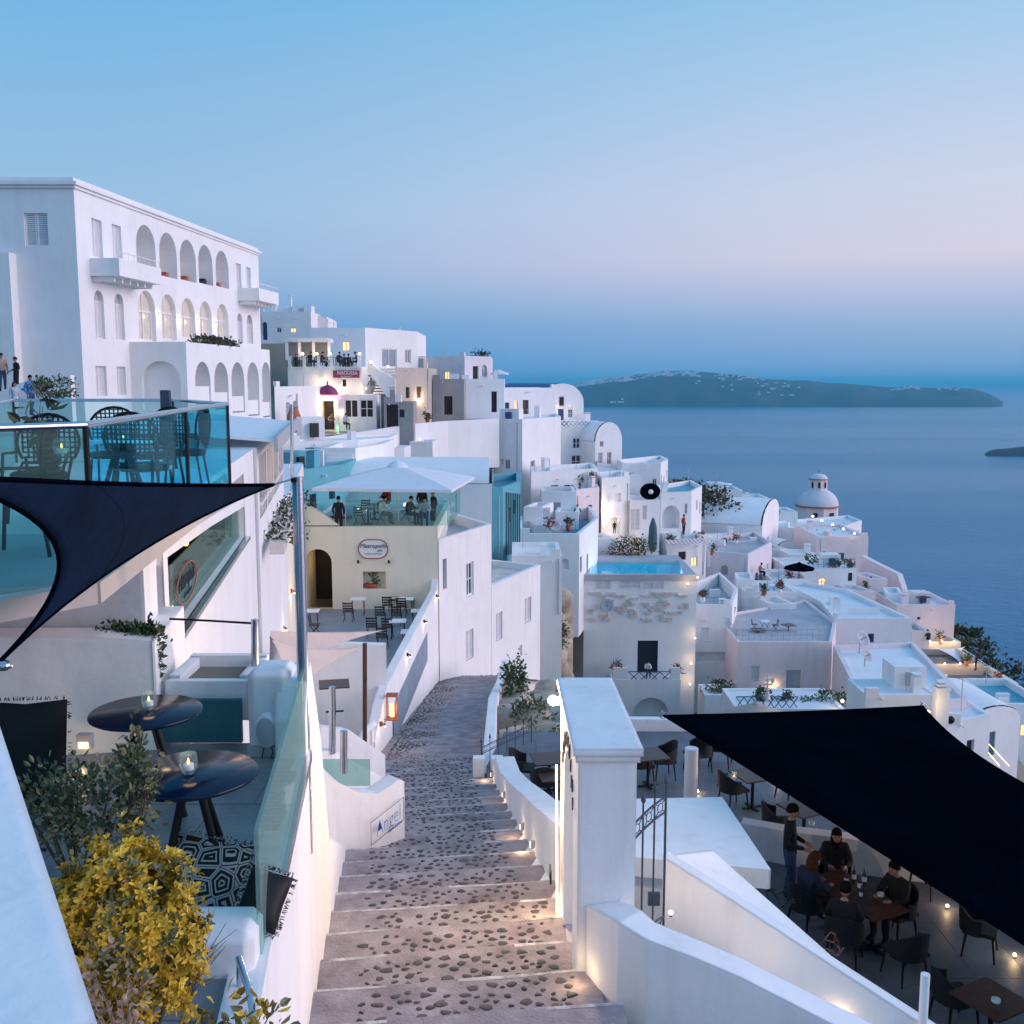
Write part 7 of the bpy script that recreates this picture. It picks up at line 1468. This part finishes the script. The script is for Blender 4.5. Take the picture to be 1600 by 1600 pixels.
jh = House('flat_roof_house', 'large white flat roofed house with dishes and pink side', None, 0, 0, 0, mt='stucco_pink', roof='stucco_far', par=.3, t=.3, foot=[V(PZ(1302, 1008, -18.2).xy), V(PZ(1352, 1108, -18.2).xy), V(PZ(1512, 1092, -18.2).xy), V(PZ(1428, 1003, -18.2).xy)], ztop=-18.2, zbot=-25, ext=5); jh.win(0, 1335, 1080, 1341, 1108, 'dark'); jh.build()
for k, (px, py, r_) in enumerate(((1344, 1000, .65), (1352, 1027, .42))): q = PZ(px, py+22, -18.5)+V((0, 0, 1.0)); dsh = empty('satellite_dish', q, ('large grey', 'smaller grey')[k]+' dish on the large white flat roof', 'dish'); dishm(q, r_, dsh, (.5, -.6, .5))
H('kiosk', 'white chimney house with steps at the sail corner', [(1352, 52), (1466, 52)], 1086, 1130, depth=3, par=.05, mt='stucco_far')
for k in range(4): pass
cm = empty('chimney', P(1468, 1130, 50), 'white chimney stack beside the sail corner', 'chimney'); q = P(1468, 1130, 50); MB().box(q+V((0, 0, .8)), (.62, .62, 2.0)).build('stack', 'stucco_far', cm)
for k in range(3): MB().box(q+V((0, 0, 1.86+k*.16)), (.7-.14*k, .7-.14*k, .1)).build('cowl', 'stucco_far', cm)
q = P(1486, 1123, 50); acu = empty('air_conditioner', q, 'white air conditioning unit beside the chimney', 'air conditioner'); MB().box(q, (.8, .35, .6)).build('case', 'white_paint', acu); mb = MB(); mb.lathe((0, 0, 0), [(.2, 0), (.2, .02), (.001, .021)], 14)
for v in mb.v: v.x, v.y, v.z = q.x-.1+v.x, q.y-.18-v.z, q.z+v.y
mb.build('fan_grille', 'black', acu)
globe('amber lamp at the black sail top corner', P(1450, 1118, 49), .1, 60); globe('amber lamp in the bushes before the pink house', P(1316, 1100, 56), .1, 20)
a, b = V((XAT(1506, 1160, 60), 60)), V((XAT(1592, 1160, 62), 62)); vault_house('vault_house', 'small white vaulted house with teal door at the right edge', a, b, 6, ZAT(1205, 60), ZAT(1140, 60), 1.1, bd=(-.1, 1), holes=[dict(u0=2.0, u1=2.7, z0=ZAT(1190, 60), z1=ZAT(1152, 60), kind='door', dep=.15, pm='teal_door')])
for k, (xa, ya, xb, yb) in enumerate(((1540, 1157, 1577, 1197), (1541, 1172, 1562, 1197))): t = empty('strip_light', P(xa, ya, 57), ('upper', 'lower')[k]+' golden strip light along the steps at the right', 'lamp'); MB().tube([P(xa, ya, 57), P(xb, yb, 56)], .025, 5).build('tube', mat('strip%d' % k, (1, .8, .4), .4, 0, emit=(1, .68, .25), es=3), t)
H('white_house', 'low white house with sloping terrace above the strip lights', [(1450, 54), (1545, 56)], 1135, 1200, depth=6, par=.15)
H('terrace_house', 'white pool terrace wall at the right edge', [(1560, 66), (1640, 66)], 1100, 1150, depth=6, par=.5, roof='teal_paint')
# right-edge restaurants
for k, (x0, x1, tp, Y, mtn, lb) in enumerate(((1425, 1500, 1003, 88, 'stucco_cream', 'upper cream restaurant terrace on the cliff'), (1440, 1536, 1038, 82, 'stucco_beige', 'middle restaurant terrace under pale sails'), (1480, 1590, 1068, 78, 'stucco_cream', 'lower railed restaurant terrace at the cliff edge'))):
    H('restaurant_terrace', lb, [(x0, Y), (x1, Y)], tp, tp+60, depth=5, par=.5, mt=mtn, roof='paving', cat='terrace')
    for j in range(4): globe(('first', 'second', 'third', 'fourth')[j]+' lamp from the left on the '+lb.split(' restaurant')[0].split(' railed')[0]+' terrace', P(x0+(x1-x0)*(j+.5)/4, tp+2, Y-.4), .08, 22, 'cliff terrace lamps')
    for j in range(3): put(sqt, P(x0+(x1-x0)*(j+.6)/3.4, tp+1, Y+2.5)-V((0, 0, 1.0)), 0, .3, ('left', 'middle', 'right')[j]+' table on the '+lb, group='cliff terrace tables')
for k, (a_, b_, c_, lb) in enumerate(((P(1460, 1012, 86), P(1508, 1010, 88), P(1505, 1040, 84), 'upper white triangular sail over the cliff restaurants'), (P(1442, 1040, 82), P(1512, 1055, 84), P(1466, 1062, 80), 'middle white sail over the cliff restaurants'), (P(1505, 1066, 78), P(1572, 1066, 80), P(1545, 1092, 76), 'lowest white sail over the cliff restaurants'))): t = empty('shade_sail', a_, lb, 'shade sail', 'cliff sails'); solid(tri_sail(a_, b_, c_, (.12, .12, .12), .05, 8).build('cloth', 'canvas', t))
cr = empty('roof_railing', P(1550, 1070, 79), 'long white railing of the cliff restaurant terrace', 'railing')
for z in (.3, .9): MB().tube([P(1505, 1030, 88)+V((0, 0, z)), P(1582, 1085, 77)+V((0, 0, z))], .03, 4).build('rail', 'white_paint', cr)
for i in range(14): p0 = P(1505, 1030, 88).lerp(P(1582, 1085, 77), i/13); MB().tube([p0, p0+V((0, 0, .9))], .025, 4).build('baluster', 'white_paint', cr)
for k, (px, py, Y, r_) in enumerate(((1515, 1010, 92, 2.2), (1550, 1045, 90, 2.6), (1592, 1090, 84, 2.6), (1500, 985, 96, 1.5), (1590, 1130, 74, 1.6))): bush('cliff_bush', ('second', 'third', 'fourth', 'topmost', 'lowest')[k]+' dark bush down the cliff edge on the right', P(px, py+8, Y), (r_, r_, r_*.55), 420, .5, .3, ['scrub', 'leaf_dark'], 140+k, P(px, py+30, Y), 30, .25)
# small houses filling the slope between the larger ones
fill = [(1120, 1100, 745, 120), (1150, 1180, 768, 124), (1185, 1240, 790, 126), (1080, 1130, 758, 128)]
for k, (x0, x1, tp, Y) in enumerate(((1110, 1160, 766, 124), (1160, 1200, 778, 128), (1200, 1246, 800, 124))): H('white_house', ('left', 'middle', 'right')[k]+' one of three low white roofs at the cliff edge left of the dome', [(x0, Y), (x1, Y)], tp, tp+40, [(0, x0+8, tp+8, x0+14, tp+16, 'dark')], depth=5, par=.3)
parasol('parasol', 'small white parasol at the cliff edge beyond the brush', P(1128, 768, 122), ZAT(754, 122), 1.2, 'canvas', 6, .1)

# roof-top odds and ends across the village
pots = [(1130, 852, 99, 'on the terraces below the big vault'), (1150, 846, 99, 'at the right of the terraces below the big vault'), (1112, 862, 90, 'on the lavender house roof edge'), (1194, 925, 83, 'on the block under the dark parasol'), (1218, 922, 83, 'beside the dark parasol'), (1322, 934, 95, 'at the foot of the railed roof house'), (1352, 920, 97, 'below the cliff stair'), (1098, 935, 75, 'on the narrow house parapet'), (905, 757, 87, 'above the narrow pinkish house'), (925, 752, 87, 'left of the lit house top'), (858, 826, 70, 'on the teal floored terrace'), (888, 824, 72, 'at the far side of the teal terrace'), (1046, 848, 87, 'left end of the small pergola house'), (1096, 846, 88, 'right end of the small pergola house'), (715, 652, 92, 'on the big corner house left'), (668, 655, 85, 'on the street house'), (1232, 905, 91, 'by the stair house'), (1470, 1000, 88, 'on the upper cliff terrace'), (1510, 1034, 82, 'on the middle cliff terrace'), (1560, 1064, 79, 'on the lower cliff terrace')]
for k, (px, py, Y, lb) in enumerate(pots):
    q = P(px, py, Y); t = empty('flower_pot', q, 'potted plant '+lb, 'pot', 'potted plants on the roofs'); MB().lathe(q, [(.14, -.3), (.22, .12), (.19, .12), (.15, .0)], 10).build('pot', ('terracotta', 'white_paint', 'red_pot')[k % 3], t)
    mb, _ = foliage(q+V((0, 0, .40)), (.28, .28, .34), 110, .2, .11, 2, 12, .34, 200+k, hollow=.0); mb.build('plant', ['leaf_dark', ('leaf_green', 'flower', 'leaf_sage')[k % 3]], t)
sets = [(1125, 845, 101, 'below the big vaulted house'), (1205, 918, 85, 'on the block with roof furniture'), (1128, 955, 77, 'on the narrow house terrace'), (1290, 832, 112, 'on the church terrace'), (1315, 838, 110, 'right on the church terrace'), (1058, 775, 92, 'on the arch house roof'), (918, 726, 106, 'before the glass doors'), (1195, 975, 74, 'on the pink house roof corner'), (1075, 852, 90, 'under the pale pergola')]
for k, (px, py, Y, lb) in enumerate(sets):
    q = P(px, py, Y)-V((0, 0, .5)); put(ft, q, 0, .3*k, 'small white table '+lb, group='roof tables in the village'); put(fc, q+V((-.75, .1, 0)), 0, 1.5, 'left slat chair '+lb, group='roof chairs in the village'); put(fc, q+V((.75, -.1, 0)), 0, -1.5, 'right slat chair '+lb, group='roof chairs in the village')
for k, (px, py, Y, lb) in enumerate(((866, 822, 70, 'round dish on the teal floored terrace'), (1215, 800, 118, 'dish near the church hall'), (1062, 838, 90, 'dish beside the closed parasol'))):
    q = P(px, py, Y); t = empty('satellite_dish', q, lb, 'dish'); dishm(q, .42, t, (.3, -.7, .4))
for k, (px, py, Y, c, lb) in enumerate(((902, 806, 80, 'c_navy', 'person sitting on the white wall near the lit house'), (1068, 828, 88, 'c_red', 'person in red before the wide arch'), (1188, 895, 91, 'c_tan', 'person beside the lavender house'), (1360, 922, 98, 'c_black', 'person at the foot of the cliff stair'), (1450, 1000, 87, 'c_black', 'guest at the upper cliff terrace'), (1525, 1040, 81, 'c_navy', 'guest at the middle cliff terrace'))):
    person(lb, P(px, py, Y)-V((0, 0, .4)), R(50*k), 'sit' if k % 2 == 0 else 'stand', c, 'c_black')
pg = empty('pergola', P(1080, 858, 86), 'pale slatted pergola over a terrace right of the closed parasol', 'pergola'); q = P(1075, 848, 86)
for sx in (-1, 1):
    for sy in (-1, 1): MB().box(q+V((1.6*sx, 1.2*sy, -.9)), (.14, .14, 1.9)).build('post', 'white_paint', pg)
for k in range(11): MB().box(q+V((-1.75+k*.35, 0, .1)), (.12, 2.9, .08)).build('slat', 'stucco_pink', pg)

# small infill houses that pack the slope
for x0, x1, tp, Y, mtn, lb in ((1000, 1030, 838, 86, 'stucco_far', 'small white hut right behind the pool flowers'), (1182, 1206, 866, 101, 'stucco_far', 'thin white house right of the lavender house'), (1206, 1232, 858, 107, 'stucco_far', 'narrow white house under the end of the big vault'), (1232, 1276, 866, 103, 'stucco_far', 'low white hut left of the tall cliff house'), (1356, 1386, 904, 97, 'stucco_pink', 'small pinkish hut under the cliff stair'), (1384, 1410, 928, 93, 'stucco_far', 'tiny white cube left of the cliff house'), (1246, 1282, 938, 85, 'stucco_far', 'white hut left of the wide pale flat roof'), (1336, 1368, 924, 93, 'stucco_pink', 'pink hut behind the wide pale flat roof'), (1060, 1086, 836, 91, 'stucco_far', 'white hut at the foot of the wide arch'), (1086, 1116, 840, 96, 'stucco_far', 'white hut between the arch house and the terraces'), (934, 962, 842, 79, 'stucco_far', 'white block left of the pool flowers'), (868, 904, 800, 77, 'stucco_far', 'white block below the low grey roofed house'), (818, 848, 792, 75, 'stucco_far', 'white block right of the slatted screen'), (836, 880, 820, 73, 'stucco_lav', 'lavender block at the back of the teal floored terrace'), (1204, 1244, 944, 81, 'stucco_far', 'white cube in front of the stair house'), (1424, 1452, 986, 87, 'stucco_pink', 'small pink cube above the cream cliff terrace'), (1128, 1164, 836, 106, 'stucco_far', 'white cube against the big vault'), (1150, 1178, 905, 86, 'stucco_far', 'white cube in front of the lavender house corner'), (1292, 1322, 940, 90, 'stucco_far', 'white cube behind the orange sided flat roof'), (640, 676, 690, 80, 'stucco_far', 'white cube against the long retaining wall'), (590, 632, 700, 70, 'stucco_far', 'white cube above the long barrel vault')):
    H('small_house', lb, [(x0, Y), (x1, Y)], tp, tp+34, depth=3.2, par=.3, mt=mtn, roof=rc.choice(('roof_white', 'roof_white', 'roof_grey')), bd=(rc.uniform(-.3, .3), 1))
for x0, x1, tp, sp_y, Y, lb in ((1036, 1064, 838, 848, 88, 'tiny white vault left of the pale pergola'), (1216, 1246, 846, 856, 110, 'tiny white vault below the church hall'), (884, 912, 776, 786, 84, 'tiny white vault behind the narrow pinkish house'), (1300, 1330, 884, 892, 99, 'tiny white vault behind the railed roof')):
    a, b = V((XAT(x0, sp_y, Y), Y)), V((XAT(x1, sp_y, Y), Y+.6)); zs = ZAT(sp_y, Y); vault_house('vault_house', lb, a, b, 4, zs-2.2, zs, ZAT(tp, Y)-zs, bd=(-.3, 1), holes=[dict(u0=.5, u1=1.0, z0=zs-1.0, z1=zs-.2, kind='win', dep=.15)])
# ================================================================ terrain under everything
def terrain():
    GR = list(GROUND)
    for Y in range(6, 48, 4): GR += [(interp(LEFT, Y), Y, zstair(Y)-.6), (interp(RIGHT, Y), Y, zstair(Y)-.6)]
    EDGE = [(0, 26), (20, 26), (40, 27), (60, 31), (85, 37.5), (110, 40), (135, 38), (160, 34), (175, 30), (230, 0)]
    xs = [-120+i*3.2 for i in range(76)]; ys = [-4+i*3.2 for i in range(68)]; vs = []; fs = []
    for y in ys:
        for x in xs:
            n = d = 0; lo = 1e9
            for gx, gy, gz in GR:
                r2 = (x-gx)**2+(y-gy)**2+.5; wq = 1/(r2*r2); n += wq*gz; d += wq
                if r2 < 40: lo = min(lo, gz)
            z = n/d-1.2
            if lo < 1e8: z = min(z, lo-.8)
            ex = interp(EDGE, max(0, y)); over = max(0, x-ex-1); z -= over*1.15+NZ.fractal(V((x*.1, y*.1, 0)), 1, 2, 4)*min(3, over*.4)
            over = max(0, y-178); z -= over*2
            vs.append(V((x, y, max(z, -203))))
    nx = len(xs)
    for j in range(len(ys)-1):
        for i in range(nx-1): fs.append((j*nx+i, j*nx+i+1, (j+1)*nx+i+1, (j+1)*nx+i))
    mb = MB(); mb.add(vs, fs, 0, True); tag(mb.build('ground', 'earth'), kind='structure'); return vs, nx
TV, TNX = terrain()
# ================================================================ haze: one even box of air round everything
hz = bpy.data.materials.new('haze'); hz.use_nodes = True; t = hz.node_tree; t.nodes.clear(); ho = t.nodes.new('ShaderNodeOutputMaterial'); pv = t.nodes.new('ShaderNodeVolumePrincipled')
pv.inputs['Color'].default_value = (.18, .73, 1, 1); pv.inputs['Density'].default_value = 6.5e-5; pv.inputs['Anisotropy'].default_value = 0.
t.links.new(pv.outputs[0], ho.inputs['Volume']); MATS['haze'] = hz
mb = MB(); mb.box((0, 53000, -45.5), (181000, 115000, 315)); tag(mb.build('haze', 'haze'), 'pale blue evening haze lying over the sea and islands', 'haze', kind='stuff')
